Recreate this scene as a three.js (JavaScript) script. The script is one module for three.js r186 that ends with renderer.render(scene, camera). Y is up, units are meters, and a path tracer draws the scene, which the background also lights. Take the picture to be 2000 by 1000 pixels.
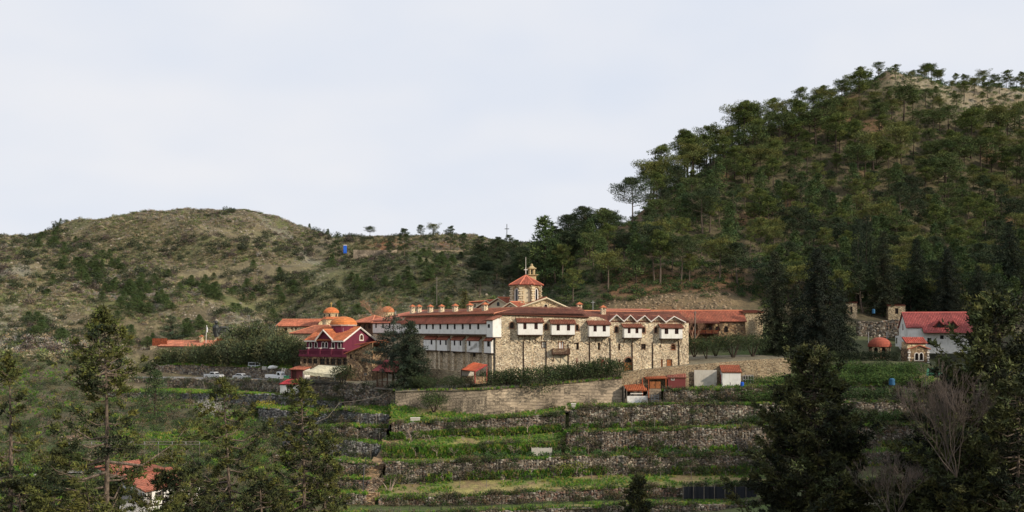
import * as THREE from 'three';
import { mergeGeometries } from 'three/addons/utils/BufferGeometryUtils.js';

// ------------------------------------------------------------------ camera, sky, sun, exposure
const scene = new THREE.Scene();
const F = 1667, HOR = 640;                       // focal length and horizon line of a 2000 x 1000 view, used to survey the place
const camera = new THREE.PerspectiveCamera(2 * Math.atan(HOR / F) * 180 / Math.PI, 2, 0.5, 9000);
camera.setViewOffset(2000, 2 * HOR, 0, 0, 2000, 1000);
camera.position.set(0, 0, 0);
camera.lookAt(0, 0, -1);
const renderer = new THREE.WebGLRenderer();
renderer.toneMapping = THREE.LinearToneMapping;
renderer.toneMappingExposure = 1.08;
renderer.shadowMap.enabled = true;
const SUN_DIR = new THREE.Vector3(0.80, 0.44, 0.50).normalize();
const sun = new THREE.DirectionalLight(new THREE.Color(1.0, 0.87, 0.70), 3.9);
sun.name = 'sun';
sun.position.copy(SUN_DIR).multiplyScalar(600).add(new THREE.Vector3(0, 0, -200));
sun.target.position.set(0, 0, -200);
sun.castShadow = true;
sun.shadow.radius = 5;
sun.shadow.mapSize.set(4096, 4096);
Object.assign(sun.shadow.camera, { left: -320, right: 320, top: 260, bottom: -260, near: 10, far: 1500 });
scene.add(sun, sun.target);

// ------------------------------------------------------------------ numbers
function rngOf(seed) {
  let a = seed >>> 0;
  return () => { a = (a + 0x6D2B79F5) >>> 0; let t = a; t = Math.imul(t ^ (t >>> 15), t | 1); t ^= t + Math.imul(t ^ (t >>> 7), t | 61); return ((t ^ (t >>> 14)) >>> 0) / 4294967296; };
}
const hash2 = (x, y, s = 0) => { let h = Math.imul(x | 0, 374761393) ^ Math.imul(y | 0, 668265263) ^ Math.imul(s | 0, 2147483647 ^ 0x5bd1e995); h = Math.imul(h ^ (h >>> 13), 1274126177); h ^= h >>> 16; h = Math.imul(h, 0x85ebca6b); return ((h ^ (h >>> 13)) >>> 0) / 4294967296; };
const mod = (a, n) => ((a % n) + n) % n;
function vnoise(x, y, per = 0, s = 0) {
  const xi = Math.floor(x), yi = Math.floor(y), fx = x - xi, fy = y - yi, ux = fx * fx * (3 - 2 * fx), uy = fy * fy * (3 - 2 * fy);
  const g = (i, j) => per ? hash2(mod(i, per), mod(j, per), s) : hash2(i, j, s);
  const a = g(xi, yi), b = g(xi + 1, yi), c = g(xi, yi + 1), d = g(xi + 1, yi + 1);
  return a + (b - a) * ux + (c - a) * uy + (a - b - c + d) * ux * uy;
}
function fbm(x, y, oct = 4, per = 0, s = 0) {
  let v = 0, a = 0.5, t = 0;
  for (let o = 0; o < oct; o++) { v += a * vnoise(x, y, per, s + o); t += a; a *= 0.5; x *= 2; y *= 2; if (per) per *= 2; }
  return v / t;
}
const clamp = (x, a, b) => Math.min(b, Math.max(a, x)), lerp = (a, b, t) => a + (b - a) * t;
const sstep = (a, b, x) => { const t = clamp((x - a) / (b - a), 0, 1); return t * t * (3 - 2 * t); };
const V = (x, y, z) => new THREE.Vector3(x, y, z);
const P = (u, v, d) => V((u - 1000) / F * d, -(v - HOR) / F * d, -d);     // surveyed point: bearing u, height line v, distance d
const yOf = (v, d) => -(v - HOR) / F * d, xOf = (u, d) => (u - 1000) / F * d;
function pw(table, x) {                                                  // piecewise linear [[x, a, b ...]]
  if (x <= table[0][0]) return table[0].slice(1);
  for (let i = 1; i < table.length; i++) if (x <= table[i][0]) { const p = table[i - 1], q = table[i], t = (x - p[0]) / (q[0] - p[0]); return p.slice(1).map((a, k) => lerp(a, q[k + 1], t)); }
  return table[table.length - 1].slice(1);
}

// ------------------------------------------------------------------ sky: a thin, even veil of high cloud
{
  const W = 1024, H = 512, data = new Float32Array(W * H * 4);
  for (let j = 0; j < H; j++) {
    const el = ((j + 0.5) / H - 0.5) * Math.PI, s = Math.max(0, Math.sin(el));
    for (let i = 0; i < W; i++) {
      const az = (i + 0.5) / W * Math.PI * 2, cx = Math.cos(az), cz = Math.sin(az);
      const k = 1 / (s + 0.22), n = fbm(cx * k * 1.1 + 20, cz * k * 2.3 + 7 + 0.3 * Math.sin(az * 3), 5, 0, 11), n2 = fbm(cx * k * 4 + 3, cz * k * 4 + 9, 4, 0, 31);
      const veil = clamp(0.52 + (n - 0.5) * 1.5 + (n2 - 0.5) * 0.8, 0, 1), h = Math.exp(-s * 4.5);
      const clear = [lerp(0.585, 0.72, h), lerp(0.645, 0.74, h), lerp(0.755, 0.785, h)], cloud = [lerp(0.71, 0.755, h), lerp(0.725, 0.76, h), lerp(0.77, 0.785, h)];
      for (let c = 0; c < 3; c++) data[(j * W + i) * 4 + c] = (el < -0.02 ? [0.34, 0.32, 0.28][c] : lerp(clear[c], cloud[c], veil)) * 1.07;
      data[(j * W + i) * 4 + 3] = 1;
    }
  }
  const t = new THREE.DataTexture(data, W, H, THREE.RGBAFormat, THREE.FloatType);
  t.mapping = THREE.EquirectangularReflectionMapping; t.magFilter = THREE.LinearFilter; t.minFilter = THREE.LinearFilter; t.needsUpdate = true;
  scene.background = t; scene.environment = t;
}

// ------------------------------------------------------------------ textures
function makeTex(n, fn, srgb = true) {
  const d = new Uint8Array(n * n * 4);
  for (let j = 0; j < n; j++) for (let i = 0; i < n; i++) { const c = fn(i / n, j / n), o = (j * n + i) * 4; d[o] = clamp(c[0], 0, 255); d[o + 1] = clamp(c[1], 0, 255); d[o + 2] = clamp(c[2], 0, 255); d[o + 3] = 255; }
  const t = new THREE.DataTexture(d, n, n, THREE.RGBAFormat); t.wrapS = t.wrapT = THREE.RepeatWrapping; t.magFilter = THREE.LinearFilter; t.minFilter = THREE.LinearMipmapLinearFilter; t.generateMipmaps = true;
  if (srgb) t.colorSpace = THREE.SRGBColorSpace; t.needsUpdate = true; return t;
}
const scaled = (t, metres) => { const c = t.clone(); c.repeat.set(1 / metres, 1 / metres); c.needsUpdate = true; return c; };
// irregular stones: nearest two seeds of a jittered grid that wraps
function cells(x, y, nx, ny, s) {
  const gx = x * nx, gy = y * ny, ix = Math.floor(gx), iy = Math.floor(gy); let f1 = 9, f2 = 9, id = 0;
  for (let j = -1; j <= 1; j++) for (let i = -1; i <= 1; i++) {
    const cx = mod(ix + i, nx), cy = mod(iy + j, ny), px = ix + i + 0.5 + (hash2(cx, cy, s) - 0.5) * 0.85, py = iy + j + 0.5 + (hash2(cx, cy, s + 1) - 0.5) * 0.7, d = Math.hypot(gx - px, gy - py);
    if (d < f1) { f2 = f1; f1 = d; id = cx * 997 + cy; } else if (d < f2) f2 = d;
  }
  return [f2 - f1, id];
}
function stoneMaps(nx, ny, palette, mortar, gap, s) {
  const N = 1024, bump = new Float32Array(N * N);
  const color = makeTex(N, (x, y) => {
    const wx = x + (fbm(x * 40, y * 40, 2, 40, s) - 0.5) * 0.012, wy = y + (fbm(x * 40, y * 40, 2, 40, s + 7) - 0.5) * 0.012;
    const [e, id] = cells(wx, wy, nx, ny, s), r = hash2(id, 3, s), c = palette[Math.floor(r * palette.length)], k = 0.82 + 0.36 * hash2(id, 5, s), g = 0.8 + 0.4 * fbm(x * 160, y * 160, 3, 160, s + 3), big = 0.84 + 0.32 * fbm(x * 6, y * 6, 3, 6, s + 5);
    const m = sstep(gap * 0.5, gap, e);
    bump[Math.round(y * N) * N + Math.round(x * N)] = m * (0.55 + 0.45 * hash2(id, 9, s)) * g;
    return [0, 1, 2].map((i) => lerp(mortar[i] * (0.85 + 0.3 * g - 0.15), c[i] * k * g, m) * big);
  });
  const b = makeTex(N, (x, y) => { const v = 255 * bump[Math.round(y * N) * N + Math.round(x * N)]; return [v, v, v]; }, false);
  return [color, b];
}
const PAL_WARM = [[220, 202, 170], [196, 178, 148], [164, 142, 112], [236, 222, 192], [134, 118, 98], [212, 190, 154], [190, 176, 152], [104, 90, 76], [230, 210, 174], [206, 186, 156]];
const PAL_DRY = [[150, 138, 124], [128, 112, 98], [172, 160, 142], [112, 98, 86], [142, 116, 98], [92, 82, 74], [188, 178, 160], [120, 108, 100]];
const [stoneC, stoneB] = stoneMaps(38, 52, PAL_WARM, [226, 210, 180], 0.22, 21);
const [brownC, brownB] = stoneMaps(26, 34, [[164, 136, 104], [138, 112, 84], [184, 158, 122], [112, 90, 70], [154, 122, 90], [198, 176, 140], [132, 114, 94], [92, 76, 62]], [158, 136, 106], 0.12, 55);
const [dryC, dryB] = stoneMaps(30, 44, PAL_DRY, [58, 50, 44], 0.14, 77);
const grain = makeTex(512, (x, y) => { const g = 255 * clamp(0.86 + 0.4 * (fbm(x * 64, y * 64, 4, 64, 91) - 0.5) + 0.45 * (fbm(x * 8, y * 8, 4, 8, 92) - 0.5), 0, 1); return [g, g, g]; });
const soilTex = makeTex(1024, (x, y) => { const n = fbm(x * 90, y * 90, 4, 90, 5), m = fbm(x * 12, y * 12, 4, 12, 6), p = sstep(0.62, 0.72, fbm(x * 150, y * 150, 2, 150, 8)); const g = 255 * clamp(0.84 + 0.7 * (n - 0.5) + 0.4 * (m - 0.5), 0.1, 1); return [g * (1 - p * 0.25), g * (1 - p * 0.18), g * (0.98 - p * 0.3)]; });
const plasterTex = makeTex(512, (x, y) => { const n = fbm(x * 6, y * 6, 5, 6, 41), m = fbm(x * 60, y * 60, 3, 60, 42), st = sstep(0.55, 0.8, fbm(x * 40, y * 3, 4, 0, 43)) * 0.1; const g = 1 - 0.2 * Math.max(0, n - 0.42) - 0.12 * Math.abs(m - 0.5) - st * 0.6; return [250 * g, 248 * g, 243 * g * (1 - st * 0.3)]; });
const woodTex = makeTex(512, (x, y) => { const g = 0.86 + 0.5 * (fbm(x * 60, y * 4, 4, 0, 61) - 0.5) + 0.2 * (fbm(x * 10, y * 10, 3, 10, 63) - 0.5), pl = mod(x * 12, 1) < 0.06 ? 0.55 : 1; return [255 * g * pl, 255 * g * pl, 255 * g * pl]; });
const concreteTex = makeTex(1024, (x, y) => {
  const n = fbm(x * 8, y * 8, 5, 8, 71), f = fbm(x * 90, y * 90, 3, 90, 72), row = y * 26 + (fbm(x * 10, y * 4, 3, 0, 70) - 0.5) * 0.7, line = mod(row, 1) < 0.13 ? 0.6 : 1, patch = sstep(0.5, 0.62, fbm(x * 7, y * 9, 4, 7, 74)), [e, id] = cells(x, y, 44, 60, 75), st = sstep(0.06, 0.16, e);
  const g = (0.72 + 0.5 * (n - 0.5) + 0.35 * (f - 0.5)) * lerp(line, 1, patch * 0.8), q = lerp(1, 0.62 + 0.45 * st * hash2(id, 2, 3), patch);
  return [228 * g * q, 212 * g * q, 192 * g * q];
});
const barkTex = makeTex(256, (x, y) => { const g = 0.55 + 0.9 * (fbm(x * 24, y * 6, 4, 0, 81) - 0.5); return [255 * g, 255 * g, 255 * g]; });

function std(color, o = {}) {
  const { tex, m = 1, bump, bumpScale = 0.03, rough = 0.92, ...rest } = o;
  const mat = new THREE.MeshStandardMaterial({ color, roughness: rough, metalness: 0, side: THREE.DoubleSide, ...rest });
  if (tex) mat.map = scaled(tex, m);
  if (bump) { mat.bumpMap = scaled(bump, m); mat.bumpScale = bumpScale; }
  return mat;
}
const lin = (r, g, b) => new THREE.Color().setRGB(r, g, b);
const M = {
  stone: std(lin(0.92, 0.905, 0.905), { tex: stoneC, m: 8.5, bump: stoneB, bumpScale: 0.05 }),
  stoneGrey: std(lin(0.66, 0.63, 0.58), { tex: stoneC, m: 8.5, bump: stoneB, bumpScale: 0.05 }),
  stoneWarm: std(lin(0.98, 0.92, 0.80), { tex: stoneC, m: 9, bump: stoneB, bumpScale: 0.04 }),
  parapet: std(lin(0.44, 0.41, 0.37), { tex: stoneC, m: 8.5, bump: stoneB, bumpScale: 0.05 }),
  brown: std(lin(0.72, 0.69, 0.66), { tex: brownC, m: 10, bump: brownB, bumpScale: 0.05 }),
  dry: std(lin(0.66, 0.61, 0.54), { tex: dryC, m: 10, bump: dryB, bumpScale: 0.08 }),
  dryPale: std(lin(1, 0.93, 0.82), { tex: dryC, m: 10, bump: dryB, bumpScale: 0.08 }),
  concrete: std(lin(0.85, 0.80, 0.71), { tex: concreteTex, m: 16 }),
  white: std(lin(0.82, 0.82, 0.81), { tex: plasterTex, m: 5 }),
  cream: std(lin(0.66, 0.58, 0.42), { tex: plasterTex, m: 4 }),
  lime: std(lin(0.60, 0.46, 0.25), { tex: grain, m: 2 }),
  greyPlaster: std(lin(0.50, 0.48, 0.44), { tex: plasterTex, m: 4 }),
  purple: std(lin(0.145, 0.018, 0.046), { tex: plasterTex, m: 5 }),
  maroon: std(lin(0.20, 0.045, 0.045), { tex: plasterTex, m: 5 }),
  trim: std(lin(0.74, 0.70, 0.66), { tex: plasterTex, m: 3 }),
  woodDark: std(lin(0.075, 0.035, 0.02), { tex: woodTex, m: 2 }),
  woodRed: std(lin(0.11, 0.028, 0.02), { tex: woodTex, m: 2 }),
  woodOrange: std(lin(0.42, 0.15, 0.05), { tex: woodTex, m: 2 }),
  woodBrown: std(lin(0.16, 0.085, 0.05), { tex: woodTex, m: 2 }),
  woodGrey: std(lin(0.22, 0.19, 0.155), { tex: woodTex, m: 2 }),
  rust: std(lin(0.42, 0.10, 0.035), { tex: grain, m: 3 }),
  redPaint: std(lin(0.40, 0.055, 0.05), { tex: grain, m: 3 }),
  pane: new THREE.MeshStandardMaterial({ color: lin(0.012, 0.013, 0.016), roughness: 0.15, side: THREE.DoubleSide }),
  dark: std(lin(0.02, 0.018, 0.016)),
  steel: std(lin(0.30, 0.30, 0.30), { rough: 0.5 }),
  iron: std(lin(0.03, 0.03, 0.03), { rough: 0.6 }),
  bronze: std(lin(0.035, 0.04, 0.038), { rough: 0.55, metalness: 0.5 }),
  canvas: std(lin(0.72, 0.66, 0.46), { tex: grain, m: 4 }),
  blue: std(lin(0.01, 0.09, 0.50)),
  blueDull: std(lin(0.03, 0.12, 0.24)),
  greenRoof: std(lin(0.02, 0.12, 0.06)),
  bark: std(lin(0.17, 0.115, 0.08), { tex: barkTex, m: 0.8 }),
  barkPale: std(lin(0.40, 0.30, 0.22), { tex: barkTex, m: 0.8 }),
  twig: std(lin(0.34, 0.265, 0.215)),
  twigBrown: std(lin(0.085, 0.066, 0.056)),
  twigPale: std(lin(0.46, 0.43, 0.42)),
  twigTan: std(lin(0.34, 0.20, 0.12)),
  tile: std(lin(1, 1, 1), { vertexColors: true, rough: 0.9 }),
  leaf: std(lin(1, 1, 1), { vertexColors: true, rough: 1 }),
  ground: std(lin(1, 1, 1), { vertexColors: true, tex: soilTex, m: 7, rough: 1 }),
  asphalt: std(lin(0.30, 0.29, 0.275), { tex: grain, m: 5 }),
  carSilver: new THREE.MeshPhysicalMaterial({ color: lin(0.50, 0.52, 0.54), roughness: 0.35, metalness: 0.3, clearcoat: 0.6, side: THREE.DoubleSide }),
  carWhite: new THREE.MeshPhysicalMaterial({ color: lin(0.78, 0.78, 0.77), roughness: 0.4, clearcoat: 0.5, side: THREE.DoubleSide }),
  tyre: std(lin(0.02, 0.02, 0.02)),
  lampGlass: std(lin(0.7, 0.7, 0.68), { rough: 0.2 }),
  lampRed: std(lin(0.3, 0.02, 0.02), { rough: 0.2 }),
  flag: std(lin(0.75, 0.77, 0.80)),
  net: std(lin(0.012, 0.014, 0.02)),
};

// ------------------------------------------------------------------ naming and building helpers
const taken = new Map(), baseOf = new WeakMap();
function numbered(name) { const n = taken.get(name) ?? 0; taken.set(name, n + 1); return n ? `${name}_${String(n).padStart(3, '0')}` : name; }
function tag(o, label, category, group, kind) { o.userData = { label, category }; if (group) o.userData.group = group; if (kind) o.userData.kind = kind; return o; }
function thing(name, label, category, base, group) {
  const g = new THREE.Group(); g.name = numbered(name); g.position.copy(base); baseOf.set(g, base.clone()); scene.add(g); return tag(g, label, category, group, 'thing');
}
function shade(o) { o.castShadow = true; o.receiveShadow = true; return o; }
// a mesh whose geometry was laid out in world metres, hung under a thing or a part of it
function mk(name, geom, mat, parent) {
  const g = geom instanceof MB ? geom.geometry() : geom, b = baseOf.get(parent);
  g.translate(-b.x, -b.y, -b.z);
  const m = shade(new THREE.Mesh(g, mat)); m.name = name; parent.add(m); baseOf.set(m, b); return m;
}
function structure(name, geom, mat, label) {
  const m = shade(new THREE.Mesh(geom instanceof MB ? geom.geometry() : geom, mat)); m.name = numbered(name); m.userData = { kind: 'structure', label }; scene.add(m); return m;
}
function copyOf(src, pos, turn, scale, label, group) {
  const c = src.clone(); c.name = numbered(src.name.replace(/_\d{3}$/, '')); c.position.copy(pos); c.rotation.y = turn; if (scale) c.scale.set(...(Array.isArray(scale) ? scale : [scale, scale, scale]));
  c.userData = { ...src.userData }; if (label) c.userData.label = label; if (group) c.userData.group = group; scene.add(c); return c;
}
const _a = V(), _b = V(), _n = V();
class MB {
  constructor(colored = false) { this.p = []; this.c = colored ? [] : null; this.k = [1, 1, 1]; }
  tri(a, b, c) { this.p.push(a.x, a.y, a.z, b.x, b.y, b.z, c.x, c.y, c.z); if (this.c) { const k = this.k; this.c.push(k[0], k[1], k[2], k[0], k[1], k[2], k[0], k[1], k[2]); } return this; }
  quad(a, b, c, d) { return this.tri(a, b, c).tri(a, c, d); }
  poly(pts) { for (let i = 1; i + 1 < pts.length; i++) this.tri(pts[0], pts[i], pts[i + 1]); return this; }
  // corners of a bottom ring and a top ring, closed
  loft(lo, hi, caps = true) { const n = lo.length; for (let i = 0; i < n; i++) { const j = (i + 1) % n; this.quad(lo[i], lo[j], hi[j], hi[i]); } if (caps) { this.poly(hi); this.poly([...lo].reverse()); } return this; }
  box(c, T, U, N, a, b, d) {
    const q = (i, j) => [[-1, -1], [1, -1], [1, 1], [-1, 1]].map(([x, z]) => V(c.x + T.x * x * a / 2 + U.x * i * b / 2 + N.x * z * d / 2, c.y + T.y * x * a / 2 + U.y * i * b / 2 + N.y * z * d / 2, c.z + T.z * x * a / 2 + U.z * i * b / 2 + N.z * z * d / 2));
    return this.loft(q(-1).reverse(), q(1).reverse());
  }
  abox(x0, x1, y0, y1, z0, z1) { return this.box(V((x0 + x1) / 2, (y0 + y1) / 2, (z0 + z1) / 2), V(1, 0, 0), V(0, 1, 0), V(0, 0, 1), x1 - x0, y1 - y0, z1 - z0); }
  tube(pts, radii, sides = 5, cap = true) {
    const rings = pts.map((p, i) => {
      const d = V().subVectors(pts[Math.min(i + 1, pts.length - 1)], pts[Math.max(i - 1, 0)]).normalize(), e = Math.abs(d.y) > 0.9 ? V(1, 0, 0) : V(0, 1, 0), s = V().crossVectors(d, e).normalize(), t = V().crossVectors(s, d), r = Array.isArray(radii) ? radii[i] : radii;
      return Array.from({ length: sides }, (_, k) => { const a = k / sides * Math.PI * 2; return V().copy(p).addScaledVector(s, Math.cos(a) * r).addScaledVector(t, Math.sin(a) * r); });
    });
    for (let i = 0; i + 1 < rings.length; i++) for (let k = 0; k < sides; k++) { const j = (k + 1) % sides; this.quad(rings[i][k], rings[i + 1][k], rings[i + 1][j], rings[i][j]); }
    if (cap) { this.poly(rings[rings.length - 1]); this.poly([...rings[0]].reverse()); }
    return this;
  }
  add(g) { const q = g.index ? g.toNonIndexed() : g, a = q.attributes.position.array; for (let i = 0; i < a.length; i++) this.p.push(a[i]); if (this.c) for (let i = 0; i < a.length; i += 3) this.c.push(...this.k); return this; }
  geometry() {
    const n = this.p.length / 3, pos = new Float32Array(this.p), nor = new Float32Array(n * 3), uv = new Float32Array(n * 2);
    for (let i = 0; i < n; i += 3) {
      const o = i * 3; _a.set(pos[o + 3] - pos[o], pos[o + 4] - pos[o + 1], pos[o + 5] - pos[o + 2]); _b.set(pos[o + 6] - pos[o], pos[o + 7] - pos[o + 1], pos[o + 8] - pos[o + 2]); _n.crossVectors(_a, _b).normalize();
      const h = Math.hypot(_n.x, _n.z), flat = h < 0.15, tx = flat ? 1 : _n.z / h, tz = flat ? 0 : -_n.x / h, bx = _n.y * tz, by = _n.z * tx - _n.x * tz, bz = -_n.y * tx;
      for (let k = 0; k < 3; k++) { const q = o + k * 3, x = pos[q], y = pos[q + 1], z = pos[q + 2]; nor[q] = _n.x; nor[q + 1] = _n.y; nor[q + 2] = _n.z; uv[(i + k) * 2] = x * tx + z * tz; uv[(i + k) * 2 + 1] = x * bx + y * by + z * bz; }
    }
    const g = new THREE.BufferGeometry(); g.setAttribute('position', new THREE.BufferAttribute(pos, 3)); g.setAttribute('normal', new THREE.BufferAttribute(nor, 3)); g.setAttribute('uv', new THREE.BufferAttribute(uv, 2));
    if (this.c) g.setAttribute('color', new THREE.BufferAttribute(new Float32Array(this.c), 3));
    return g;
  }
}
const UP = V(0, 1, 0);
// a vertical plane seen from outside, running left to right from A to B (bearing, distance)
class Face {
  constructor(A, B) { this.A = A; this.B = B; this.T = V(B.x - A.x, 0, B.z - A.z); this.len = this.T.length(); this.T.normalize(); this.N = V(-this.T.z, 0, this.T.x); }
  static px(uA, dA, uB, dB) { return new Face(V(xOf(uA, dA), 0, -dA), V(xOf(uB, dB), 0, -dB)); }
  off(n) { return new Face(this.A.clone().addScaledVector(this.N, n), this.B.clone().addScaledVector(this.N, n)); }
  at(s, y, n = 0) { return V(this.A.x + this.T.x * s + this.N.x * n, y, this.A.z + this.T.z * s + this.N.z * n); }
  // where the line of sight to (u, v) meets the plane: [along, height]
  px(u, v) { const dx = (u - 1000) / F, k = (this.N.x * this.A.x + this.N.z * this.A.z) / (this.N.x * dx - this.N.z); return [(dx * k - this.A.x) * this.T.x + (-k - this.A.z) * this.T.z, -(v - HOR) / F * k]; }
  rect(u0, v0, u1, v1) { const a = this.px(u0, v0), b = this.px(u1, v1); return [a[0], b[1], b[0], a[1]]; }     // s0 y0 s1 y1
  matrix(n = 0) { const o = this.at(0, 0, n); return new THREE.Matrix4().makeBasis(this.T, UP, this.N).setPosition(o); }
}
function outline([s0, y0, s1, y1], arch) {
  if (!arch) return [[s0, y0], [s1, y0], [s1, y1], [s0, y1]];
  const r = (s1 - s0) / 2, c = (s0 + s1) / 2, h = Math.min(r * 1.1, y1 - y0), pts = [[s0, y0], [s1, y0]];
  for (let i = 0; i <= 6; i++) { const a = i / 6 * Math.PI; pts.push([c + Math.cos(a) * r, y1 - h + Math.sin(a) * h]); }
  return pts;
}
const pathOf = (pts, C = THREE.Path) => { const p = new C(); pts.forEach(([x, y], i) => i ? p.lineTo(x, y) : p.moveTo(x, y)); p.closePath(); return p; };
function wallGeom(face, pts, holes, thick = 0.45, n = 0) {
  const s = pathOf(pts, THREE.Shape); s.holes = holes.map((h) => pathOf(h));
  const g = new THREE.ExtrudeGeometry(s, { depth: thick, bevelEnabled: false, curveSegments: 4 }).applyMatrix4(face.matrix(n - thick));
  return new MB().add(g);
}
const ring = (face, r, arch, w, thick, n) => { const [s0, y0, s1, y1] = r; return wallGeom(face, outline([s0 - w, y0 - w * (arch === 2 ? 0 : 1), s1 + w, y1 + w], arch), [outline(r, arch)], thick, n); };
// a window set into its opening: frame with bars, pane behind; `surround` is a raised border
function addWindow(parent, face, r, o = {}) {
  const { arch, frame = M.woodDark, pane = M.pane, surround, sw = 0.14, depth = 0.22, name = 'window', flatParts = false, bars = true } = o, [s0, y0, s1, y1] = r, t = Math.min(0.09, (s1 - s0) * 0.16);
  const f = ring(face, [s0 + t, y0 + t, s1 - t, y1 - t], arch, t * 0.98, 0.07, -depth + 0.07);
  if (bars) { const c = (s0 + s1) / 2, m = lerp(y0, y1, 0.55); f.box(face.at(c, (y0 + y1) / 2, -depth + 0.03), face.T, UP, face.N, 0.05, y1 - y0 - t, 0.04); f.box(face.at(c, m, -depth + 0.028), face.T, UP, face.N, s1 - s0 - t, 0.05, 0.036); }
  const w = mk(name, f, frame, parent);
  mk('pane', wallGeom(face, outline([s0 - 0.02, y0 - 0.02, s1 + 0.02, y1 + 0.02], arch), [], 0.03, -depth - 0.012), pane, flatParts ? parent : w);
  if (surround) mk('surround', ring(face, r, arch, sw, 0.12, 0.06), surround, flatParts ? parent : w);
  return w;
}
// barrel tiles over one flat roof face; e is the direction along the eave
function tileFace(mb, pts, e, color, o = {}) {
  const { w = 0.34, len = 0.46, h = 0.085, vary = 0.5, rnd = rngOf(pts.length * 77 + Math.round(pts[0].x * 13 + pts[0].z * 7)), patch = 0.8 } = o;
  const n = V().crossVectors(V().subVectors(pts[1], pts[0]), V().subVectors(pts[2], pts[0])).normalize(); if (n.y < 0) n.negate();
  const s = V().crossVectors(n, e).normalize(); if (s.y < 0) s.negate();
  const q = pts.map((p) => [V().subVectors(p, pts[0]).dot(e), V().subVectors(p, pts[0]).dot(s)]);
  mb.k = [color[0] * 0.5, color[1] * 0.48, color[2] * 0.46];
  const dn = n.clone().multiplyScalar(-0.14); mb.loft(pts.map((p) => p.clone().add(dn)), pts);
  const a0 = Math.min(...q.map((p) => p[0])), a1 = Math.max(...q.map((p) => p[0])), cols = Math.max(1, Math.round((a1 - a0) / w)), W = (a1 - a0) / cols;
  for (let i = 0; i < cols; i++) {
    const a = a0 + (i + 0.5) * W; let b0 = 1e9, b1 = -1e9;
    for (let k = 0; k < q.length; k++) { const p = q[k], r = q[(k + 1) % q.length]; if ((p[0] - a) * (r[0] - a) > 0 || p[0] === r[0]) continue; const b = p[1] + (r[1] - p[1]) * (a - p[0]) / (r[0] - p[0]); b0 = Math.min(b0, b); b1 = Math.max(b1, b); }
    if (b1 - b0 < 0.15) continue;
    const m = Math.max(1, Math.round((b1 - b0) / len));
    for (let j = 0; j < m; j++) {
      const c0 = lerp(b0, b1, j / m) - 0.03, c1 = lerp(b0, b1, (j + 1) / m) + 0.02, k = (1 - vary / 2 + vary * rnd()) * (1 - patch / 2 + patch * fbm(a * 0.5 + pts[0].x, c0 * 0.5 + pts[0].z, 3, 0, 17)), y = 0.9 + 0.2 * rnd();
      mb.k = [color[0] * k, color[1] * k * y, color[2] * k * y];
      const ringAt = (b, f, up) => [[-0.36, 0], [-0.22, 0.8], [0.22, 0.8], [0.36, 0]].map(([x, z]) => V().copy(pts[0]).addScaledVector(e, a + x * W * f * 1.15).addScaledVector(s, b).addScaledVector(n, z * h * f + up));
      const lo = ringAt(c0, 1.06, 0.03), hi = ringAt(c1, 0.86, 0.0);
      for (let t = 0; t < 3; t++) mb.quad(lo[t], lo[t + 1], hi[t + 1], hi[t]);
    }
  }
}
const RED = [0.33, 0.105, 0.06], DARKRED = [0.255, 0.092, 0.054], ORANGE = [0.44, 0.135, 0.055], PINK = [0.40, 0.14, 0.095], CRIMSON = [0.36, 0.075, 0.075];
function ridgeTiles(mb, a, b, color, r = 0.17) { const k = 1 / Math.max(0.6, color[0] * 2.6); mb.k = [color[0] * 1.45 * k, color[1] * 1.6 * k, color[2] * 1.5 * k]; mb.tube([a, b], r, 6); }
function roof(parent, faces, color, ridges = [], o = {}) {
  const mb = new MB(true); for (const [pts, e] of faces) tileFace(mb, pts, e.clone().normalize(), color, o); for (const [a, b] of ridges) ridgeTiles(mb, a, b, color);
  return mk('roof', mb, M.tile, parent);
}
// two slopes over a rectangle: along T from s0 to s1, eaves at n0 (front) and n1 (back)
function gableRoof(parent, f, s0, s1, n0, n1, yE, yR, color, o = {}) {
  const nm = (n0 + n1) / 2;
  return roof(parent, [[[f.at(s0, yE, n0), f.at(s1, yE, n0), f.at(s1, yR, nm), f.at(s0, yR, nm)], f.T], [[f.at(s1, yE, n1), f.at(s0, yE, n1), f.at(s0, yR, nm), f.at(s1, yR, nm)], f.T]], color, [[f.at(s0, yR + 0.03, nm), f.at(s1, yR + 0.03, nm)]], o);
}
function hipRoof(parent, f, s0, s1, n0, n1, yE, yR, color, o = {}) {
  const nm = (n0 + n1) / 2, k = Math.min(Math.abs(n0 - n1) / 2, (s1 - s0) / 2 - 0.01), a = f.at(s0 + k, yR, nm), b = f.at(s1 - k, yR, nm), c = [f.at(s0, yE, n0), f.at(s1, yE, n0), f.at(s1, yE, n1), f.at(s0, yE, n1)];
  return roof(parent, [[[c[0], c[1], b, a], f.T], [[c[2], c[3], a, b], f.T], [[c[1], c[2], b], f.N], [[c[3], c[0], a], f.N]], color, [[a, b], [c[0], a], [c[1], b], [c[2], b], [c[3], a]], o);
}

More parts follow.
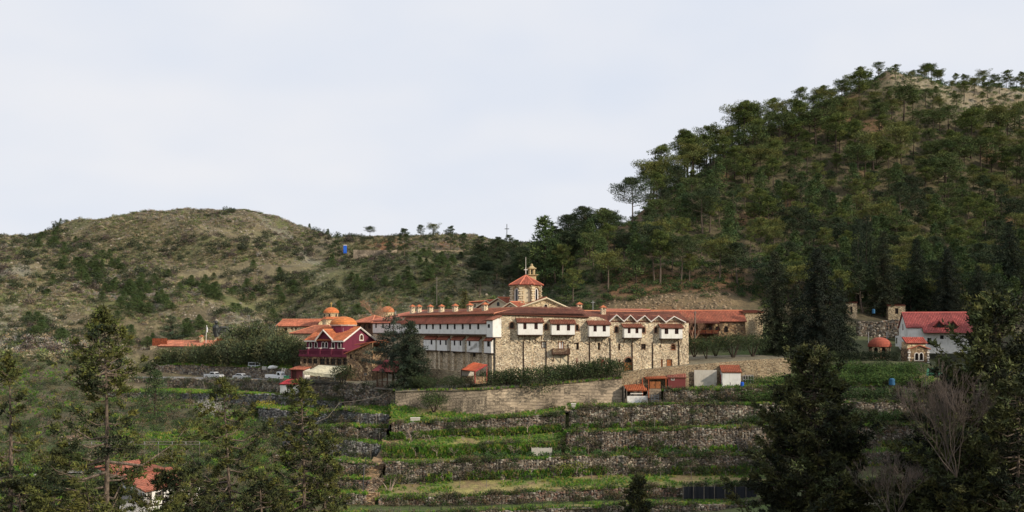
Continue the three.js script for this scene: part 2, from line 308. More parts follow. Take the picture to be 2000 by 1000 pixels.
// ------------------------------------------------------------------ terrain: surveyed profiles [distance, height line] along bearings
const NEAR = [[0, -1.7], [6, -2.3], [15, -5.2], [30, -10.2], [50, -15.2], [80, -20.4], [98, -22.6]];
const COL = [
  [-700, [[115, 955], [140, 880], [170, 800], [210, 730], [260, 660], [330, 580], [390, 510], [430, 480]]],
  [0, [[115, 948], [140, 868], [165, 788], [200, 722], [240, 664], [300, 584], [360, 510], [400, 478], [430, 471]]],
  [70, [[112, 952], [138, 878], [165, 800], [195, 735], [235, 668], [300, 582], [360, 508], [400, 476], [432, 469]]],
  [130, [[110, 955], [135, 880], [160, 812], [190, 752], [230, 680], [300, 580], [360, 505], [405, 460], [434, 453]]],
  [190, [[108, 962], [130, 890], [150, 846], [172, 812], [198, 786], [212, 760], [232, 712], [262, 655], [310, 580], [370, 490], [410, 446], [435, 438]]],
  [270, [[108, 972], [125, 905], [145, 862], [165, 826], [185, 800], [205, 785], [222, 752], [236, 728], [250, 690], [275, 648], [320, 575], [375, 480], [412, 434], [436, 425]]],
  [340, [[110, 975], [125, 910], [145, 865], [165, 830], [185, 800], [205, 785], [222, 752], [236, 722], [250, 688], [275, 645], [320, 570], [375, 475], [414, 428], [436, 420]]],
  [450, [[112, 985], [125, 930], [145, 880], [160, 840], [175, 812], [190, 800], [210, 760], [228, 730], [245, 690], [275, 642], [320, 568], [375, 470], [415, 420], [436, 412]]],
  [540, [[114, 1005], [125, 975], [140, 925], [155, 875], [165, 850], [178, 826], [190, 808], [205, 770], [222, 735], [240, 690], [270, 650], [320, 575], [375, 480], [410, 438], [430, 430]]],
  [620, [[116, 1020], [126, 1000], [136, 965], [146, 915], [156, 880], [170, 840], [185, 800], [200, 770], [220, 720], [240, 690], [270, 640], [320, 565], [365, 500], [400, 463], [420, 458]]],
  [690, [[116, 1022], [126, 1002], [136, 970], [146, 918], [156, 880], [170, 830], [190, 790], [220, 720], [240, 680], [270, 635], [310, 570], [350, 515], [380, 474], [395, 468]]],
  [800, [[116, 1025], [126, 1005], [136, 975], [146, 925], [156, 880], [166, 820], [180, 780], [215, 725], [240, 680], [270, 620], [310, 550], [345, 506], [356, 488], [376, 472], [390, 468]]],
  [930, [[116, 1025], [126, 1005], [136, 975], [146, 920], [156, 860], [166, 800], [180, 770], [215, 710], [240, 660], [270, 598], [310, 535], [345, 500], [370, 474], [385, 465]]],
  [1050, [[116, 1025], [126, 1005], [136, 970], [146, 910], [156, 850], [166, 790], [180, 760], [215, 690], [235, 640], [258, 600], [285, 555], [310, 520], [340, 488], [360, 474]]],
  [1130, [[116, 1025], [126, 1005], [136, 968], [146, 905], [156, 840], [166, 785], [180, 750], [215, 670], [230, 625], [240, 590], [256, 552], [266, 520], [274, 518], [300, 492], [325, 468]]],
  [1200, [[116, 1025], [126, 1005], [136, 965], [146, 905], [156, 840], [166, 780], [180, 740], [212, 660], [226, 615], [233, 588], [250, 550], [260, 521], [268, 519], [285, 490], [300, 460], [312, 442]]],
  [1300, [[116, 1022], [126, 1003], [136, 962], [146, 905], [156, 835], [166, 770], [180, 730], [208, 655], [224, 610], [231, 580], [248, 548], [258, 522], [266, 519], [290, 455], [315, 400], [332, 374]]],
  [1400, [[116, 1020], [126, 1000], [136, 960], [146, 900], [156, 830], [166, 762], [178, 715], [206, 650], [222, 605], [230, 578], [247, 546], [257, 523], [265, 520], [300, 432], [330, 350], [352, 308]]],
  [1500, [[116, 1015], [126, 990], [136, 950], [148, 885], [160, 800], [170, 735], [180, 700], [205, 650], [226, 605], [245, 560], [258, 526], [268, 518], [305, 420], [345, 310], [372, 260]]],
  [1600, [[116, 1010], [126, 985], [138, 940], [150, 870], [162, 790], [170, 727], [174, 708], [184, 700], [205, 655], [228, 605], [250, 560], [270, 515], [310, 405], [355, 280], [388, 213]]],
  [1680, [[116, 1010], [126, 985], [138, 940], [150, 865], [162, 785], [171, 726], [174, 708], [184, 700], [205, 655], [230, 605], [255, 558], [275, 510], [320, 385], [370, 235], [402, 173]]],
  [1740, [[116, 1010], [126, 985], [138, 940], [150, 865], [162, 785], [171, 726], [174, 709], [184, 702], [208, 655], [232, 608], [258, 558], [280, 505], [325, 375], [380, 205], [412, 141]]],
  [1800, [[116, 1010], [126, 985], [138, 940], [150, 865], [162, 785], [171, 727], [175, 711], [184, 704], [210, 655], [234, 608], [260, 558], [285, 500], [330, 370], [385, 205], [416, 152]]],
  [1860, [[116, 1010], [126, 985], [138, 940], [150, 865], [162, 788], [172, 725], [186, 706], [210, 655], [234, 608], [260, 560], [288, 500], [335, 368], [390, 215], [420, 168]]],
  [2000, [[116, 1012], [126, 988], [138, 942], [150, 868], [162, 792], [172, 732], [188, 706], [212, 655], [236, 608], [262, 560], [292, 500], [340, 370], [395, 230], [432, 178]]],
  [2700, [[116, 1020], [130, 990], [145, 930], [160, 860], [175, 790], [190, 730], [212, 660], [240, 600], [270, 550], [300, 500], [350, 400], [400, 300], [440, 250]]],
].map(([u, nodes]) => {
  const t = [...NEAR, ...nodes.map(([d, v]) => [d, yOf(v, d)])], last = t[t.length - 1];
  t.push([last[0] + 14, last[1] - 0.6], [last[0] + 60, last[1] - 18], [last[0] + 220, last[1] * 0.35 - 25], [1200, -40], [6000, -80]);
  return [u, t];
});
function profile(t, d) {                                                   // smooth curve through the survey points
  let i = 1; while (i < t.length - 1 && d > t[i][0]) i++;
  const p = t[i - 1], q = t[i], o = t[Math.max(0, i - 2)], r = t[Math.min(t.length - 1, i + 1)], h = q[0] - p[0], x = clamp((d - p[0]) / h, 0, 1);
  const sec = (q[1] - p[1]) / h, lim = (a, b) => a * b <= 0 ? 0 : 2 * a * b / (a + b), s0 = i > 1 ? (p[1] - o[1]) / (p[0] - o[0]) : sec, s1 = i < t.length - 1 ? (r[1] - q[1]) / (r[0] - q[0]) : sec, m0 = lim(s0, sec) * h, m1 = lim(s1, sec) * h;
  const x2 = x * x, x3 = x2 * x; return (2 * x3 - 3 * x2 + 1) * p[1] + (x3 - 2 * x2 + x) * m0 + (3 * x2 - 2 * x3) * q[1] + (x3 - x2) * m1;
}
function baseHeight(u, d) {
  if (u <= COL[0][0]) return profile(COL[0][1], d); if (u >= COL[COL.length - 1][0]) return profile(COL[COL.length - 1][1], d);
  let i = 1; while (u > COL[i][0]) i++;
  const t = (u - COL[i - 1][0]) / (COL[i][0] - COL[i - 1][0]);
  return lerp(profile(COL[i - 1][1], d), profile(COL[i][1], d), t);
}
function groundAt(x, z) {
  const r = Math.hypot(x, z), back = -1.7 + Math.min(14, Math.max(0, z) * 0.22) + (vnoise(x * 0.1, z * 0.1, 0, 3) - 0.5);
  if (z > -0.5) return Math.min(back, -1.7 + r * 0.22);
  const d = -z, u = 1000 + F * x / d, w = sstep(3.4, 1.6, Math.abs(x) / d);          // far to the sides the profile eases into plain hillside
  let y = baseHeight(clamp(u, -700, 2700), d) * w + (1 - w) * (-1.7 - Math.min(18, d * 0.3));
  const far = sstep(222, 262, d), mid = sstep(95, 120, d) * (1 - sstep(200, 230, d)) * (u < 560 ? 1 : 0.25);
  const sx = x * 0.8 + d * 0.6, sd = d * 0.8 - x * 0.6;
  const ridge = 1 - Math.abs(2 * fbm(sx * 0.022, sd * 0.008 + 5, 3, 0, 51) - 1);
  const left = sstep(1100, 900, u), calm = 1 - 0.75 * sstep(560, 660, u) * sstep(1090, 1000, u) * sstep(320, 350, d);
  y += far * calm * ((ridge - 0.62) * 13 * (0.35 + 0.65 * left) * sstep(222, 300, d) * (0.5 + 0.5 * sstep(446, 400, d)) + (fbm(x * 0.09, d * 0.09, 4, 0, 52) - 0.5) * 4.2 + (fbm(x * 0.35, d * 0.35, 3, 0, 53) - 0.5) * 1.5);
  y += mid * ((fbm(x * 0.08, d * 0.08, 4, 0, 54) - 0.5) * 2.6 + (fbm(x * 0.4, d * 0.4, 3, 0, 55) - 0.5) * 0.6);
  return y;
}
const uOf = (x, z) => 1000 + F * x / Math.max(0.5, -z);
const mix3 = (a, b, t) => [lerp(a[0], b[0], t), lerp(a[1], b[1], t), lerp(a[2], b[2], t)];
const C_TAN = [0.42, 0.335, 0.20], C_BROWN = [0.25, 0.19, 0.115], C_ROCK = [0.46, 0.41, 0.34], C_GRASS = [0.115, 0.21, 0.022], C_OLIVE = [0.25, 0.24, 0.09], C_REDEARTH = [0.36, 0.15, 0.07], C_DARK = [0.09, 0.075, 0.045];
function groundColor(x, z) {
  const d = -z, u = uOf(x, z), a = fbm(x * 0.03, d * 0.03, 5, 0, 61), b = fbm(x * 0.11, d * 0.11, 4, 0, 62), c = fbm(x * 0.5, d * 0.5, 3, 0, 63), s = fbm((x * 0.8 + d * 0.6) * 0.09, (d * 0.8 - x * 0.6) * 0.03, 4, 0, 64);
  let k = mix3(C_BROWN, C_TAN, sstep(0.38, 0.62, a * 0.55 + b * 0.45));
  if (d < 215 && d > 60) {                                                  // valley floor and slopes below the road: spring grass
    const g = sstep(0.36, 0.56, b * 0.6 + a * 0.4) * (u < 600 ? 1 : 0.9); k = mix3(mix3(C_DARK, [0.13, 0.125, 0.045], c), [0.085, 0.155, 0.02], g * (0.5 + 0.5 * c)); if (u > 1540) k = mix3(k, C_DARK, 0.6);  // shade is put into these ground tones, most on the right-hand slope
    k = mix3(k, mix3([0.10, 0.085, 0.055], [0.15, 0.135, 0.06], c), sstep(250, 190, u) * sstep(128, 160, d) * 0.9);
  } else if (d <= 60) k = mix3(C_BROWN, C_OLIVE, c);
  else if (u < 1030 + 120 * fbm(x * 0.05, d * 0.05, 3, 0, 68)) {
    k = mix3(k, C_ROCK, sstep(0.55, 0.68, s) * 0.8); k = mix3(k, mix3(C_OLIVE, C_GRASS, 0.25), sstep(0.5, 0.66, fbm(x * 0.02 + 4, d * 0.05, 4, 0, 66)) * 0.75); k = mix3(k, C_TAN, sstep(0.6, 0.72, c) * 0.5); k = [k[0] * 0.66, k[1] * 0.68, k[2] * 0.65];
    k = mix3(k, [0.13, 0.125, 0.055], sstep(520, 700, u) * sstep(356, 340, d) * 0.7); const cut = sstep(690, 720, u) * sstep(930, 880, u) * sstep(352, 360, d) * sstep(385, 372, d); k = mix3(k, C_REDEARTH, cut * sstep(0.35, 0.55, b));  // saddle ground turns to scrub green, darkened in colour for its shade
  } else {
    k = mix3(mix3(C_DARK, [0.15, 0.11, 0.065], b), [0.12, 0.115, 0.045], 0.4 * a); const bank = sstep(1150, 1190, u) * sstep(1500, 1420, u);
    k = mix3(k, mix3([0.22, 0.105, 0.05], [0.14, 0.10, 0.05], b), bank * sstep(231, 235, d) * sstep(262, 250, d) * 0.85); k = mix3(k, mix3([0.18, 0.11, 0.055], [0.29, 0.205, 0.115], c), bank * sstep(223, 226, d) * sstep(233, 229, d) * 0.8); k = mix3(k, C_REDEARTH, bank * sstep(232, 238, d) * sstep(256, 246, d) * sstep(0.46, 0.62, b) * 0.35);
    k = mix3(k, C_REDEARTH, sstep(0.6, 0.7, fbm(x * 0.06 + 9, d * 0.06, 3, 0, 67)) * 0.3);
    k = mix3(k, mix3(C_TAN, C_ROCK, c), sstep(1715, 1755, u) * sstep(380, 402, d) * 0.65);
  }
  k = mix3(k, mix3([0.075, 0.062, 0.032], [0.10, 0.105, 0.04], b), sstep(960, 1040, u) * sstep(1200, 1150, u) * sstep(331, 300, d) * sstep(231, 236, d) * 0.75);
  const v = 0.82 + 0.36 * c; return [k[0] * v, k[1] * v, k[2] * v];
}
{
  const angs = []; for (let a = -180; a < -40; a += 4) angs.push(a); for (let a = -40; a < 40; a += 0.125) angs.push(a); for (let a = 40; a <= 180; a += 4) angs.push(a);
  const rad = [0.3, 1.5, 3, 6, 10, 15, 20, 26, 33, 41, 50, 60, 70, 80, 88]; for (let r = 95; r < 232; r += 3.2) rad.push(r); for (let r = 232; r < 560; r += 1.75) rad.push(r); for (let r = 575; r < 6500; r *= 1.25) rad.push(r);
  const na = angs.length, nr = rad.length, pos = new Float32Array(na * nr * 3), col = new Float32Array(na * nr * 3), uv = new Float32Array(na * nr * 2), idx = [];
  for (let i = 0; i < na; i++) for (let j = 0; j < nr; j++) {
    const a = angs[i] * Math.PI / 180, x = Math.sin(a) * rad[j], z = -Math.cos(a) * rad[j], o = i * nr + j, y = groundAt(x, z), c = groundColor(x, z);
    pos.set([x, y, z], o * 3); col.set(c, o * 3); uv.set([x, z + y * 0.6], o * 2);
    if (i + 1 < na && j + 1 < nr) { const b = o + nr; idx.push(o, b, o + 1, b, b + 1, o + 1); }
  }
  const g = new THREE.BufferGeometry(); g.setAttribute('position', new THREE.BufferAttribute(pos, 3)); g.setAttribute('color', new THREE.BufferAttribute(col, 3)); g.setAttribute('uv', new THREE.BufferAttribute(uv, 2)); g.setIndex(idx); g.computeVertexNormals();
  structure('terrain', g, M.ground, 'hills and valley slopes of brown soil, rock and grass');
}

// ------------------------------------------------------------------ terraces
function rockGeom(seed) {                                                  // a rough field stone with broken corners
  const g = new THREE.BoxGeometry(1, 1, 1, 2, 2, 2), p = g.attributes.position, r = rngOf(seed), memo = new Map();
  for (let i = 0; i < p.count; i++) { const k = [p.getX(i), p.getY(i), p.getZ(i)].map((x) => x.toFixed(2)).join(); if (!memo.has(k)) { const l = Math.hypot(p.getX(i), p.getY(i), p.getZ(i)); memo.set(k, [(r() - 0.5) * 0.2, (r() - 0.5) * 0.2, (r() - 0.5) * 0.2, l > 0.8 ? 0.74 : l > 0.6 ? 0.9 : 1]); } const m = memo.get(k); p.setXYZ(i, p.getX(i) * m[3] + m[0], p.getY(i) * m[3] + m[1], p.getZ(i) * m[3] + m[2]); }
  const q = g.toNonIndexed(); q.computeVertexNormals(); return q;
}
const ROCKS = [1, 2, 3].map(rockGeom), ROCKMAT = std(lin(1, 1, 1), { tex: grain, m: 1.5 });
const STONE_TONES = [[0.330, 0.272, 0.206], [0.231, 0.186, 0.140], [0.462, 0.396, 0.314], [0.165, 0.140, 0.112], [0.363, 0.247, 0.173], [0.561, 0.511, 0.429], [0.281, 0.247, 0.211]];
const COOL_TONES = [[0.281, 0.272, 0.264], [0.181, 0.173, 0.165], [0.412, 0.404, 0.388], [0.132, 0.124, 0.119], [0.330, 0.305, 0.281], [0.528, 0.520, 0.495]];
const _m = new THREE.Matrix4(), _q = new THREE.Quaternion(), _e = new THREE.Euler(), _col = new THREE.Color();
function instanced(name, geom, mat, items, parent) {                       // items: [position, euler, scale, color]
  const m = shade(new THREE.InstancedMesh(geom, mat, items.length)); m.name = parent ? name : numbered(name);
  items.forEach(([p, e, s, c], i) => { m.setMatrixAt(i, _m.compose(p, _q.setFromEuler(_e.set(e[0], e[1], e[2])), V(s[0], s[1], s[2]))); m.setColorAt(i, _col.setRGB(c[0], c[1], c[2])); });
  (parent ?? scene).add(m); m.userData.kind = 'stuff'; return m;
}
let wallSeed = 500;
const grassSpots = [], weedSpots = [];
// rows: [bearing, top line, foot line, distance]
function terraceWall(label, rows, o = {}) {
  const { name = 'terrace_wall', mat = M.dry, stones = true, tones = STONE_TONES, size = 1, thick = 0.7, step = 6, group } = o, r = rngOf(++wallSeed), u0 = rows[0][0], u1 = rows[rows.length - 1][0], n = Math.max(2, Math.ceil((u1 - u0) / step)), line = [];
  for (let i = 0; i <= n; i++) { const u = lerp(u0, u1, i / n), [vt, vb, d] = pw(rows, u), w = stones ? (fbm(u * 0.05, wallSeed, 3) - 0.5) * 1.2 : 0; line.push({ u, t: P(u, vt + (stones ? (vnoise(u * 0.12, wallSeed) - 0.5) * 2.6 + (fbm(u * 0.025, wallSeed + 9, 2) - 0.5) * 7 : 0), d + w), b: P(u, vb, d + w) }); }
  const mid = line[n >> 1].b, g = thing(name, label, 'stone wall', V(mid.x, mid.y, mid.z), group), mb = new MB();
  line.forEach((q) => { q.f0 = V(q.b.x, q.b.y - 1.2, q.b.z); q.f1 = V(q.t.x, q.t.y, q.t.z - 0.18); q.k0 = V(q.b.x, q.b.y - 1.2, q.b.z - thick - 0.4); q.k1 = V(q.t.x, q.t.y, q.t.z - thick - 0.2); });
  for (let i = 0; i < n; i++) { const a = line[i], b = line[i + 1]; mb.quad(a.f0, b.f0, b.f1, a.f1).quad(a.f1, b.f1, b.k1, a.k1).quad(b.k0, a.k0, a.k1, b.k1); }
  for (const q of [line[0], line[n]]) mb.quad(q.f0, q.f1, q.k1, q.k0);
  mk('core', mb, mat, g);
  if (stones) {
    const sets = [[], [], []], base = baseOf.get(g);
    for (let i = 0; i < n; i++) {
      const a = line[i], b = line[i + 1], L = a.t.distanceTo(b.t), Hh = (a.t.y - a.f0.y + b.t.y - b.f0.y) / 2, ang = -Math.atan2(b.t.z - a.t.z, b.t.x - a.t.x);
      for (let h = 0.1; h < Hh; ) {
        const rh = (0.16 + 0.2 * r()) * size;
        for (let s = r() * 0.3; s < L; ) {
          const w = (0.2 + 0.42 * r() * r() + 0.1 * r()) * size, t = clamp((s + w / 2) / L, 0, 1), k = clamp((h + rh / 2) / Hh, 0, 1), c = tones[Math.floor(r() * tones.length)], f = 0.4 + 0.55 * r();
          const p = V().lerpVectors(V().lerpVectors(a.f0, b.f0, t), V().lerpVectors(a.f1, b.f1, t), k); p.z += 0.02 + 0.1 * r(); p.sub(base);
          sets[Math.floor(r() * 3)].push([p, [(r() - 0.5) * 0.3, ang + (r() - 0.5) * 0.4, (r() - 0.5) * 0.25], [w * 1.06, rh * (0.85 + 0.3 * r()), 0.3 + 0.2 * r()], [c[0] * f, c[1] * f, c[2] * f]]); s += w;
        }
        h += rh * 0.96;
      }
    }
    sets.forEach((s, i) => { if (s.length) instanced('stones', ROCKS[i], ROCKMAT, s, g); });
  }
  return g;
}
// a terrace floor from the top of the wall in front back to the foot of the wall behind
function terraceFloor(front, back, o = {}) {
  const { u0 = front[0][0], u1 = front[front.length - 1][0], step = 8, grass = 1, dirt = 0.35, label, lip = 1 } = o, n = Math.ceil((u1 - u0) / step), nb = 5, seed = ++wallSeed, r = rngOf(seed), pos = [], col = [], uv = [], idx = [];
  for (let i = 0; i <= n; i++) {
    const u = lerp(u0, u1, i / n), [ft, , fd] = pw(front, u), [, bb, bd] = pw(back, u), a = P(u, ft, fd - 0.1), b = P(u, bb, bd + 0.5);
    for (let j = 0; j <= nb; j++) {
      const t = j / nb, p = V().lerpVectors(a, b, t); p.y += (j ? (fbm(p.x * 0.4, p.z * 0.4, 3, 0, seed) - 0.5) * 0.35 : 0) - 0.03;
      const m = fbm(p.x * 0.25, p.z * 0.5, 4, 0, seed + 9), gr = sstep(dirt - 0.1, dirt + 0.12, m), k = mix3(mix3([0.34, 0.235, 0.13], [0.42, 0.36, 0.13], sstep(0.35, 0.65, fbm(p.x * 0.7, p.z * 0.7, 2, 0, seed))), C_GRASS, gr * grass);
      pos.push(p.x, p.y, p.z); col.push(k[0], k[1], k[2]); uv.push(p.x, p.z);
      if (i < n && j < nb) { const c = i * (nb + 1) + j; idx.push(c, c + nb + 1, c + 1, c + 1, c + nb + 1, c + nb + 2); }
    }
    const wide = a.distanceTo(b), cellW = Math.abs(xOf(u + step, fd) - xOf(u, fd)), count = Math.round(cellW * wide * 6 * grass);
    for (let k = 0; k < count; k++) { const t = r(), q = V().lerpVectors(a, b, t); q.x += (r() - 0.5) * cellW; if (sstep(dirt - 0.1, dirt + 0.12, fbm(q.x * 0.25, q.z * 0.5, 4, 0, seed + 9)) > r() * 0.9) grassSpots.push([q, 0.7 + 0.6 * r(), r()]); }
    for (let k = 0; k < cellW * 7 * lip * grass; k++) { const q = a.clone(); q.x += (r() - 0.5) * cellW; q.z -= r() * 0.5; if (fbm(q.x * 0.3, seed, 3) > 0.34) grassSpots.push([q, 0.8 + 0.8 * r(), r()]); }
    if (r() < 0.5 * grass) { const q = V().lerpVectors(a, b, 0.75 + 0.2 * r()); weedSpots.push([q, 0.5 + 0.7 * r(), r()]); }
  }
  const g = new THREE.BufferGeometry(); g.setAttribute('position', new THREE.Float32BufferAttribute(pos, 3)); g.setAttribute('color', new THREE.Float32BufferAttribute(col, 3)); g.setAttribute('uv', new THREE.Float32BufferAttribute(uv, 2)); g.setIndex(idx); g.computeVertexNormals();
  return structure('terrace_ground', g, M.ground, label ?? 'grassy terrace ground between stone walls');
}
// right block, back to front
const R0 = [[772, 765, 790, 160], [830, 763, 796, 159], [905, 762, 806, 157.5], [950, 761, 812, 157], [1000, 757, 808, 158], [1100, 749, 794, 160], [1215, 739, 779, 163]];
const R0b = [[1297, 764, 789, 158], [1430, 762, 787, 157.5], [1540, 757, 785, 159], [1700, 754, 785, 160], [1900, 754, 785, 162]];
const R1l = [[764, 828, 857, 150.5], [890, 824, 848, 150.5], [998, 815, 848, 151.5], [1100, 811, 840, 152]];
const R1r = [[1112, 800, 840, 151.5], [1200, 796, 837, 151.5], [1294, 791, 833, 152], [1424, 792, 830, 152], [1530, 789, 826, 153], [1700, 786, 824, 154], [1900, 786, 824, 156]];
const R2l = [[748, 874, 893, 146.5], [860, 872, 893, 146.5], [990, 869, 890, 146.6], [1104, 866, 888, 146.8]];
const R2r = [[1106, 845, 885, 146.2], [1273, 843, 883, 146.4], [1445, 836, 881, 146.8], [1600, 832, 872, 148], [1900, 832, 872, 150]];
const R3 = [[752, 905, 944, 141], [821, 907, 942, 141], [900, 901, 936, 141], [1060, 897, 930, 141.2], [1203, 893, 924, 141.6], [1468, 890, 926, 142], [1600, 884, 920, 143], [1900, 884, 920, 145]];
const R4 = [[738, 977, 1000, 131.5], [932, 970, 990, 132.5], [1060, 962, 985, 133.2], [1157, 956, 980, 133.8], [1229, 953, 976, 134], [1336, 952, 975, 134.2], [1480, 949, 973, 134.5], [1650, 945, 970, 135.5], [1900, 945, 970, 137]];
const R5 = [[720, 1008, 1040, 124], [932, 1001, 1036, 125.5], [1060, 996, 1032, 126], [1297, 988, 1022, 127], [1480, 986, 1020, 127.4], [1900, 982, 1016, 129]];
const R6 = [[700, 1060, 1080, 116], [1900, 1045, 1070, 119]];
terraceWall('tall weathered retaining wall of stone and concrete below the dark shrubs', R0, { name: 'retaining_wall', mat: M.concrete, stones: false, thick: 1 });
terraceWall('low stone terrace wall just below the maroon hut and white hut', R0b, { size: 1.1 });
terraceWall('dry stone terrace wall below the grassy lip of the concrete retaining wall', R1l);
terraceWall('tall pale dry stone terrace wall below the orange roofed sheds', R1r, { tones: [...STONE_TONES, [0.594, 0.511, 0.396], [0.620, 0.594, 0.478]] });
terraceWall('grassy bank under the bare fruit trees on the middle terrace', R2l, { name: 'grass_bank', mat: std(lin(0.075, 0.115, 0.025), { tex: soilTex, m: 5 }), stones: false });
function faceGrass(row, n, k0, k1, seed) { const r = rngOf(seed); for (let i = 0; i < n; i++) { const u = lerp(row[0][0], row[row.length - 1][0], r()), [vt, vb, d] = pw(row, u); if (fbm(u * 0.02, seed, 3) < 0.4) continue; grassSpots.push([P(u, lerp(vb, vt, lerp(k0, k1, r())), d).add(V(0, -0.1, 0.25 + 0.3 * r())), 0.9 + 0.9 * r(), r()]); } }
faceGrass(R2l, 2600, 0, 1, 61); faceGrass(R3, 2400, 0, 0.4, 62); faceGrass(R1l, 1800, 0, 0.35, 63); faceGrass(R2r, 1500, 0, 0.25, 64); faceGrass(R1r, 1500, 0, 0.25, 65);
terraceWall('dry stone terrace wall ending in a straight corner, second below the sheds', R2r);
terraceWall('long dry stone terrace wall under the row of green tufts', R3, { tones: [...STONE_TONES, [0.594, 0.511, 0.396]] });
terraceWall('long reddish dry stone wall beside the black netting, near the bottom', R4, { tones: [...STONE_TONES, [0.429, 0.264, 0.198], [0.363, 0.214, 0.165]] });
terraceWall('lowest dry stone terrace wall at the bottom edge', R5);
const R00 = R0.map(([u, , , d]) => [u, 0, yBack(u, d), d + 6]);
function yBack(u, d) { const y = yOf(pw(R0, u)[0], d); return HOR - y / (d + 6) * F; }
terraceFloor(R0, R00, { grass: 0.5, dirt: 0.5 });
const R1all = [...R1l, ...R1r];
terraceFloor(R1l, R0, { dirt: 0.3 }); terraceFloor(R1r, R0b, { dirt: 0.33 });
terraceFloor(R0b, [[1297, 0, 762, 166], [1340, 0, 758, 166], [1500, 0, 738, 168], [1900, 0, 722, 172]], { grass: 0.8, dirt: 0.36 });
terraceFloor(R2l, R1l, { dirt: 0.42, grass: 0.9 }); terraceFloor(R2r, R1r, { dirt: 0.36 });
terraceFloor(R3, [...R2l, ...R2r], { dirt: 0.44 }); terraceFloor(R4, R3, { dirt: 0.5, grass: 0.85 }); terraceFloor(R5, R4, { dirt: 0.42, grass: 0.8 }); terraceFloor(R6, R5, { dirt: 0.4 });
// left block, back to front
const L0 = [[205, 741, 757, 226], [285, 741, 758, 224], [340, 741, 759, 220], [450, 743, 764, 212], [560, 746, 770, 195], [600, 748, 776, 187], [690, 750, 784, 180], [735, 755, 795, 174], [776, 768, 800, 168]];
const L1 = [[205, 768, 785, 206], [340, 768, 786, 203], [480, 769, 788, 190], [571, 775, 791, 181], [666, 785, 803, 173]];
const L2 = [[505, 797, 812, 176], [600, 805, 822, 170]];
const L3 = [[540, 822, 838, 168], [600, 816, 838, 164], [668, 800, 826, 160], [700, 806, 827, 158], [760, 813, 828, 157]];
const L4 = [[596, 836, 852, 155], [690, 834, 857, 153.5], [754, 837, 860, 153]];
const L5 = [[552, 856, 880, 152], [598, 861, 887, 150], [653, 862, 889, 148.5], [747, 870, 895, 148]];
const L6 = [[531, 889, 912, 145], [652, 900, 926, 143], [736, 910, 929, 142.5]];
const L7 = [[560, 934, 954, 138], [646, 935, 956, 137], [720, 937, 958, 136.5]];
const L8 = [[560, 966, 990, 131.5], [657, 966, 990, 131.5], [714, 966, 990, 131.5]];
const L9 = [[540, 1010, 1040, 123], [720, 1008, 1040, 124]];
terraceWall('long brown stone wall holding up the road with the parked cars', L0, { name: 'retaining_wall', size: 1.25, tones: [...STONE_TONES, [0.495, 0.380, 0.264], [0.594, 0.478, 0.330]] });
terraceWall('grey stone terrace wall one step below the road wall', L1, { size: 1.2, tones: [...COOL_TONES, [0.495, 0.462, 0.363]] });
terraceWall('short grey stone wall beside the yellow flowering grass', L2, { tones: COOL_TONES });
terraceWall('grey curved stone wall under the bright green terrace with the pale post', L3, { tones: COOL_TONES });
terraceWall('reddish and grey stone wall beside the narrow gap, fourth below the road', L4);
terraceWall('bluish grey stone wall with a straight end at the earth steps', L5, { tones: COOL_TONES });
terraceWall('brown stone terrace wall at the foot of the earth steps', L6);
terraceWall('reddish low stone wall beside the yellow stone steps', L7, { tones: [...STONE_TONES, [0.429, 0.264, 0.198]] });
terraceWall('pale low stone wall next to the lowest steps, behind the conifer tips', L8, { tones: [...STONE_TONES, [0.620, 0.594, 0.528]] });
terraceFloor(L1, L0, { dirt: 0.22, label: 'bright grass strip below the road wall' }); terraceFloor(L2, L1, { dirt: 0.25, u0: 505, u1: 600 }); terraceFloor(L3, L1, { dirt: 0.25, u0: 600, u1: 672 }); terraceFloor(L3, [[660, 0, 795, 172], [776, 0, 792, 168]], { dirt: 0.25, u0: 672, u1: 764 });
terraceFloor(L4, L3, { dirt: 0.25 }); terraceFloor(L5, L4, { dirt: 0.3 }); terraceFloor(L6, L5, { dirt: 0.38 }); terraceFloor(L7, L6, { dirt: 0.36 }); terraceFloor(L8, L7, { dirt: 0.4 }); terraceFloor(L9, L8, { dirt: 0.3 });
// earth and stone steps between the two blocks
{
  const steps = [[742, 893, 147.6, 772, 872, 148.5, 9], [722, 930, 141.5, 742, 905, 143, 8], [722, 957, 136, 740, 934, 138, 8], [716, 990, 131, 730, 962, 133, 7]];
  const nm = ['worn earth steps at the straight end of the grey wall', 'earth steps below the worn path in the middle of the terraces', 'yellowish stone steps beside the reddish low wall', 'lowest stone steps leading out of the terraces'];
  steps.forEach(([ua, va, da, ub, vb, db, n], k) => {
    const a = P(ua, va, da), b = P(ub, vb, db), g = thing('stone_steps', nm[k], 'steps', a), r = rngOf(900 + k);
    for (let i = 0; i < n; i++) { const p = V().lerpVectors(a, b, i / (n - 1)), w = 1.5 + 0.5 * r(), tl = (r() - 0.5) * 0.3; mk('step', new MB().box(V(p.x, p.y - 0.22, p.z), V(Math.cos(tl), 0, Math.sin(tl)), UP, V(-Math.sin(tl), 0, Math.cos(tl)), w, 0.5, 0.5), k === 2 ? M.dryPale : M.brown, g); }
  });
  const path = [[760, 862, 149], [765, 872, 148.4], [745, 896, 146], [736, 905, 143.4], [722, 932, 140.8], [722, 960, 135.5], [712, 985, 131]].map((q) => P(...q)), mb = new MB();
  for (let i = 0; i + 1 < path.length; i++) { const a = path[i], b = path[i + 1], s = V(1.3, -0.35, 0); mb.quad(a.clone().sub(s), a.clone().add(V(1.3, -0.35, 0)), b.clone().add(V(1.3, -0.35, 0)), b.clone().sub(V(1.3, 0.35, 0))); }
  structure('path', mb, std(lin(0.30, 0.20, 0.11), { tex: grain, m: 3 }), 'worn earth path winding up between the terraces');
}
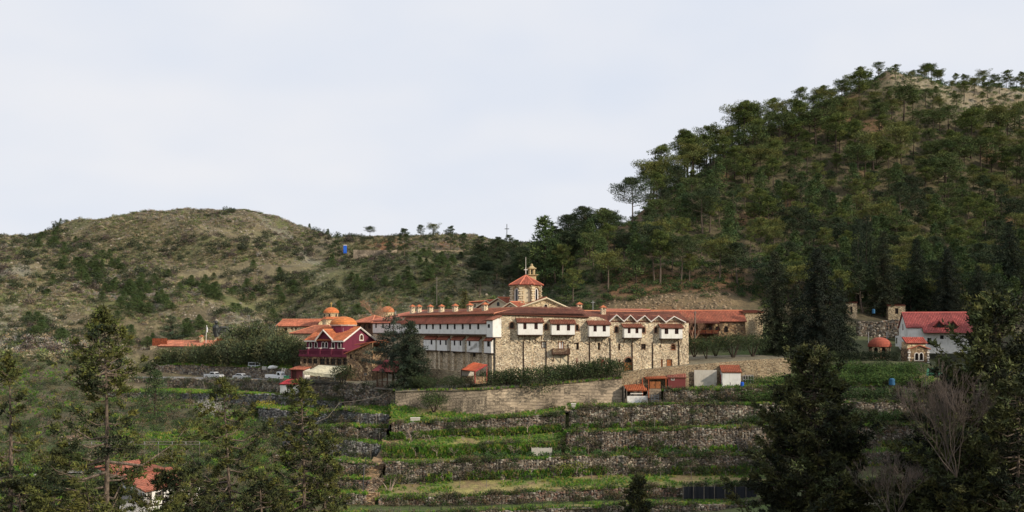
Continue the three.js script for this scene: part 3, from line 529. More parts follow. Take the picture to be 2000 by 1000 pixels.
// road with the parked cars, and its kerb strip
const ROAD = [[215, 738, 232, 731, 250], [262, 737, 229, 731, 244], [340, 739, 221.5, 735, 231], [450, 741.5, 213, 738, 222], [545, 744, 200, 739.5, 211], [600, 746.5, 190, 743, 203], [690, 749, 182, 744, 197]];
{
  const mb = new MB(), n = 60, L = []; for (let i = 0; i <= n; i++) { const u = lerp(215, 690, i / n), [v0, d0, v1, d1] = pw(ROAD, u); L.push([P(u, v0, d0), P(u, v1, d1)]); }
  for (let i = 0; i < n; i++) mb.quad(L[i][0], L[i + 1][0], L[i + 1][1], L[i][1]);
  for (let i = 0; i < n; i++) mb.quad(L[i][0], L[i + 1][0], L[i + 1][0].clone().add(V(0, -0.6, 0)), L[i][0].clone().add(V(0, -0.6, 0)));
  structure('road', mb, M.asphalt, 'pale asphalt road along the top of the stone wall');
}
terraceWall('stone wall between the parked cars and the olive trees', [[272, 722, 733, 241], [300, 712, 735, 236], [340, 712, 736, 232.5], [400, 713, 737, 228], [480, 717, 739, 221], [568, 722, 741, 209]], { name: 'retaining_wall', size: 1.25, tones: [...STONE_TONES, [0.561, 0.429, 0.281], [0.620, 0.528, 0.363], [0.495, 0.363, 0.247]] });
{ // planted bank above that wall
  const f = [[272, 722, 0, 241], [340, 712, 0, 232.5], [480, 717, 0, 221], [568, 722, 0, 209]], b = [[272, 0, 700, 252], [340, 0, 692, 250], [480, 0, 690, 244], [568, 0, 690, 235]];
  terraceFloor(f, b, { dirt: 0.4, label: 'planted bank under the olive trees' });
}
// yard around the monastery
{
  const mb = new MB(), q = [[600, 746, 186], [690, 749, 181], [736, 754, 175], [772, 764, 161], [905, 761, 158.3], [1000, 756, 158.8], [1100, 748.5, 160.8], [1215, 738.5, 163.8], [1345, 721, 166], [1480, 709, 169], [1545, 705, 171]].map((a) => P(...a)), m = [[600, 738, 200], [690, 740, 195], [736, 740, 190], [800, 740, 183], [905, 742, 172], [1000, 738, 168], [1100, 728, 169.5], [1215, 722.5, 170.5], [1345, 708.5, 172.5], [1480, 698, 178], [1545, 694, 182]].map((a) => P(...a)), b = [[600, 716, 240], [690, 712, 235], [736, 710, 232], [800, 706, 230], [905, 700, 226], [1000, 696, 224], [1100, 690, 222], [1215, 684, 220], [1345, 675, 215], [1480, 670, 212], [1545, 670, 212]].map((a) => P(...a));
  for (let i = 0; i + 1 < q.length; i++) mb.quad(q[i], q[i + 1], m[i + 1], m[i]).quad(m[i], m[i + 1], b[i + 1], b[i]);
  structure('yard', mb, std(lin(0.26, 0.225, 0.16), { tex: soilTex, m: 7 }), 'gravel yard around the monastery');
}
terraceWall('long beige parapet wall rising along the lane behind the small sheds', [[1213, 727, 748, 163.3], [1345, 713, 745, 165.5], [1480, 702, 735, 168.5], [1545, 699, 728, 170.5]], { name: 'parapet_wall', mat: M.parapet, stones: false, thick: 0.5 });

// ------------------------------------------------------------------ monastery: front wing
const FR = Face.px(968, 165, 1345, 171.5);                                  // front face, corner on the left
const pxz = (X, Y) => [960 + X / 5, 600 + Y / 5];
const rz = (f, X0, Y0, X1, Y1) => { const a = pxz(X0, Y0), b = pxz(X1, Y1); return f.rect(a[0], a[1], b[0], b[1]); };
// a white timber bay on struts: box on face f between s0 and s1
function bay(parent, f, r, o = {}) {
  const { proj = 1.25, top, color = DARKRED, windows = [], struts = 4, name = 'projecting_bay', wf = M.woodRed } = o, [s0, y0, s1, y1] = r, ff = f.off(proj), mb = new MB();
  const holes = windows.map((w) => outline(w));
  const b = mk(name, (() => {
    const g = wallGeom(ff, outline([s0, y0, s1, y1]), holes, 0.15); for (const [s, k] of [[s0, 1], [s1, -1]]) g.box(f.at(s + 0.075 * k, (y0 + y1 + 0.25) / 2, proj / 2 - 0.09), f.T, UP, f.N, 0.15, y1 - y0 + 0.25, proj - 0.14);
    g.box(f.at((s0 + s1) / 2, y0 + 0.06, proj / 2 - 0.08), f.T, UP, f.N, s1 - s0 - 0.32, 0.12, proj - 0.2); return g;
  })(), M.white, parent);
  const yt = top ?? y1 + 0.75, e = proj < 1 ? 0.12 : 0.3;
  roof(b, [[[f.at(s0 - e, y1 - 0.02, proj + e), f.at(s1 + e, y1 - 0.02, proj + e), f.at(s1 + e, yt, 0.02), f.at(s0 - e, yt, 0.02)], f.T]], color);
  mk('floor_beam', new MB().box(f.at((s0 + s1) / 2, y0 - 0.09, proj / 2), f.T, UP, f.N, s1 - s0 + 0.12, 0.16, proj + 0.08), M.woodDark, b);
  for (const w of windows) addWindow(b, ff, w, { frame: wf, depth: 0.1, flatParts: true, bars: true });
  for (let i = 0; i < struts; i++) { const s = lerp(s0 + 0.15, s1 - 0.15, struts > 1 ? i / (struts - 1) : 0.5); mk('strut', new MB().tube([f.at(s, y0 - 0.18, proj - 0.15), f.at(s, y0 - 1.75, 0.03)], 0.065, 4), M.woodDark, b); }
  return b;
}
function chimney(parent, p, h, w, mat, color, T = V(1, 0, 0)) {
  const N = V(-T.z, 0, T.x), c = mk('chimney', new MB().box(V(p.x, p.y + h / 2 - 0.6, p.z), T, UP, N, w, h + 1.2, w), mat, parent), mb = new MB(true), y = p.y + h, q = (x, z, k) => V(p.x + T.x * x * k + N.x * z * k, y, p.z + T.z * x * k + N.z * z * k);
  const hole = new MB(); for (const [D, E] of [[T, N], [N, T]]) hole.box(V(p.x, y - 0.3, p.z), D, UP, E, w + 0.03, 0.22, w * 0.4); mk('smoke_opening', hole, M.dark, c);
  mb.k = color; const lo = [[-1, -1], [1, -1], [1, 1], [-1, 1]].map(([x, z]) => q(x, z, w * 0.72)), ap = V(p.x, y + w * 0.55, p.z); mb.poly(lo); for (let i = 0; i < 4; i++) mb.tri(lo[i], lo[(i + 1) % 4], ap); mk('cap', mb, M.tile, c);
  return c;
}
let monastery;
{
  const f = FR, g = monastery = thing('monastery_wing', 'long beige stone monastery wing with five white projecting bays and an arched door', 'monastery', f.at(f.len / 2, -11, -4));
  const yb = -13, eL = f.px(975, 613.5)[1], L = f.len, pts = [[0, yb], [L, yb]];
  // zigzag of small gables along the right half
  const Z = [[1890, 155], [1775, 96], [1690, 148], [1625, 90], [1550, 148], [1490, 88], [1410, 146], [1350, 84], [1285, 144], [1215, 80], [1145, 138], [1050, 96]].map(([X, Y]) => f.px(...pxz(X, Y)));
  pts.push([L, Z[0][1]]); for (const z of Z) if (z[0] < L - 0.2) pts.push(z); pts.push([0, eL]);
  const holes = [], wins = [], add = (X0, Y0, X1, Y1, o) => { const r = rz(f, X0, Y0, X1, Y1); holes.push(outline(r, o?.arch)); wins.push([r, o ?? {}]); };
  const br = { arch: 1, surround: std(lin(0.34, 0.19, 0.12), { tex: grain, m: 1 }), sw: 0.16 };
  for (const [a, b, c, d] of [[180, 145, 217, 205], [515, 160, 550, 220], [820, 170, 850, 230], [1203, 185, 1235, 245], [1470, 192, 1500, 250], [1592, 192, 1618, 250]]) add(a, b, c, d, { ...br, frame: M.woodDark });
  add(490, 335, 538, 398, { frame: M.woodBrown, surround: M.woodBrown, sw: 0.07, pane: M.greyPlaster });
  for (const [a, b, c, d] of [[810, 348, 850, 412], [1017, 348, 1057, 412], [1220, 360, 1253, 418], [1465, 360, 1503, 410], [1632, 365, 1652, 418]]) add(a, b, c, d, { frame: M.woodBrown, surround: M.woodBrown, sw: 0.06 });
  add(1755, 360, 1795, 415, { arch: 1, frame: M.woodOrange, surround: br.surround });
  for (const [a, b, c, d] of [[375, 497, 400, 557], [810, 497, 840, 565], [1065, 510, 1097, 568], [1230, 510, 1252, 562]]) add(a, b, c, d, { frame: M.redPaint, pane: M.redPaint, depth: 0.12 });
  const doors = [[1298, 492, 1375, 622, 1, 2], [1637, 512, 1668, 596, 0], [1713, 512, 1760, 590, 0], [660, 340, 703, 408, 0, 3]].map(([a, b, c, d, arch, kind]) => ({ r: rz(f, a, b, c, d), arch, kind }));
  doors.forEach((d) => holes.push(outline(d.r, d.arch)));
  mk('wall', wallGeom(f, pts, holes, 0.7), M.stone, g).userData.label = 'beige rubble stone front wall';
  for (const [r, o] of wins) addWindow(g, f, r, o);
  doors.forEach(({ r, arch, kind }) => {
    const [s0, y0, s1, y1] = r, dm = wallGeom(f, outline([s0 - 0.03, y0, s1 + 0.03, kind === 2 ? lerp(y0, y1, 0.62) : y1 + 0.03]), [], 0.1, kind === 2 ? -0.3 : -0.12), d = mk('door', dm, kind === 3 ? M.white : M.woodOrange, g);
    if (kind === 2) { mk('fanlight', wallGeom(f, outline([s0 - 0.03, y0, s1 + 0.03, y1 + 0.03], 1), [], 0.06, -0.45), M.pane, d); mk('surround', ring(f, r, 1, 0.25, 0.12, 0.07), br.surround, d); mk('leaf_gap', new MB().box(f.at((s0 + s1) / 2, lerp(y0, y1, 0.31), -0.295), f.T, UP, f.N, 0.05, (y1 - y0) * 0.6, 0.03), M.woodDark, d); }
    else mk('frame', ring(f, r, 0, 0.1, 0.1, 0.04), kind === 3 ? M.woodOrange : M.woodBrown, d);
    if (kind === 3) mk('bar', new MB().box(f.at((s0 + s1) / 2, (y0 + y1) / 2, -0.1), f.T, UP, f.N, 0.14, y1 - y0, 0.05), M.woodOrange, d);
    mk('handle', new MB().box(f.at(lerp(s0, s1, 0.62), y0 + 1.05, kind === 2 ? -0.27 : -0.09), f.T, UP, f.N, 0.06, 0.2, 0.06), M.iron, d);
  });
  // side and rear walls
  const back = f.off(-11), right = new Face(f.at(L, 0, 0), f.at(L, 0, -11));
  mk('wall', wallGeom(right, [[0.02, yb], [11, yb], [11, f.px(1329, 630)[1] - 0.2], [0.02, f.px(1329, 630)[1] - 0.2]], [], 0.6), M.stone, g);
  mk('wall', wallGeom(back, [[0, yb], [L, yb], [L, eL - 2], [L * 0.55, eL - 0.4], [0, eL - 0.2]], [], 0.6), M.stone, g);
  // roofs
  const yR = yOf(600.5, 171), sH = f.px(1140, 617)[0], e = 0.45, yE = eL + 0.08, yE2 = f.px(1140, 618.5)[1], hip = 5.8, rp = f.at(hip, yR, -6), sR = f.px(1148, 620)[0];
  const rl = f.at(L * 0.62, yR - 0.5, -6);
  roof(g, [[[f.at(-e, yE, e), f.at(sR, yE2, e), f.at(sR, yR - 0.35, -6), rp], f.T], [[f.at(sR, yE2 - 0.3, -11.5), f.at(-e, yE, -11.5), rp, f.at(sR, yR - 0.35, -6)], f.T]], DARKRED, [[rp, f.at(sR, yR - 0.35, -6)], [f.at(-e, yE, e), rp]]);
  const yV = Z[2][1], yRR = yOf(607.5, 178.5);
  roof(g, [[[f.at(sR - 0.4, yV + 0.25, 0.1), f.at(L + 0.3, yV + 0.1, 0.1), f.at(L + 0.3, yRR - 0.3, -6.5), f.at(sR - 0.4, yRR, -6.5)], f.T], [[f.at(L + 0.3, yV, -12), f.at(sR - 0.4, yV + 0.3, -12), f.at(sR - 0.4, yRR, -6.5), f.at(L + 0.3, yRR - 0.3, -6.5)], f.T]], DARKRED, [[f.at(sR - 0.4, yRR, -6.5), f.at(L + 0.3, yRR - 0.3, -6.5)]]);
  for (let i = 10; i >= 1; i -= 2) {                                           // five little gables, peak between two valleys
    const pk = Z[i === 10 ? 9 : i - 1], vl = Z[i], vr = Z[i - 2]; if (!pk) continue;
    const s = pk[0], sl = i >= 2 ? Z[i][0] : s - 1.6, sr = i >= 2 ? Z[i - 2][0] : s + 1.6, yP = pk[1] + 0.1, yl = Math.min(vl[1], vr[1]) + 0.1;
    const len = 5.2, q = (ss, y, n) => f.at(ss, y, n);
    roof(g, [[[q(sl, yl, 0.4), q(s, yP, 0.4), q(s, yP, -len), q(sl, yl, -0.6)], f.N], [[q(s, yP, 0.4), q(sr, yl, 0.4), q(sr, yl, -0.6), q(s, yP, -len)], f.N]], DARKRED, [[q(s, yP + 0.02, 0.4), q(s, yP + 0.02, -len)]]);
    mk('gable_edge', new MB().tube([q(sl, yl - 0.02, 0.46), q(s, yP - 0.02, 0.46), q(sr, yl - 0.02, 0.46)], 0.13, 5), M.trim, g);
  }
  // eave trim
  mk('cornice', new MB().box(f.at(sR / 2, (eL + yE2) / 2 - 0.12, 0.16), V().subVectors(f.at(sR, yE2, 0), f.at(0, yE, 0)).normalize(), UP, f.N, sR + 0.4, 0.16, 0.3), M.woodDark, g);
  // white bays
  const B = [[[260, 148, 500, 268], 105, [[310, 152, 342, 215], [418, 152, 452, 215]], 5], [[588, 162, 813, 268], 118, [[635, 166, 667, 228], [735, 166, 768, 228]], 4], [[955, 172, 1155, 285], 128, [[995, 176, 1028, 238], [1085, 176, 1117, 238]], 4], [[1297, 197, 1468, 297], 160, [[1330, 204, 1358, 255], [1405, 204, 1435, 255]], 3], [[1660, 202, 1865, 305], 160, [[1690, 206, 1727, 262], [1790, 206, 1827, 262]], 2]];
  const ff = f.off(1.25);
  for (const [r, tp, ws, st] of B) bay(g, f, rz(ff, ...r), { windows: ws.map((w) => rz(ff, ...w)), top: f.px(...pxz(500, tp + 2))[1], struts: st });
  // balcony
  const bl = rz(f.off(1.1), 597, 405, 768, 462), bb = mk('balcony', new MB().box(f.at((bl[0] + bl[2]) / 2, bl[1] + 0.08, 0.55), f.T, UP, f.N, bl[2] - bl[0], 0.16, 1.1), M.woodDark, g), rail = new MB();
  for (let s = bl[0] + 0.05; s < bl[2]; s += 0.24) rail.box(f.at(s, (bl[1] + bl[3]) / 2, 1.06), f.T, UP, f.N, 0.16, bl[3] - bl[1] - 0.1, 0.05);
  for (const s of [bl[0], bl[2]]) rail.box(f.at(s, (bl[1] + bl[3]) / 2, 0.55), f.N, UP, f.T, 1.05, bl[3] - bl[1] - 0.1, 0.06);
  rail.box(f.at((bl[0] + bl[2]) / 2, bl[3], 1.06), f.T, UP, f.N, bl[2] - bl[0] + 0.1, 0.1, 0.12); mk('railing', rail, M.woodBrown, bb);
  for (const k of [0.08, 0.5, 0.92]) mk('strut', new MB().tube([f.at(lerp(bl[0], bl[2], k), bl[1], 1), f.at(lerp(bl[0], bl[2], k), bl[1] - 1.7, 0.03)], 0.07, 4), M.woodDark, bb);
  // piers between the bays of the wall and rain pipes beside them
  for (const [X, y0, y1] of [[320, 330, 660], [540, 330, 640], [755, 360, 640], [965, 340, 620], [1165, 300, 590], [1380, 330, 610], [1580, 350, 590], [1835, 330, 575]]) {
    const a = f.px(...pxz(X, y0)), b = f.px(...pxz(X, y1 + 30));
    mk('pier', new MB().loft([[-0.05, 0], [1.5, 0], [1.5, 0.34], [-0.05, 0.34]].map(([s, n]) => f.at(a[0] + s, b[1], n)).reverse(), [[-0.05, 0], [1.5, 0], [1.5, 0.06], [-0.05, 0.06]].map(([s, n]) => f.at(a[0] + s, a[1], n)).reverse()), M.stone, g);
    mk('rain_pipe', new MB().tube([f.at(a[0] - 0.16, a[1], 0.1), f.at(b[0] - 0.16, b[1], 0.1)], 0.085, 6), M.woodDark, g);
  }
  for (const [u, v0, n] of [[1131.5, 594, -6], [1178, 600, -4.6]]) { const s = f.off(n).px(u, 606)[0]; chimney(g, f.at(s, yOf(607, 166 - n), n), yOf(v0, 166 - n) - yOf(607, 166 - n), 0.95, M.stone, ORANGE, f.T); }
  // plastered panel under the balcony
  const pr = rz(f, 606, 470, 748, 640); mk('plaster_panel', wallGeom(f, outline([pr[0], pr[1], pr[2], pr[3]]), [], 0.05, 0.05), M.cream, g);
}
// ------------------------------------------------------------------ monastery: side wing running back to the left
const LW = Face.px(728, 215, 968, 165);
const p2 = (X, Y) => [680 + X / 5, 500 + Y / 5], rz2 = (f, X0, Y0, X1, Y1) => { const a = p2(X0, Y0), b = p2(X1, Y1); return f.rect(a[0], a[1], b[0], b[1]); };
{
  const f = LW, L = f.len, g = thing('monastery_wing', 'receding monastery side wing with a long white gallery and seven chimneys', 'monastery', f.at(L / 2, -11, -4));
  const sK = f.px(786, 640)[0], yb = -13.5, yE = FR.px(975, 613.5)[1] + 0.08, yM = f.px(760, 629)[1], yR = yOf(600.5, 171);
  const low = [[1215, 885, 1235, 940], [1030, 900, 1052, 950]];
  mk('wall', wallGeom(f, [[0, yb], [L - 0.02, yb], [L - 0.02, yE - 0.1], [sK, yE - 0.1], [sK, yM], [0, yM]], [], 0.7), M.stone, g);
  // long gallery
  const gal = (s0, s1, y0, y1, wins, top) => {
    const ff = f.off(1.15), b = mk('gallery', (() => { const m = wallGeom(ff, outline([s0, y0, s1, y1]), wins.map((w) => outline(w)), 0.16); for (const s of [s0 + 0.08, s1 - 0.08]) m.box(f.at(s, (y0 + y1) / 2 + 0.1, 0.48), f.T, UP, f.N, 0.16, y1 - y0 + 0.2, 0.98); return m; })(), M.white, g);
    roof(b, [[[f.at(s0 - 0.3, y1 - 0.02, 1.5), f.at(s1 + 0.3, y1 - 0.02, 1.5), f.at(s1 + 0.3, top, 0.02), f.at(s0 - 0.3, top, 0.02)], f.T]], RED);
    mk('floor_beam', new MB().box(f.at((s0 + s1) / 2, y0 - 0.12, 0.58), f.T, UP, f.N, s1 - s0, 0.22, 1.22), M.woodDark, b);
    for (const w of wins) addWindow(b, ff, w, { frame: M.iron, depth: 0.1, flatParts: true });
  };
  const ff = f.off(1.15), top = yE - 0.35, r1 = rz2(ff, 527, 655, 1350, 765), y0 = ff.px(950, 653)[1], y1 = ff.px(950, 631.5)[1];
  const wn = (X, w = 13, a = 660, b = 716) => { const s = ff.px(...p2(X, 690))[0], h = [y1 - (y1 - y0) * 0.03, y1 - (y1 - y0) * 0.55]; return [s - 0.42, h[1], s + 0.42, h[0]]; };
  gal(r1[0], r1[2], y0, y1, [588, 643, 700, 765, 828, 900, 970, 1040, 1118, 1190, 1270].map((X) => wn(X)), top);
  const r2 = rz2(ff, 240, 655, 515, 750), q0 = ff.px(728, 650)[1], q1 = ff.px(728, 631)[1];
  gal(r2[0], r2[2], q0, q1, [272, 340, 405].map((X) => { const s = ff.px(...p2(X, 690))[0]; return [s - 0.45, lerp(q0, q1, 0.5), s + 0.45, lerp(q0, q1, 0.95)]; }), yM + 0.3);
  // corner bay, nearer to the front
  bay(g, f, rz2(f.off(1.9), 1352, 625, 1412, 792), { proj: 1.9, windows: [rz2(f.off(1.9), 1362, 665, 1384, 702)], struts: 0, wf: M.iron, top: yE - 0.4 });
  // lower bays
  for (const [X0, X1, ws] of [[735, 865, [[805, 822]]], [868, 980, [[893, 908], [946, 962]]], [1003, 1130, [[1030, 1046], [1088, 1105]]], [1158, 1292, [[1175, 1193], [1262, 1280]]], [1326, 1416, [[1357, 1384]]]]) {
    const f2 = f.off(0.75), s0 = f2.px(...p2(X0, 880))[0], s1 = f2.px(...p2(X1, 880))[0] - 0.75, yy0 = f2.px(947, 689)[1], yy1 = f2.px(947, 665.5)[1];
    bay(g, f, [s0, yy0, s1, yy1], { proj: 0.75, color: RED, struts: 0, wf: M.iron, windows: ws.map(([a, b]) => [f2.px(...p2(a, 850))[0], lerp(yy0, yy1, 0.52), f2.px(...p2(b, 850))[0], lerp(yy0, yy1, 0.94)]) });
    for (const s of [s0 + 0.5, s1 - 0.5]) mk('pier', new MB().box(f.at(s, (yb + yy0) / 2 - 0.2, 0.25), f.T, UP, f.N, 0.95, yy0 - yb - 0.4, 0.6), M.stone, g);
  }
  mk('window', wallGeom(f, outline(rz2(f, 1420, 665, 1440, 725)), [], 0.05, 0.03), M.pane, g);
  for (const [X, Y] of [[1232, 960], [1035, 965], [910, 965]]) mk('window', wallGeom(f, outline(rz2(f, X - 12, Y - 35, X + 12, Y + 25)), [], 0.05, 0.03), M.dark, g);
  mk('rain_pipe', new MB().tube([f.at(L - 0.35, yE - 0.3, 0.14), f.at(L - 0.35, yb, 0.14)], 0.1, 6), M.iron, g);
  // roofs: main slope down to the hip at the corner, pinker lower roof at the far end
  const hipP = FR.at(5.8, yR, -6), sh = L - 6.2, e = 0.5;
  roof(g, [[[f.at(sK - 0.3, yE, e), f.at(L + 0.05, yE, e), hipP, f.at(sK - 0.3, yR, -6)], f.T], [[f.at(L - 12, yE, -12), f.at(sK - 0.3, yE, -12), f.at(sK - 0.3, yR, -6), hipP], f.T]], [0.26, 0.095, 0.055], [[f.at(sK - 0.3, yR, -6), hipP]]);
  roof(g, [[[f.at(-0.5, yM + 0.35, e), f.at(sK - 0.32, yM + 0.35, e), f.at(sK - 0.32, yM + 2.6, -8), f.at(5, yM + 2.6, -8)], f.T], [[f.at(-0.5, yM + 0.35, -16), f.at(-0.5, yM + 0.35, e), f.at(5, yM + 2.6, -8)], f.N]], PINK, [[f.at(-0.5, yM + 0.35, e), f.at(5, yM + 2.6, -8)]]);
  const end = new Face(f.at(0, 0, -14), f.at(0, 0, 0)); mk('wall', wallGeom(end, outline([0, yb, 13.98, yM]), [], 0.6), M.stone, g);
  for (const X of [628, 692, 803, 912, 1045, 1188, 1335]) { const u = 680 + X / 5, fn = f.off(-4), s = fn.px(u, 608)[0], yb2 = lerp(yE, yR, 4.5 / 6.5), d = -fn.at(s, 0).z; chimney(g, f.at(s, yb2 - 0.1, -4), Math.max(1.25, yOf(598, d) - yb2), 0.95, M.stone, ORANGE, f.T); }
}
// ------------------------------------------------------------------ church behind, with its octagonal drum
{
  const C = P(1027, 586, 191), g = thing('monastery_church', 'stone church with an octagonal arched drum and tiled pointed roof behind the front wing', 'church', V(C.x, -8, C.z));
  const f = new Face(V(C.x - 10, 0, C.z + 6), V(C.x - 10 + 20 * FR.T.x, 0, C.z + 6 + 20 * FR.T.z)), R = 3.55, y0 = 4.8, y1 = yOf(557.5, 191), yA = yOf(537.5, 191), a0 = Math.PI / 8 + 0.05;
  const oct = (r, y, k = 0) => Array.from({ length: 8 }, (_, i) => { const a = a0 + i * Math.PI / 4; return V(C.x + Math.sin(a) * r, y, C.z + Math.cos(a) * r); });
  const lo = oct(R, y0), stripes = new MB(), arches = [];
  for (let i = 0; i < 8; i++) {
    const F8 = new Face(lo[i].clone().setY(0), lo[(i + 1) % 8].clone().setY(0)), l = F8.len, h = [l * 0.2, y0 + 0.9, l * 0.8, y1 - 0.5];
    mk('wall', wallGeom(F8, outline([0, y0, l, y1]), [outline(h, 1)], 0.3), M.stoneWarm, g);
    mk('recess', wallGeom(F8, outline([0.1, y0, l - 0.1, y1 - 0.2]), [], 0.1, -0.28), i % 2 ? M.cream : M.trim, g);
    if (i % 2 === 0) { const w = [l * 0.38, y0 + 1.1, l * 0.62, y1 - 0.9]; mk('window', ring(F8, w, 1, 0.16, 0.1, -0.15), M.trim, g); mk('pane', wallGeom(F8, outline(w, 1), [], 0.04, -0.22), M.pane, g); }
    mk('arch', ring(F8, h, 1, 0.13, 0.08, 0.05), M.brown, g);
    for (let k = 0; k < 9; k++) { const y = lerp(y0 + 0.2, y1 - 0.2, k / 8); stripes.box(F8.at(0, y, 0.0), F8.T, UP, F8.N, k % 2 ? 0.75 : 1.15, 0.3, 0.2); }
  }
  mk('quoins', stripes, M.cream, g);
  mk('cornice', new MB().loft(oct(R + 0.05, y1 - 0.12).reverse(), oct(R + 0.35, y1 + 0.1).reverse()), M.cream, g);
  const ev = oct(R + 0.6, y1 + 0.02), ap = V(C.x, yA, C.z);
  roof(g, ev.map((p, i) => [[p, ev[(i + 1) % 8], ap], V().subVectors(ev[(i + 1) % 8], p)]), [0.36, 0.10, 0.06], ev.map((p) => [p, ap]), { w: 0.36 });
  const cy = yOf(529, 191); mk('cross', new MB().box(V(C.x, cy, C.z), V(1, 0, 0), UP, V(0, 0, 1), 0.16, 1.5, 0.14).box(V(C.x, cy + 0.25, C.z + 0.005), V(1, 0, 0), UP, V(0, 0, 1), 0.85, 0.16, 0.12).tube([V(C.x, cy + 0.5, C.z - 0.1), V(C.x, yOf(502, 191), C.z - 0.1)], 0.045, 5), M.trim, g);
  // arms: big gable towards the camera, two gables to the left
  const fg = new Face(P(1014, 600, 184).setY(0), P(1114, 600, 186).setY(0)), gl = fg.len, pk = fg.px(1066.5, 583.5), yl = fg.px(1016, 601)[1];
  const wr = fg.rect(1063, 594.5, 1069, 601.5);
  mk('wall', wallGeom(fg, [[0, -8], [gl, -8], [gl, yl - 0.3], pk, [0, yl]], [outline(wr, 1)], 0.5), M.stoneWarm, g); addWindow(g, fg, wr, { arch: 1, surround: M.cream, sw: 0.22, frame: M.woodDark, bars: false });
  roof(g, [[[fg.at(-0.4, yl - 0.05, 0.4), fg.at(pk[0], pk[1] + 0.25, 0.4), fg.at(pk[0], pk[1] + 0.25, -14), fg.at(-0.4, yl - 0.05, -14)], fg.N], [[fg.at(pk[0], pk[1] + 0.25, 0.4), fg.at(gl + 0.4, yl - 0.35, 0.4), fg.at(gl + 0.4, yl - 0.35, -14), fg.at(pk[0], pk[1] + 0.25, -14)], fg.N]], RED, [[fg.at(pk[0], pk[1] + 0.3, 0.4), fg.at(pk[0], pk[1] + 0.3, -14)]]);
  mk('gable_edge', new MB().tube([fg.at(-0.3, yl - 0.1, 0.45), fg.at(pk[0], pk[1] + 0.12, 0.45), fg.at(gl + 0.3, yl - 0.4, 0.45)], 0.2, 5), M.cream, g);
  for (const [u, v, d, w, len] of [[973, 583, 194, 3.0, 6.5], [997.5, 591.5, 187, 2.3, 5.5], [951, 588, 197, 2.6, 4]]) {
    const p = P(u, v, d), A = V(p.x - w, 0, p.z - 0.6), Bq = V(p.x + w, 0, p.z + 0.6), fl = new Face(A, Bq), yP = p.y, yE = p.y - w * 0.62, sl = fl.len, dir = V(1, 0, -0.45).normalize(), q = (s, y, k) => fl.at(s, y, 0.3).addScaledVector(dir, k);
    mk('wall', wallGeom(fl, [[0, -8], [sl, -8], [sl, yE], [sl / 2, yP], [0, yE]], [], 0.4), M.cream, g);
    mk('window', wallGeom(fl, outline([sl / 2 - 0.32, yP - 1.7, sl / 2 + 0.32, yP - 0.75], 1), [], 0.05, 0.03), M.pane, g);
    roof(g, [[[q(-0.25, yE - 0.1, 0), q(sl / 2, yP + 0.2, 0), q(sl / 2, yP + 0.2, len), q(-0.25, yE - 0.1, len)], dir], [[q(sl / 2, yP + 0.2, 0), q(sl + 0.25, yE - 0.1, 0), q(sl + 0.25, yE - 0.1, len), q(sl / 2, yP + 0.2, len)], dir]], RED, [[q(sl / 2, yP + 0.25, 0), q(sl / 2, yP + 0.25, len)]]);
    mk('gable_edge', new MB().tube([q(-0.2, yE - 0.1, -0.1), q(sl / 2, yP + 0.08, -0.1), q(sl + 0.2, yE - 0.1, -0.1)], 0.13, 5), M.cream, g);
  }
  // bell tower
  const t = thing('bell_tower', 'slender yellow limestone bell tower with an open lantern behind the drum', 'tower', P(1038.5, 600, 203)), B = P(1038.5, 550, 203), sq = (h, y) => [[-1, -1], [1, -1], [1, 1], [-1, 1]].map(([x, z]) => V(B.x + x * h * 0.96 + z * h * 0.25, y, B.z + z * h * 0.96 - x * h * 0.25)).reverse(), Y = (v) => yOf(v, 203);
  mk('shaft', new MB().loft(sq(0.85, Y(606)), sq(0.85, Y(539))), M.lime, t);
  mk('cornice', new MB().loft(sq(0.9, Y(540)), sq(1.3, Y(537.5))).loft(sq(1.3, Y(537.5)), sq(1.3, Y(536.5))), M.lime, t);
  for (const [x, z] of [[-1, -1], [1, -1], [1, 1], [-1, 1]]) mk('column', new MB().box(V(B.x + x * 0.5 + z * 0.13, Y(531), B.z + z * 0.5 - x * 0.13), V(0.97, 0, -0.25), UP, V(0.25, 0, 0.97), 0.28, Y(525.5) - Y(536.5), 0.28), M.lime, t);
  mk('lantern_top', new MB().loft(sq(0.85, Y(526)), sq(0.95, Y(523.5))).loft(sq(0.7, Y(523.5)), sq(0.25, Y(519))), M.lime, t);
  const fin = new THREE.SphereGeometry(0.3, 10, 8); fin.translate(B.x, Y(517.5), B.z); mk('finial', fin, M.lime, t);
  mk('bell', new THREE.CylinderGeometry(0.12, 0.3, 0.55, 10).translate(B.x, Y(531), B.z), M.bronze, t);
}

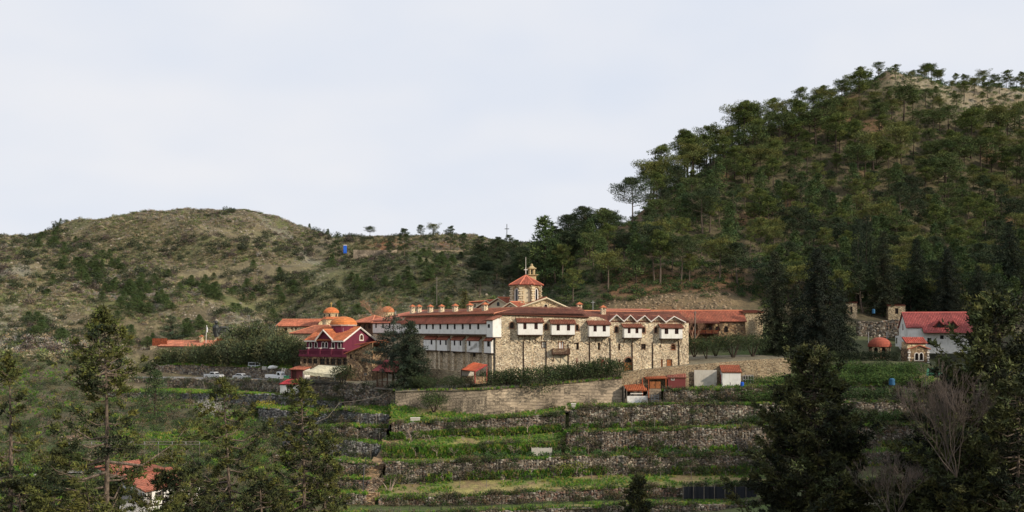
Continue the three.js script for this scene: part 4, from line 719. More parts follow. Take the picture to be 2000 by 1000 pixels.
// ------------------------------------------------------------------ smaller buildings
// a rectangular house on face f: n runs inwards (negative); windows are [rect, options] on the front or the right-hand end
function house(name, label, cat, f, o) {
  const { deep, yb, yE, yR, wall, color, type = 'gable', wins = [], endWins = [], over = 0.4, tile, leftEnd = true } = o, L = f.len, g = thing(name, label, cat, f.at(L / 2, yb, -deep / 2));
  const holes = wins.map(([r, q]) => outline(r, q?.arch)), back = new Face(f.at(L, 0, -deep), f.at(0, 0, -deep)), right = new Face(f.at(L, 0, 0), f.at(L, 0, -deep)), left = new Face(f.at(0, 0, -deep), f.at(0, 0, 0)), y0 = yb - 2;
  mk('wall', wallGeom(f, outline([0, y0, L, yE]), holes, 0.35), wall, g);
  const top = type === 'gable' ? [[deep - 0.01, yE], [deep / 2, yR - 0.1], [0.01, yE]] : type === 'lean' ? [[deep - 0.01, yR - 0.1], [0.01, yE]] : [[deep - 0.01, yE], [0.01, yE]], topL = type === 'lean' ? [[deep - 0.01, yE], [0.01, yR - 0.1]] : top;
  mk('wall', wallGeom(right, [[0.01, y0], [deep - 0.01, y0], ...top], endWins.map(([r, q]) => outline(r, q?.arch)), 0.35), o.endMat ?? wall, g);
  mk('wall', wallGeom(left, [[0.01, y0], [deep - 0.01, y0], ...topL], [], 0.35), wall, g); mk('wall', wallGeom(back, outline([0, y0, L, type === 'lean' ? yR - 0.1 : yE]), [], 0.35), wall, g);
  for (const [r, q] of wins) addWindow(g, f, r, q ?? {}); for (const [r, q] of endWins) addWindow(g, right, r, q ?? {});
  if (type === 'gable') gableRoof(g, f, -over, L + over, over, -deep - over, yE - 0.12, yR + 0.1, color, tile);
  else if (type === 'hip') hipRoof(g, f, -over, L + over, over, -deep - over, yE, yR, color, tile);
  else if (type === 'lean') roof(g, [[[f.at(-over, yE - 0.05, over), f.at(L + over, yE - 0.05, over), f.at(L + over, yR + 0.1, -deep - 0.2), f.at(-over, yR + 0.1, -deep - 0.2)], f.T]], color, [], tile);
  g.userData.right = undefined; return { g, right, left };
}
const dome = (parent, c, r, h, color, name = 'dome') => { const mb = new MB(true), n = 28, m = 10, rnd = rngOf(Math.round(c.x * 31)), pt = (i, j) => { const a = i / n * Math.PI * 2, b = j / m * Math.PI / 2; return V(c.x + Math.cos(a) * Math.cos(b) * r, c.y + Math.sin(b) * h, c.z + Math.sin(a) * Math.cos(b) * r); }; for (let i = 0; i < n; i++) for (let j = 0; j < m; j++) { const k = (0.76 + 0.36 * rnd()) * (j % 2 ? 0.92 : 1.05); mb.k = color.map((x) => x * k); mb.quad(pt(i, j), pt(i + 1, j), pt(i + 1, j + 1), pt(i, j + 1)); } return mk(name, mb, M.tile, parent); };
const ngon = (c, r, y, n, a0 = 0) => Array.from({ length: n }, (_, i) => { const a = a0 - i / n * Math.PI * 2; return V(c.x + Math.cos(a) * r, y, c.z + Math.sin(a) * r); });
// right-hand extension with a long red roof
{
  const f = Face.px(1262, 197, 1455, 196), Y = (v) => f.px(1400, v)[1];
  const h = house('annex', 'long low stone annex with an orange tiled roof beyond the front wing', 'building', f, { deep: 9, yb: Y(668), yE: Y(627), yR: yOf(607.5, 201), wall: M.brown, color: [0.40, 0.125, 0.07], wins: [[f.rect(1397, 637, 1406, 647), { arch: 1 }], [f.rect(1414, 637, 1422, 649), { arch: 1 }], [f.rect(1384, 637, 1391, 645), { arch: 1 }]] });
  const g = h.g, ff = f.off(2.2), r = ff.rect(1340, 645.5, 1404, 651); mk('gallery_floor', new MB().box(f.at((r[0] + r[2]) / 2, r[1] - 0.1, 1.1), f.T, UP, f.N, r[2] - r[0], 0.2, 2.2), M.woodRed, g);
  const rl = new MB(); for (let s = r[0]; s < r[2]; s += 0.3) rl.box(f.at(s, (r[1] + r[3]) / 2, 2.15), f.T, UP, f.N, 0.2, r[3] - r[1], 0.06); rl.box(f.at((r[0] + r[2]) / 2, r[3] + 0.04, 2.15), f.T, UP, f.N, r[2] - r[0], 0.1, 0.14); mk('railing', rl, M.rust, g);
  for (let i = 0; i <= 5; i++) mk('post', new MB().box(f.at(lerp(r[0] + 0.1, r[2] - 0.1, i / 5), (r[1] + Y(631)) / 2, 2.12), f.T, UP, f.N, 0.16, Y(631) - r[1], 0.16), M.woodRed, g);
  roof(g, [[[f.at(r[0] - 0.3, Y(631.5), 2.5), f.at(r[2] + 0.3, Y(631.5), 2.5), f.at(r[2] + 0.3, Y(628), 0.3), f.at(r[0] - 0.3, Y(628), 0.3)], f.T]], RED);
  const a2 = Face.px(1456, 198, 1490, 199); house('stone_shed', 'grey stone shed with a flat wall top beside the annex end', 'shed', a2, { deep: 4, yb: a2.px(1470, 668)[1], yE: a2.px(1470, 609)[1], yR: a2.px(1470, 606)[1], wall: M.stoneGrey, color: RED, type: 'lean' });
}
// red tiled roofs and walls inside the court
for (const [ua, da, ub, db, ve, vr, deep, lab] of [[1190, 196, 1275, 197, 612, 605.5, 8, 'low tiled court range behind the front wing, right of the chimneys'], [800, 222, 960, 203, 612, 606, 7, 'low tiled court range hidden behind the chimneys of the side wing']]) { const f = Face.px(ua, da, ub, db); house('court_range', lab, 'building', f, { deep, yb: -8, yE: f.px((ua + ub) / 2, ve)[1], yR: yOf(vr, (da + db) / 2 + deep / 2), wall: M.stoneWarm, color: PINK }); }
{ const f = Face.px(920, 206, 950, 204); house('court_house', 'cream plastered block with a tiled roof behind the chimneys', 'building', f, { deep: 5, yb: -8, yE: f.px(935, 590)[1], yR: f.px(935, 587)[1], wall: M.cream, color: RED, type: 'hip', wins: [[f.rect(926, 594, 929, 601), {}], [f.rect(936, 594, 939, 601), {}]] }); }
// ---- purple church with white trim
const p6 = (X, Y) => [500 + X / 5.557, 580 + Y / 5.557];
{
  const c = V(xOf(670, 196), 0, -196), A = V(xOf(599, 201), 0, -201), Bq = V(xOf(731, 206), 0, -206), f = new Face(A, c), e = new Face(c, Bq), L = f.len, D = e.len;
  const yb = f.px(640, 692)[1], yE = f.px(669, 664.5)[1], yR = yE + 2.9, g = thing('purple_church', 'dark purple church with white arched windows and an orange dome', 'church', V((A.x + Bq.x) / 2, yb, (A.z + Bq.z) / 2 - 2));
  const w6 = (ff, X0, Y0, X1, Y1) => { const a = p6(X0, Y0), b = p6(X1, Y1); return ff.rect(a[0], a[1], b[0], b[1]); };
  const wf = [[580, 490, 606, 550], [637, 490, 663, 550], [717, 490, 741, 550], [752, 490, 776, 550], [825, 490, 852, 555], [891, 490, 920, 555]].map((q) => w6(f, ...q)), pk = f.px(...p6(745, 365)), pl = f.px(...p6(670, 462))[0], pr = f.px(...p6(838, 462))[0];
  mk('wall', wallGeom(f, [[0, yb - 1], [L - 0.01, yb - 1], [L - 0.01, yE], [pr, yE], pk, [pl, yE], [0, yE]], wf.map((r) => outline(r, 1)), 0.35), M.purple, g);
  wf.forEach((r) => addWindow(g, f, r, { arch: 1, surround: M.trim, sw: 0.13, frame: M.woodDark, bars: false }));
  const we = w6(e, 1128, 410, 1160, 465), ek = e.px(...p6(1150, 362)); mk('wall', wallGeom(e, [[0.01, yb - 1], [D, yb - 1], [D, yE], [D / 2, yR], [0.01, yE]], [outline(we, 1)], 0.35), M.purple, g); addWindow(g, e, we, { arch: 1, surround: M.trim, sw: 0.24, frame: M.woodOrange });
  const o = 0.5, nm = -D / 2;
  roof(g, [[[f.at(-o, yE - 0.1, o), f.at(L + o, yE - 0.1, o), f.at(L + o, yR + 0.1, nm), f.at(-o, yR + 0.1, nm)], f.T], [[f.at(L + o, yE - 0.1, -D - o), f.at(-o, yE - 0.1, -D - o), f.at(-o, yR + 0.1, nm), f.at(L + o, yR + 0.1, nm)], f.T]], ORANGE, [[f.at(-o, yR + 0.12, nm), f.at(L + o, yR + 0.12, nm)]]);
  mk('gable_edge', new MB().tube([e.at(-0.45, yE - 0.3, 0.42), e.at(D / 2, yR - 0.02, 0.42), e.at(D + 0.4, yE - 0.3, 0.42)], 0.22, 5), M.trim, g);
  mk('eave_trim', new MB().box(f.at((L + pr) / 2 + 0.2, yE - 0.24, 0.5), f.T, UP, f.N, L - pr + 0.5, 0.28, 0.14).box(f.at(pl / 2 - 0.2, yE - 0.24, 0.5), f.T, UP, f.N, pl + 0.3, 0.28, 0.14), M.trim, g);
  roof(g, [[[f.at(pl - 0.2, yE + 0.15, 0.45), f.at(pk[0], pk[1] + 0.25, 0.45), f.at(pk[0], pk[1] + 0.25, -5), f.at(pl - 0.2, yE + 0.15, -1)], f.N], [[f.at(pk[0], pk[1] + 0.25, 0.45), f.at(pr + 0.2, yE + 0.15, 0.45), f.at(pr + 0.2, yE + 0.15, -1), f.at(pk[0], pk[1] + 0.25, -5)], f.N]], ORANGE, [[f.at(pk[0], pk[1] + 0.28, 0.45), f.at(pk[0], pk[1] + 0.28, -5)]]);
  mk('gable_edge', new MB().tube([f.at(pl - 0.3, yE - 0.05, 0.5), f.at(pk[0], pk[1] + 0.12, 0.5), f.at(pr + 0.3, yE - 0.05, 0.5)], 0.2, 5), M.trim, g);
  // dome on its drum
  const C = P(671, 640, 203), yd0 = yE, yd1 = yOf(634, 203), R = 2.85; mk('drum', new MB().loft(ngon(C, R, yd0, 12), ngon(C, R, yd1, 12)), M.purple, g); mk('drum_cornice', new MB().loft(ngon(C, R + 0.2, yd1 - 0.3, 12), ngon(C, R + 0.4, yd1, 12)), M.trim, g);
  for (let i = 0; i < 12; i += 2) { const q = ngon(C, R, 0, 12, Math.PI / 12 + 0.2), fa = new Face(q[(i + 1) % 12], q[i]); const l = fa.len, r = [l / 2 - 0.3, yd1 - 1.65, l / 2 + 0.3, yd1 - 0.55]; mk('window', ring(fa, r, 1, 0.15, 0.1, 0.12), M.trim, g); mk('pane', wallGeom(fa, outline(r, 1), [], 0.04, 0.08), M.pane, g); }
  dome(g, V(C.x, yd1, C.z), R + 0.35, yOf(618, 203) - yd1, [0.52, 0.17, 0.045]);
  // balcony deck, balustrade and the stone lower storey
  const fo = f.off(2.4), r = w6(fo, 462, 622, 985, 655); mk('deck', new MB().box(f.at((r[0] + r[2]) / 2, (r[1] + r[3]) / 2, 1.2), f.T, UP, f.N, r[2] - r[0], r[3] - r[1], 2.4), M.purple, g);
  const bal = new MB(); for (let s = r[0] + 0.2; s < r[2]; s += 0.32) bal.box(f.at(s, r[3] + 0.45, 2.25), f.T, UP, f.N, 0.13, 0.9, 0.1); bal.box(f.at((r[0] + r[2]) / 2, r[3] + 0.95, 2.25), f.T, UP, f.N, r[2] - r[0], 0.14, 0.2); mk('balustrade', bal, M.purple, g);
  for (const X of [560, 690, 813, 938]) { const s = fo.px(...p6(X, 600))[0]; mk('pier', new MB().box(f.at(s, r[3] + 0.7, 2.25), f.T, UP, f.N, 0.42, 1.5, 0.42), M.purple, g); mk('pier_cap', new MB().box(f.at(s, r[3] + 1.5, 2.25), f.T, UP, f.N, 0.6, 0.14, 0.6), M.trim, g); }
  const ylo = fo.px(640, 722)[1] - 3, ws = [[500, 535], [552, 597], [610, 655], [680, 735], [752, 785], [800, 850], [868, 915], [935, 980]].map(([a, b]) => w6(fo, a, 668, b, a > 860 ? 740 : a > 670 ? 738 : 725));
  mk('wall', wallGeom(f.off(2.1), outline([r[0] + 0.3, ylo, r[2], r[1]]), ws.map((w) => outline(w)), 0.35), M.brown, g);
  ws.forEach((w) => addWindow(g, f.off(2.1), w, { frame: M.woodBrown, depth: 0.25 }));
}
// ---- stone house with two lean-to roofs in front of the side wing
{
  const f = Face.px(677, 189, 727, 186), Y = (u, v) => f.px(u, v)[1];
  const w6 = (X0, Y0, X1, Y1) => { const a = p6(X0, Y0), b = p6(X1, Y1); return f.rect(a[0], a[1], b[0], b[1]); };
  const h = house('stone_house', 'brown stone house with slanting red roof next to the purple church', 'house', f, { deep: 6, yb: Y(700, 743), yE: Y(700, 690), yR: Y(700, 676), wall: M.brown, color: ORANGE, type: 'flat', wins: [[w6(1140, 605, 1188, 662), { frame: M.woodDark }], [w6(1015, 625, 1040, 672), { frame: M.woodDark }], [w6(1015, 735, 1035, 790), { frame: M.woodDark }], [w6(1165, 822, 1205, 850), { frame: M.trim }]] }), g = h.g, L = f.len;
  const yl = Y(678, 690), yr = Y(725, 669);
  mk('gable_wall', wallGeom(f, [[0, Y(678, 690) - 0.02], [L, Y(725, 690) - 0.02], [L, yr]], [], 0.35), M.brown, g);
  roof(g, [[[f.at(-0.4, yl - 0.1, 0.4), f.at(L + 0.2, yr + 0.1, 0.4), f.at(L + 0.2, yr + 0.1, -6.3), f.at(-0.4, yl - 0.1, -6.3)], f.N]], ORANGE);
  const f2 = f.off(-4.5), ya = f2.px(670, 673)[1], yc = f2.px(726, 664)[1]; roof(g, [[[f2.at(-1.2, ya, 0), f2.at(L + 0.3, yc, 0), f2.at(L + 0.3, yc + 0.3, -2.8), f2.at(-1.2, ya + 0.3, -2.8)], f.N]], ORANGE);
  mk('wall', wallGeom(f2, [[0, Y(700, 690)], [L, Y(700, 690)], [L, yc - 0.15], [0, ya - 0.05]], [], 0.3, -0.4), M.brown, g);
}
// ---- stone chapel with a small orange dome
{
  const C = P(647, 640, 226), Y = (v) => yOf(v, 226), g = thing('domed_chapel', 'small stone chapel with a round drum and bright orange dome with a gold cross', 'chapel', V(C.x, Y(672), C.z));
  mk('body', new MB().loft(ngon(C, 2.35, Y(690), 8, 0.4), ngon(C, 2.35, Y(623), 8, 0.4)), M.stoneWarm, g); mk('shoulder', new MB().loft(ngon(C, 2.6, Y(623.5), 8, 0.4), ngon(C, 1.95, Y(618.5), 8, 0.4)), std(lin(...ORANGE)), g);
  mk('drum', new MB().loft(ngon(C, 1.85, Y(620), 14), ngon(C, 1.85, Y(611.5), 14)), M.stoneWarm, g);
  for (const a of [0.6, 1.6, 2.6]) mk('window', new MB().box(V(C.x + Math.cos(a) * 1.83, Y(616), C.z + Math.sin(a) * 1.83), V(-Math.sin(a), 0, Math.cos(a)), UP, V(Math.cos(a), 0, Math.sin(a)), 0.42, 0.75, 0.14), M.dark, g);
  mk('dome_rim', new MB().loft(ngon(C, 2.0, Y(612), 14), ngon(C, 2.1, Y(611), 14)), M.stoneWarm, g); dome(g, V(C.x, Y(611), C.z), 2.05, Y(600) - Y(611), [0.55, 0.16, 0.045]);
  mk('cross', new MB().box(V(C.x, Y(595.5), C.z), V(1, 0, 0), UP, V(0, 0, 1), 0.13, Y(590) - Y(600.5), 0.13).box(V(C.x, Y(592.5), C.z + 0.005), V(1, 0, 0), UP, V(0, 0, 1), 0.6, 0.13, 0.11), std(lin(0.55, 0.36, 0.09), { rough: 0.4 }), g);
  const C2 = P(757, 612, 236), Y2 = (v) => yOf(v, 236), g2 = thing('domed_chapel', 'round stone turret with a dull orange dome beside the bare tree', 'chapel', V(C2.x, Y2(640), C2.z)); mk('drum', new MB().loft(ngon(C2, 1.7, Y2(650), 14), ngon(C2, 1.7, Y2(609), 14)), M.stoneWarm, g2); dome(g2, V(C2.x, Y2(609.5), C2.z), 1.9, Y2(597.5) - Y2(609), [0.42, 0.15, 0.06]);
}
// ---- stone houses behind the olives
{
  let f = Face.px(541, 232, 614, 229); const Y = (v) => f.px(575, v)[1];
  house('stone_house', 'pale stone house with a red tiled roof and small shuttered windows behind the olives', 'house', f, { deep: 7, yb: Y(668), yE: Y(636.5), yR: yOf(624.5, 234), wall: M.stoneWarm, color: [0.42, 0.14, 0.075], wins: [[f.rect(554.5, 640, 561, 649), { frame: M.woodBrown, pane: M.woodBrown }], [f.rect(568.5, 639.5, 572, 644), { frame: M.woodBrown, pane: M.woodBrown }], [f.rect(576, 639.5, 579.5, 644), { frame: M.woodBrown, pane: M.woodBrown }]] });
  f = Face.px(569, 222, 652, 217); house('stone_house', 'low stone house with a wide hipped brown red roof before the domed chapel', 'house', f, { deep: 9, yb: f.px(610, 690)[1], yE: f.px(610, 651.5)[1], yR: yOf(635.5, 225), wall: M.stoneWarm, color: [0.30, 0.105, 0.06], type: 'hip' });
  f = Face.px(697, 226, 727, 222); const h = house('open_pavilion', 'dark timber pavilion with a hipped orange roof beside the white gallery end', 'pavilion', f, { deep: 7, yb: f.px(710, 690)[1], yE: f.px(710, 630)[1], yR: yOf(616, 228), wall: M.woodBrown, color: [0.40, 0.14, 0.08], type: 'hip', over: 1, wins: [[f.rect(700, 633, 707, 642), { arch: 1 }], [f.rect(710, 633, 717, 642), { arch: 1 }], [f.rect(719, 633, 725, 642), { arch: 1 }]] });
}
// ---- long stone building with rusty panels, far left
{
  const f = Face.px(293, 252, 478, 240), Y = (u, v) => f.px(u, v)[1], a = f.px(312, 680)[0], b = f.px(416, 680)[0], L = f.len, yb = Y(330, 705);
  const g = thing('memorial_building', 'long low stone building with rusty steel panels and a tiled roof above the olives', 'building', f.at(L / 2, yb, -3)), wr = f.rect(350.5, 679, 356, 688), dr = f.rect(384, 682, 390, 690), ys = Y(350, 676);
  mk('wall', wallGeom(f, [[0, yb - 3], [L, yb - 3], [L, ys], [0, ys]], [outline(wr), outline(dr)], 0.4), M.stoneWarm, g); addWindow(g, f, wr, { frame: M.woodBrown, surround: M.trim, sw: 0.1 }); addWindow(g, f, dr, { frame: M.woodBrown });
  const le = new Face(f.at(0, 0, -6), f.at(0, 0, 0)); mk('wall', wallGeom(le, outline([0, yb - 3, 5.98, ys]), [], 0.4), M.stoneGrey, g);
  roof(g, [[[f.at(a - 0.5, ys - 0.05, 0.5), f.at(b + 0.5, ys - 0.05, 0.5), f.at(b + 0.5, ys + 1.55, -4), f.at(a - 0.5, ys + 1.55, -4)], f.T]], [0.46, 0.17, 0.10], [[f.at(a - 0.5, ys + 1.58, -4), f.at(b + 0.5, ys + 1.58, -4)]]);
  for (const [u0, u1, v0, v1] of [[293, 322, 661, 676], [419, 460, 660.5, 675.5]]) { const n = 5, s0 = f.px(u0, 670)[0], s1 = f.px(u1, 670)[0]; for (let i = 0; i < n; i++) mk('steel_panel', new MB().box(f.at(lerp(s0, s1, (i + 0.5) / n), (Y(u0, v0) + Y(u0, v1)) / 2, -0.9), f.T, UP, f.N, (s1 - s0) / n - 0.04, Y(u0, v0) - Y(u0, v1), 0.1), M.rust, g); mk('wall', wallGeom(f, outline([s0, yb - 3, s1, Y(u0, v1) + 0.02]), [], 0.8, -1.0), M.stoneWarm, g); }
  chimney(g, f.at(f.px(380.5, 668)[0], ys + 1.1, -2.8), Y(380, 658) - ys - 1, 0.85, M.stoneWarm, ORANGE);
  const wp = f.px(475, 675)[0]; for (const [u0, u1] of [[482, 486], [538, 558]]) { const p = P(u0, 662, 244), q = P(u1, 672, 242); tag(structureThing('rusty_panel', new MB().abox(p.x, q.x, q.y - 3, p.y, q.z, q.z + 0.12), M.rust), u0 < 500 ? 'narrow rusty steel panel among the olive tops' : 'wide rusty steel panel among the olive tops below the stone house', 'panel', null, 'thing'); }
}
function structureThing(name, mb, mat) { const m = shade(new THREE.Mesh(mb.geometry(), mat)); m.name = numbered(name); scene.add(m); return m; }
// ---- bronze statue, flag and flagpole
{
  const d = 250, Y = (v) => yOf(v, d), X = (u) => xOf(u, d), g = thing('statue', 'dark bronze statue of a standing figure with a spread eagle wing at its side', 'statue', V(X(423), Y(668), -d)), mb = new MB();
  mk('plinth', new MB().abox(X(419.5), X(429), Y(675), Y(657), -d - 1.2, -d), M.stoneGrey, g);
  const body = [[423, 658, 0.75], [422, 652, 0.8], [421.5, 646, 0.85], [421, 640, 1.0], [421.2, 636, 0.75], [421.4, 633.5, 0.35]].map(([u, v, r]) => [V(X(u), Y(v), -d - 0.4), r]);
  mb.tube(body.map((b) => b[0]), body.map((b) => b[1]), 9); mb.add(new THREE.SphereGeometry(0.55, 10, 8).translate(X(421.5), Y(630), -d - 0.4)); mb.tube([V(X(424.5), Y(638), -d - 0.4), V(X(427.5), Y(643), -d), V(X(427), Y(649), -d + 0.2)], [0.35, 0.28, 0.2], 6); mb.tube([V(X(418.5), Y(638), -d - 0.4), V(X(417), Y(645), -d), V(X(417.5), Y(651), -d)], [0.35, 0.28, 0.2], 6);
  mk('figure', mb, M.bronze, g);
  const wing = new MB(); for (let i = 0; i < 9; i++) { const t = i / 8, a = V(X(427 + t * 9), Y(648 - 9 * Math.sin(t * 2.2) + 2 * t), -d - 0.2 - t), b = V(X(429 + t * 17), Y(653 - 4 * Math.sin(t * 3) + t * 3), -d - 0.4 - t); wing.tube([a, V().lerpVectors(a, b, 0.5).add(V(0, 0.3, 0)), b], [0.38, 0.34, 0.08], 5); }
  wing.tube([V(X(426), Y(650), -d - 0.2), V(X(431), Y(640), -d - 0.5), V(X(440), Y(640), -d - 1.2), V(X(447), Y(650), -d - 1.5)], [0.5, 0.55, 0.5, 0.2], 7); mk('wing', wing, M.bronze, g);
  const q = thing('flagpole', 'white flagpole with a limp pale flag beside the dark statue', 'flagpole', V(X(410), Y(668), -d + 3)); mk('pole', new MB().tube([V(X(409), Y(680), -d + 3), V(X(410.8), Y(635), -d + 3)], 0.09, 6), M.trim, q);
  const fl = new MB(); for (let i = 0; i < 4; i++) fl.quad(V(X(411 + i * 0.5), Y(637 + i * 0.8), -d + 3 + 0.2 * (i % 2)), V(X(411.5 + i * 0.5), Y(637.8 + i * 0.8), -d + 3 + 0.2 * ((i + 1) % 2)), V(X(411.3 + i * 0.5), Y(648 + i * 0.4), -d + 3 + 0.2 * ((i + 1) % 2)), V(X(410.8 + i * 0.5), Y(647.6 + i * 0.4), -d + 3 + 0.2 * (i % 2))); mk('flag', fl, M.flag, q);
}
// ---- maroon hut, awning, kiosk with a red roof by the road
{
  let f = Face.px(568, 198, 593, 196); house('maroon_hut', 'small maroon and white hut with a tiled roof between the truck and the awning', 'hut', f, { deep: 3.5, yb: f.px(580, 744)[1], yE: f.px(580, 721.5)[1], yR: f.px(580, 715)[1], wall: M.maroon, endMat: M.white, color: RED, type: 'lean', wins: [[f.rect(570, 723, 579, 742), { frame: M.woodRed, pane: M.woodRed, bars: false, name: 'door' }]] });
  f = Face.px(547, 189, 579, 187.5); house('kiosk', 'white kiosk with a bright red slanting roof below the maroon hut', 'kiosk', f, { deep: 3, yb: f.px(560, 771)[1], yE: f.px(560, 750)[1], yR: f.px(560, 743.5)[1], wall: M.white, color: [0.42, 0.04, 0.05], type: 'lean', over: 0.2, wins: [[f.rect(560, 752, 563.5, 768), { frame: M.iron, pane: M.dark }]] });
  const d = 187, g = thing('awning', 'large cream canvas awning on posts over the terrace beneath the purple church', 'awning', P(635, 748, d)), q = [P(592, 725, d), P(654, 732, d - 2), P(682, 715.5, d + 3), P(622, 713, d + 6)], n = 10, mb = new MB(), pt = (i, j) => { const a = V().lerpVectors(q[0], q[1], i / n), b = V().lerpVectors(q[3], q[2], i / n), p = V().lerpVectors(a, b, j / n); p.y += 0.18 * Math.sin(i / n * 9) * Math.sin(j / n * 3.1) - 0.25 * Math.sin(j / n * Math.PI); return p; };
  for (let i = 0; i < n; i++) for (let j = 0; j < n; j++) mb.quad(pt(i, j), pt(i + 1, j), pt(i + 1, j + 1), pt(i, j + 1));
  for (let i = 0; i < n; i++) { const a = pt(i, 0), b = pt(i + 1, 0), h = (k) => -0.55 - 0.3 * Math.abs(Math.sin(k * 1.3)); mb.quad(a, b, b.clone().add(V(0, h(i + 1), 0.05)), a.clone().add(V(0, h(i), 0.05))); }
  mk('canopy', mb, M.canvas, g); for (const k of [q[0], q[1], q[2], q[3]]) mk('post', new MB().tube([k.clone().add(V(0, -0.1, 0)), V(k.x, yOf(750, d), k.z)], 0.07, 6), M.steel, g);
  const fe = new MB(), a = P(597, 746, 184.5), b = P(664, 747.5, 180.5); for (let i = 0; i <= 44; i++) { const p = V().lerpVectors(a, b, i / 44); fe.box(V(p.x, p.y + 0.3, p.z), V(1, 0, 0), UP, V(0, 0, 1), 0.04, 1.7, 0.04); } fe.tube([a.clone().add(V(0, 1.1, 0)), b.clone().add(V(0, 1.1, 0))], 0.04, 4); fe.tube([a.clone().add(V(0, 0.1, 0)), b.clone().add(V(0, 0.1, 0))], 0.04, 4);
  const fo = thing('iron_fence', 'black iron railing along the terrace edge under the awning', 'railing', a); mk('bars', fe, M.iron, fo);
  const t = P(640, 738, 189); for (let i = 0; i < 4; i++) { const p = P(612 + i * 13, 744, 188.5), tb = thing('terrace_table', ['terrace table at the hut end under the awning', 'second terrace table under the awning', 'third terrace table under the awning', 'terrace table at the bushy end under the awning'][i], 'table', p); mk('table_top', new THREE.CylinderGeometry(0.55, 0.55, 0.06, 12).translate(p.x, p.y + 0.75, p.z), M.trim, tb); mk('leg', new MB().tube([p, V(p.x, p.y + 0.74, p.z)], 0.05, 5), M.iron, tb); }
}
// ---- timber gazebo with a striped shingle roof
{
  const f = Face.px(735, 171, 777, 166), L = f.len, Y = (v) => f.px(755, v)[1], g = thing('gazebo', 'brown timber gazebo with a pink red shingle roof beside the dark cedar', 'gazebo', f.at(L / 2, Y(758), -2)), mb = new MB(true), r = rngOf(33), deep = 4;
  for (let i = 0; i < 10; i++) { const t0 = i / 10, t1 = (i + 1.15) / 10, k = 0.8 + 0.4 * r(); mb.k = CRIMSON.map((x) => x * k); const a = (s, t, up) => f.at(s, lerp(Y(725.5), Y(704), t) + up, lerp(0.7, -deep / 2, t)); mb.loft([a(-0.5 + t0, t0, 0), a(L + 0.5, t0, 0), a(L + 0.5, t1, -0.06), a(-0.5 + t1, t1, -0.06)], [a(-0.5 + t0, t0, 0.1), a(L + 0.5, t0, 0.1), a(L + 0.5, t1, 0.0), a(-0.5 + t1, t1, 0.0)]); }
  mb.k = CRIMSON.map((x) => x * 0.7); mb.quad(f.at(0.5, Y(704), -deep / 2), f.at(L + 0.5, Y(704), -deep / 2), f.at(L + 0.5, Y(725.5), -deep - 0.7), f.at(-0.5, Y(725.5), -deep - 0.7)); mk('roof', mb, M.tile, g);
  for (const n of [0, -deep]) for (let i = 0; i <= 4; i++) mk('post', new MB().box(f.at(lerp(0.1, L - 0.1, i / 4), (Y(726) + Y(762)) / 2, n - 0.1), f.T, UP, f.N, 0.18, Y(724) - Y(762), 0.18), M.woodBrown, g);
  const br = new MB(); for (let i = 0; i < 4; i++) { const s0 = lerp(0.1, L - 0.1, i / 4), s1 = lerp(0.1, L - 0.1, (i + 1) / 4); for (let k = 0; k < 6; k++) { const a = k / 6 * Math.PI, b = (k + 1) / 6 * Math.PI, c = (s0 + s1) / 2, w = (s1 - s0) / 2; br.tube([f.at(c - Math.cos(a) * w, Y(733) + Math.sin(a) * 0.6, -0.1), f.at(c - Math.cos(b) * w, Y(733) + Math.sin(b) * 0.6, -0.1)], 0.07, 4); } }
  mk('arch_braces', br, M.woodBrown, g); const rl = new MB(); for (let s = 0.1; s < L; s += 0.28) rl.box(f.at(s, Y(751), -0.1), f.T, UP, f.N, 0.08, 1.2, 0.06); for (const v of [745, 757]) rl.box(f.at(L / 2, Y(v), -0.1), f.T, UP, f.N, L, 0.12, 0.14); mk('railing', rl, M.woodBrown, g); mk('floor', new MB().box(f.at(L / 2, Y(759.5), -deep / 2), f.T, UP, f.N, L + 0.4, 0.3, deep + 0.4), M.woodGrey, g);
  mk('bench', new MB().box(f.at(L / 2, Y(753), -deep + 0.5), f.T, UP, f.N, L - 0.6, 0.1, 0.5), M.woodBrown, g);
}
// ---- open shed with an orange roof below the side wing
{
  const d = 161, g = thing('open_shed', 'small open shed with a slanting orange red roof below the white bays', 'shed', P(925, 745, d)), a = P(901, 722, d), b = P(928, 725.5, d - 3), c = P(951, 712.5, d - 1), e = P(926, 711.5, d + 2.5), mb = new MB(true);
  tileFace(mb, [a, b, c, e], V().subVectors(b, a).normalize(), [0.46, 0.10, 0.04]); mk('roof', mb, M.tile, g); mk('fascia', new MB().tube([b, c], 0.16, 5), M.redPaint, g);
  for (const [p, k] of [[a, 0], [b, 1], [c, 1], [e, 0]]) mk('post', new MB().box(V(p.x, (p.y + yOf(746, d)) / 2, p.z), V(1, 0, 0), UP, V(0, 0, 1), 0.16, p.y - yOf(746, d), 0.16), k ? M.redPaint : M.woodDark, g);
  mk('low_wall', new MB().loft([b, c, e, a].map((p) => V(p.x, yOf(748, d), p.z)), [b, c, e, a].map((p) => V(p.x, yOf(735, d), p.z))), M.brown, g); mk('back_wall', new MB().quad(V(a.x, yOf(735, d), a.z), V(e.x, yOf(735, d), e.z), e, a), M.greyPlaster, g);
  terraceWall('low stone parapet with pale coping above the bushes, beside the dark cedar', [[800, 722, 742, 172], [855, 720, 745, 168], [902, 727, 752, 163]], { name: 'parapet_wall', mat: M.stoneGrey, stones: false, thick: 0.4 });
}
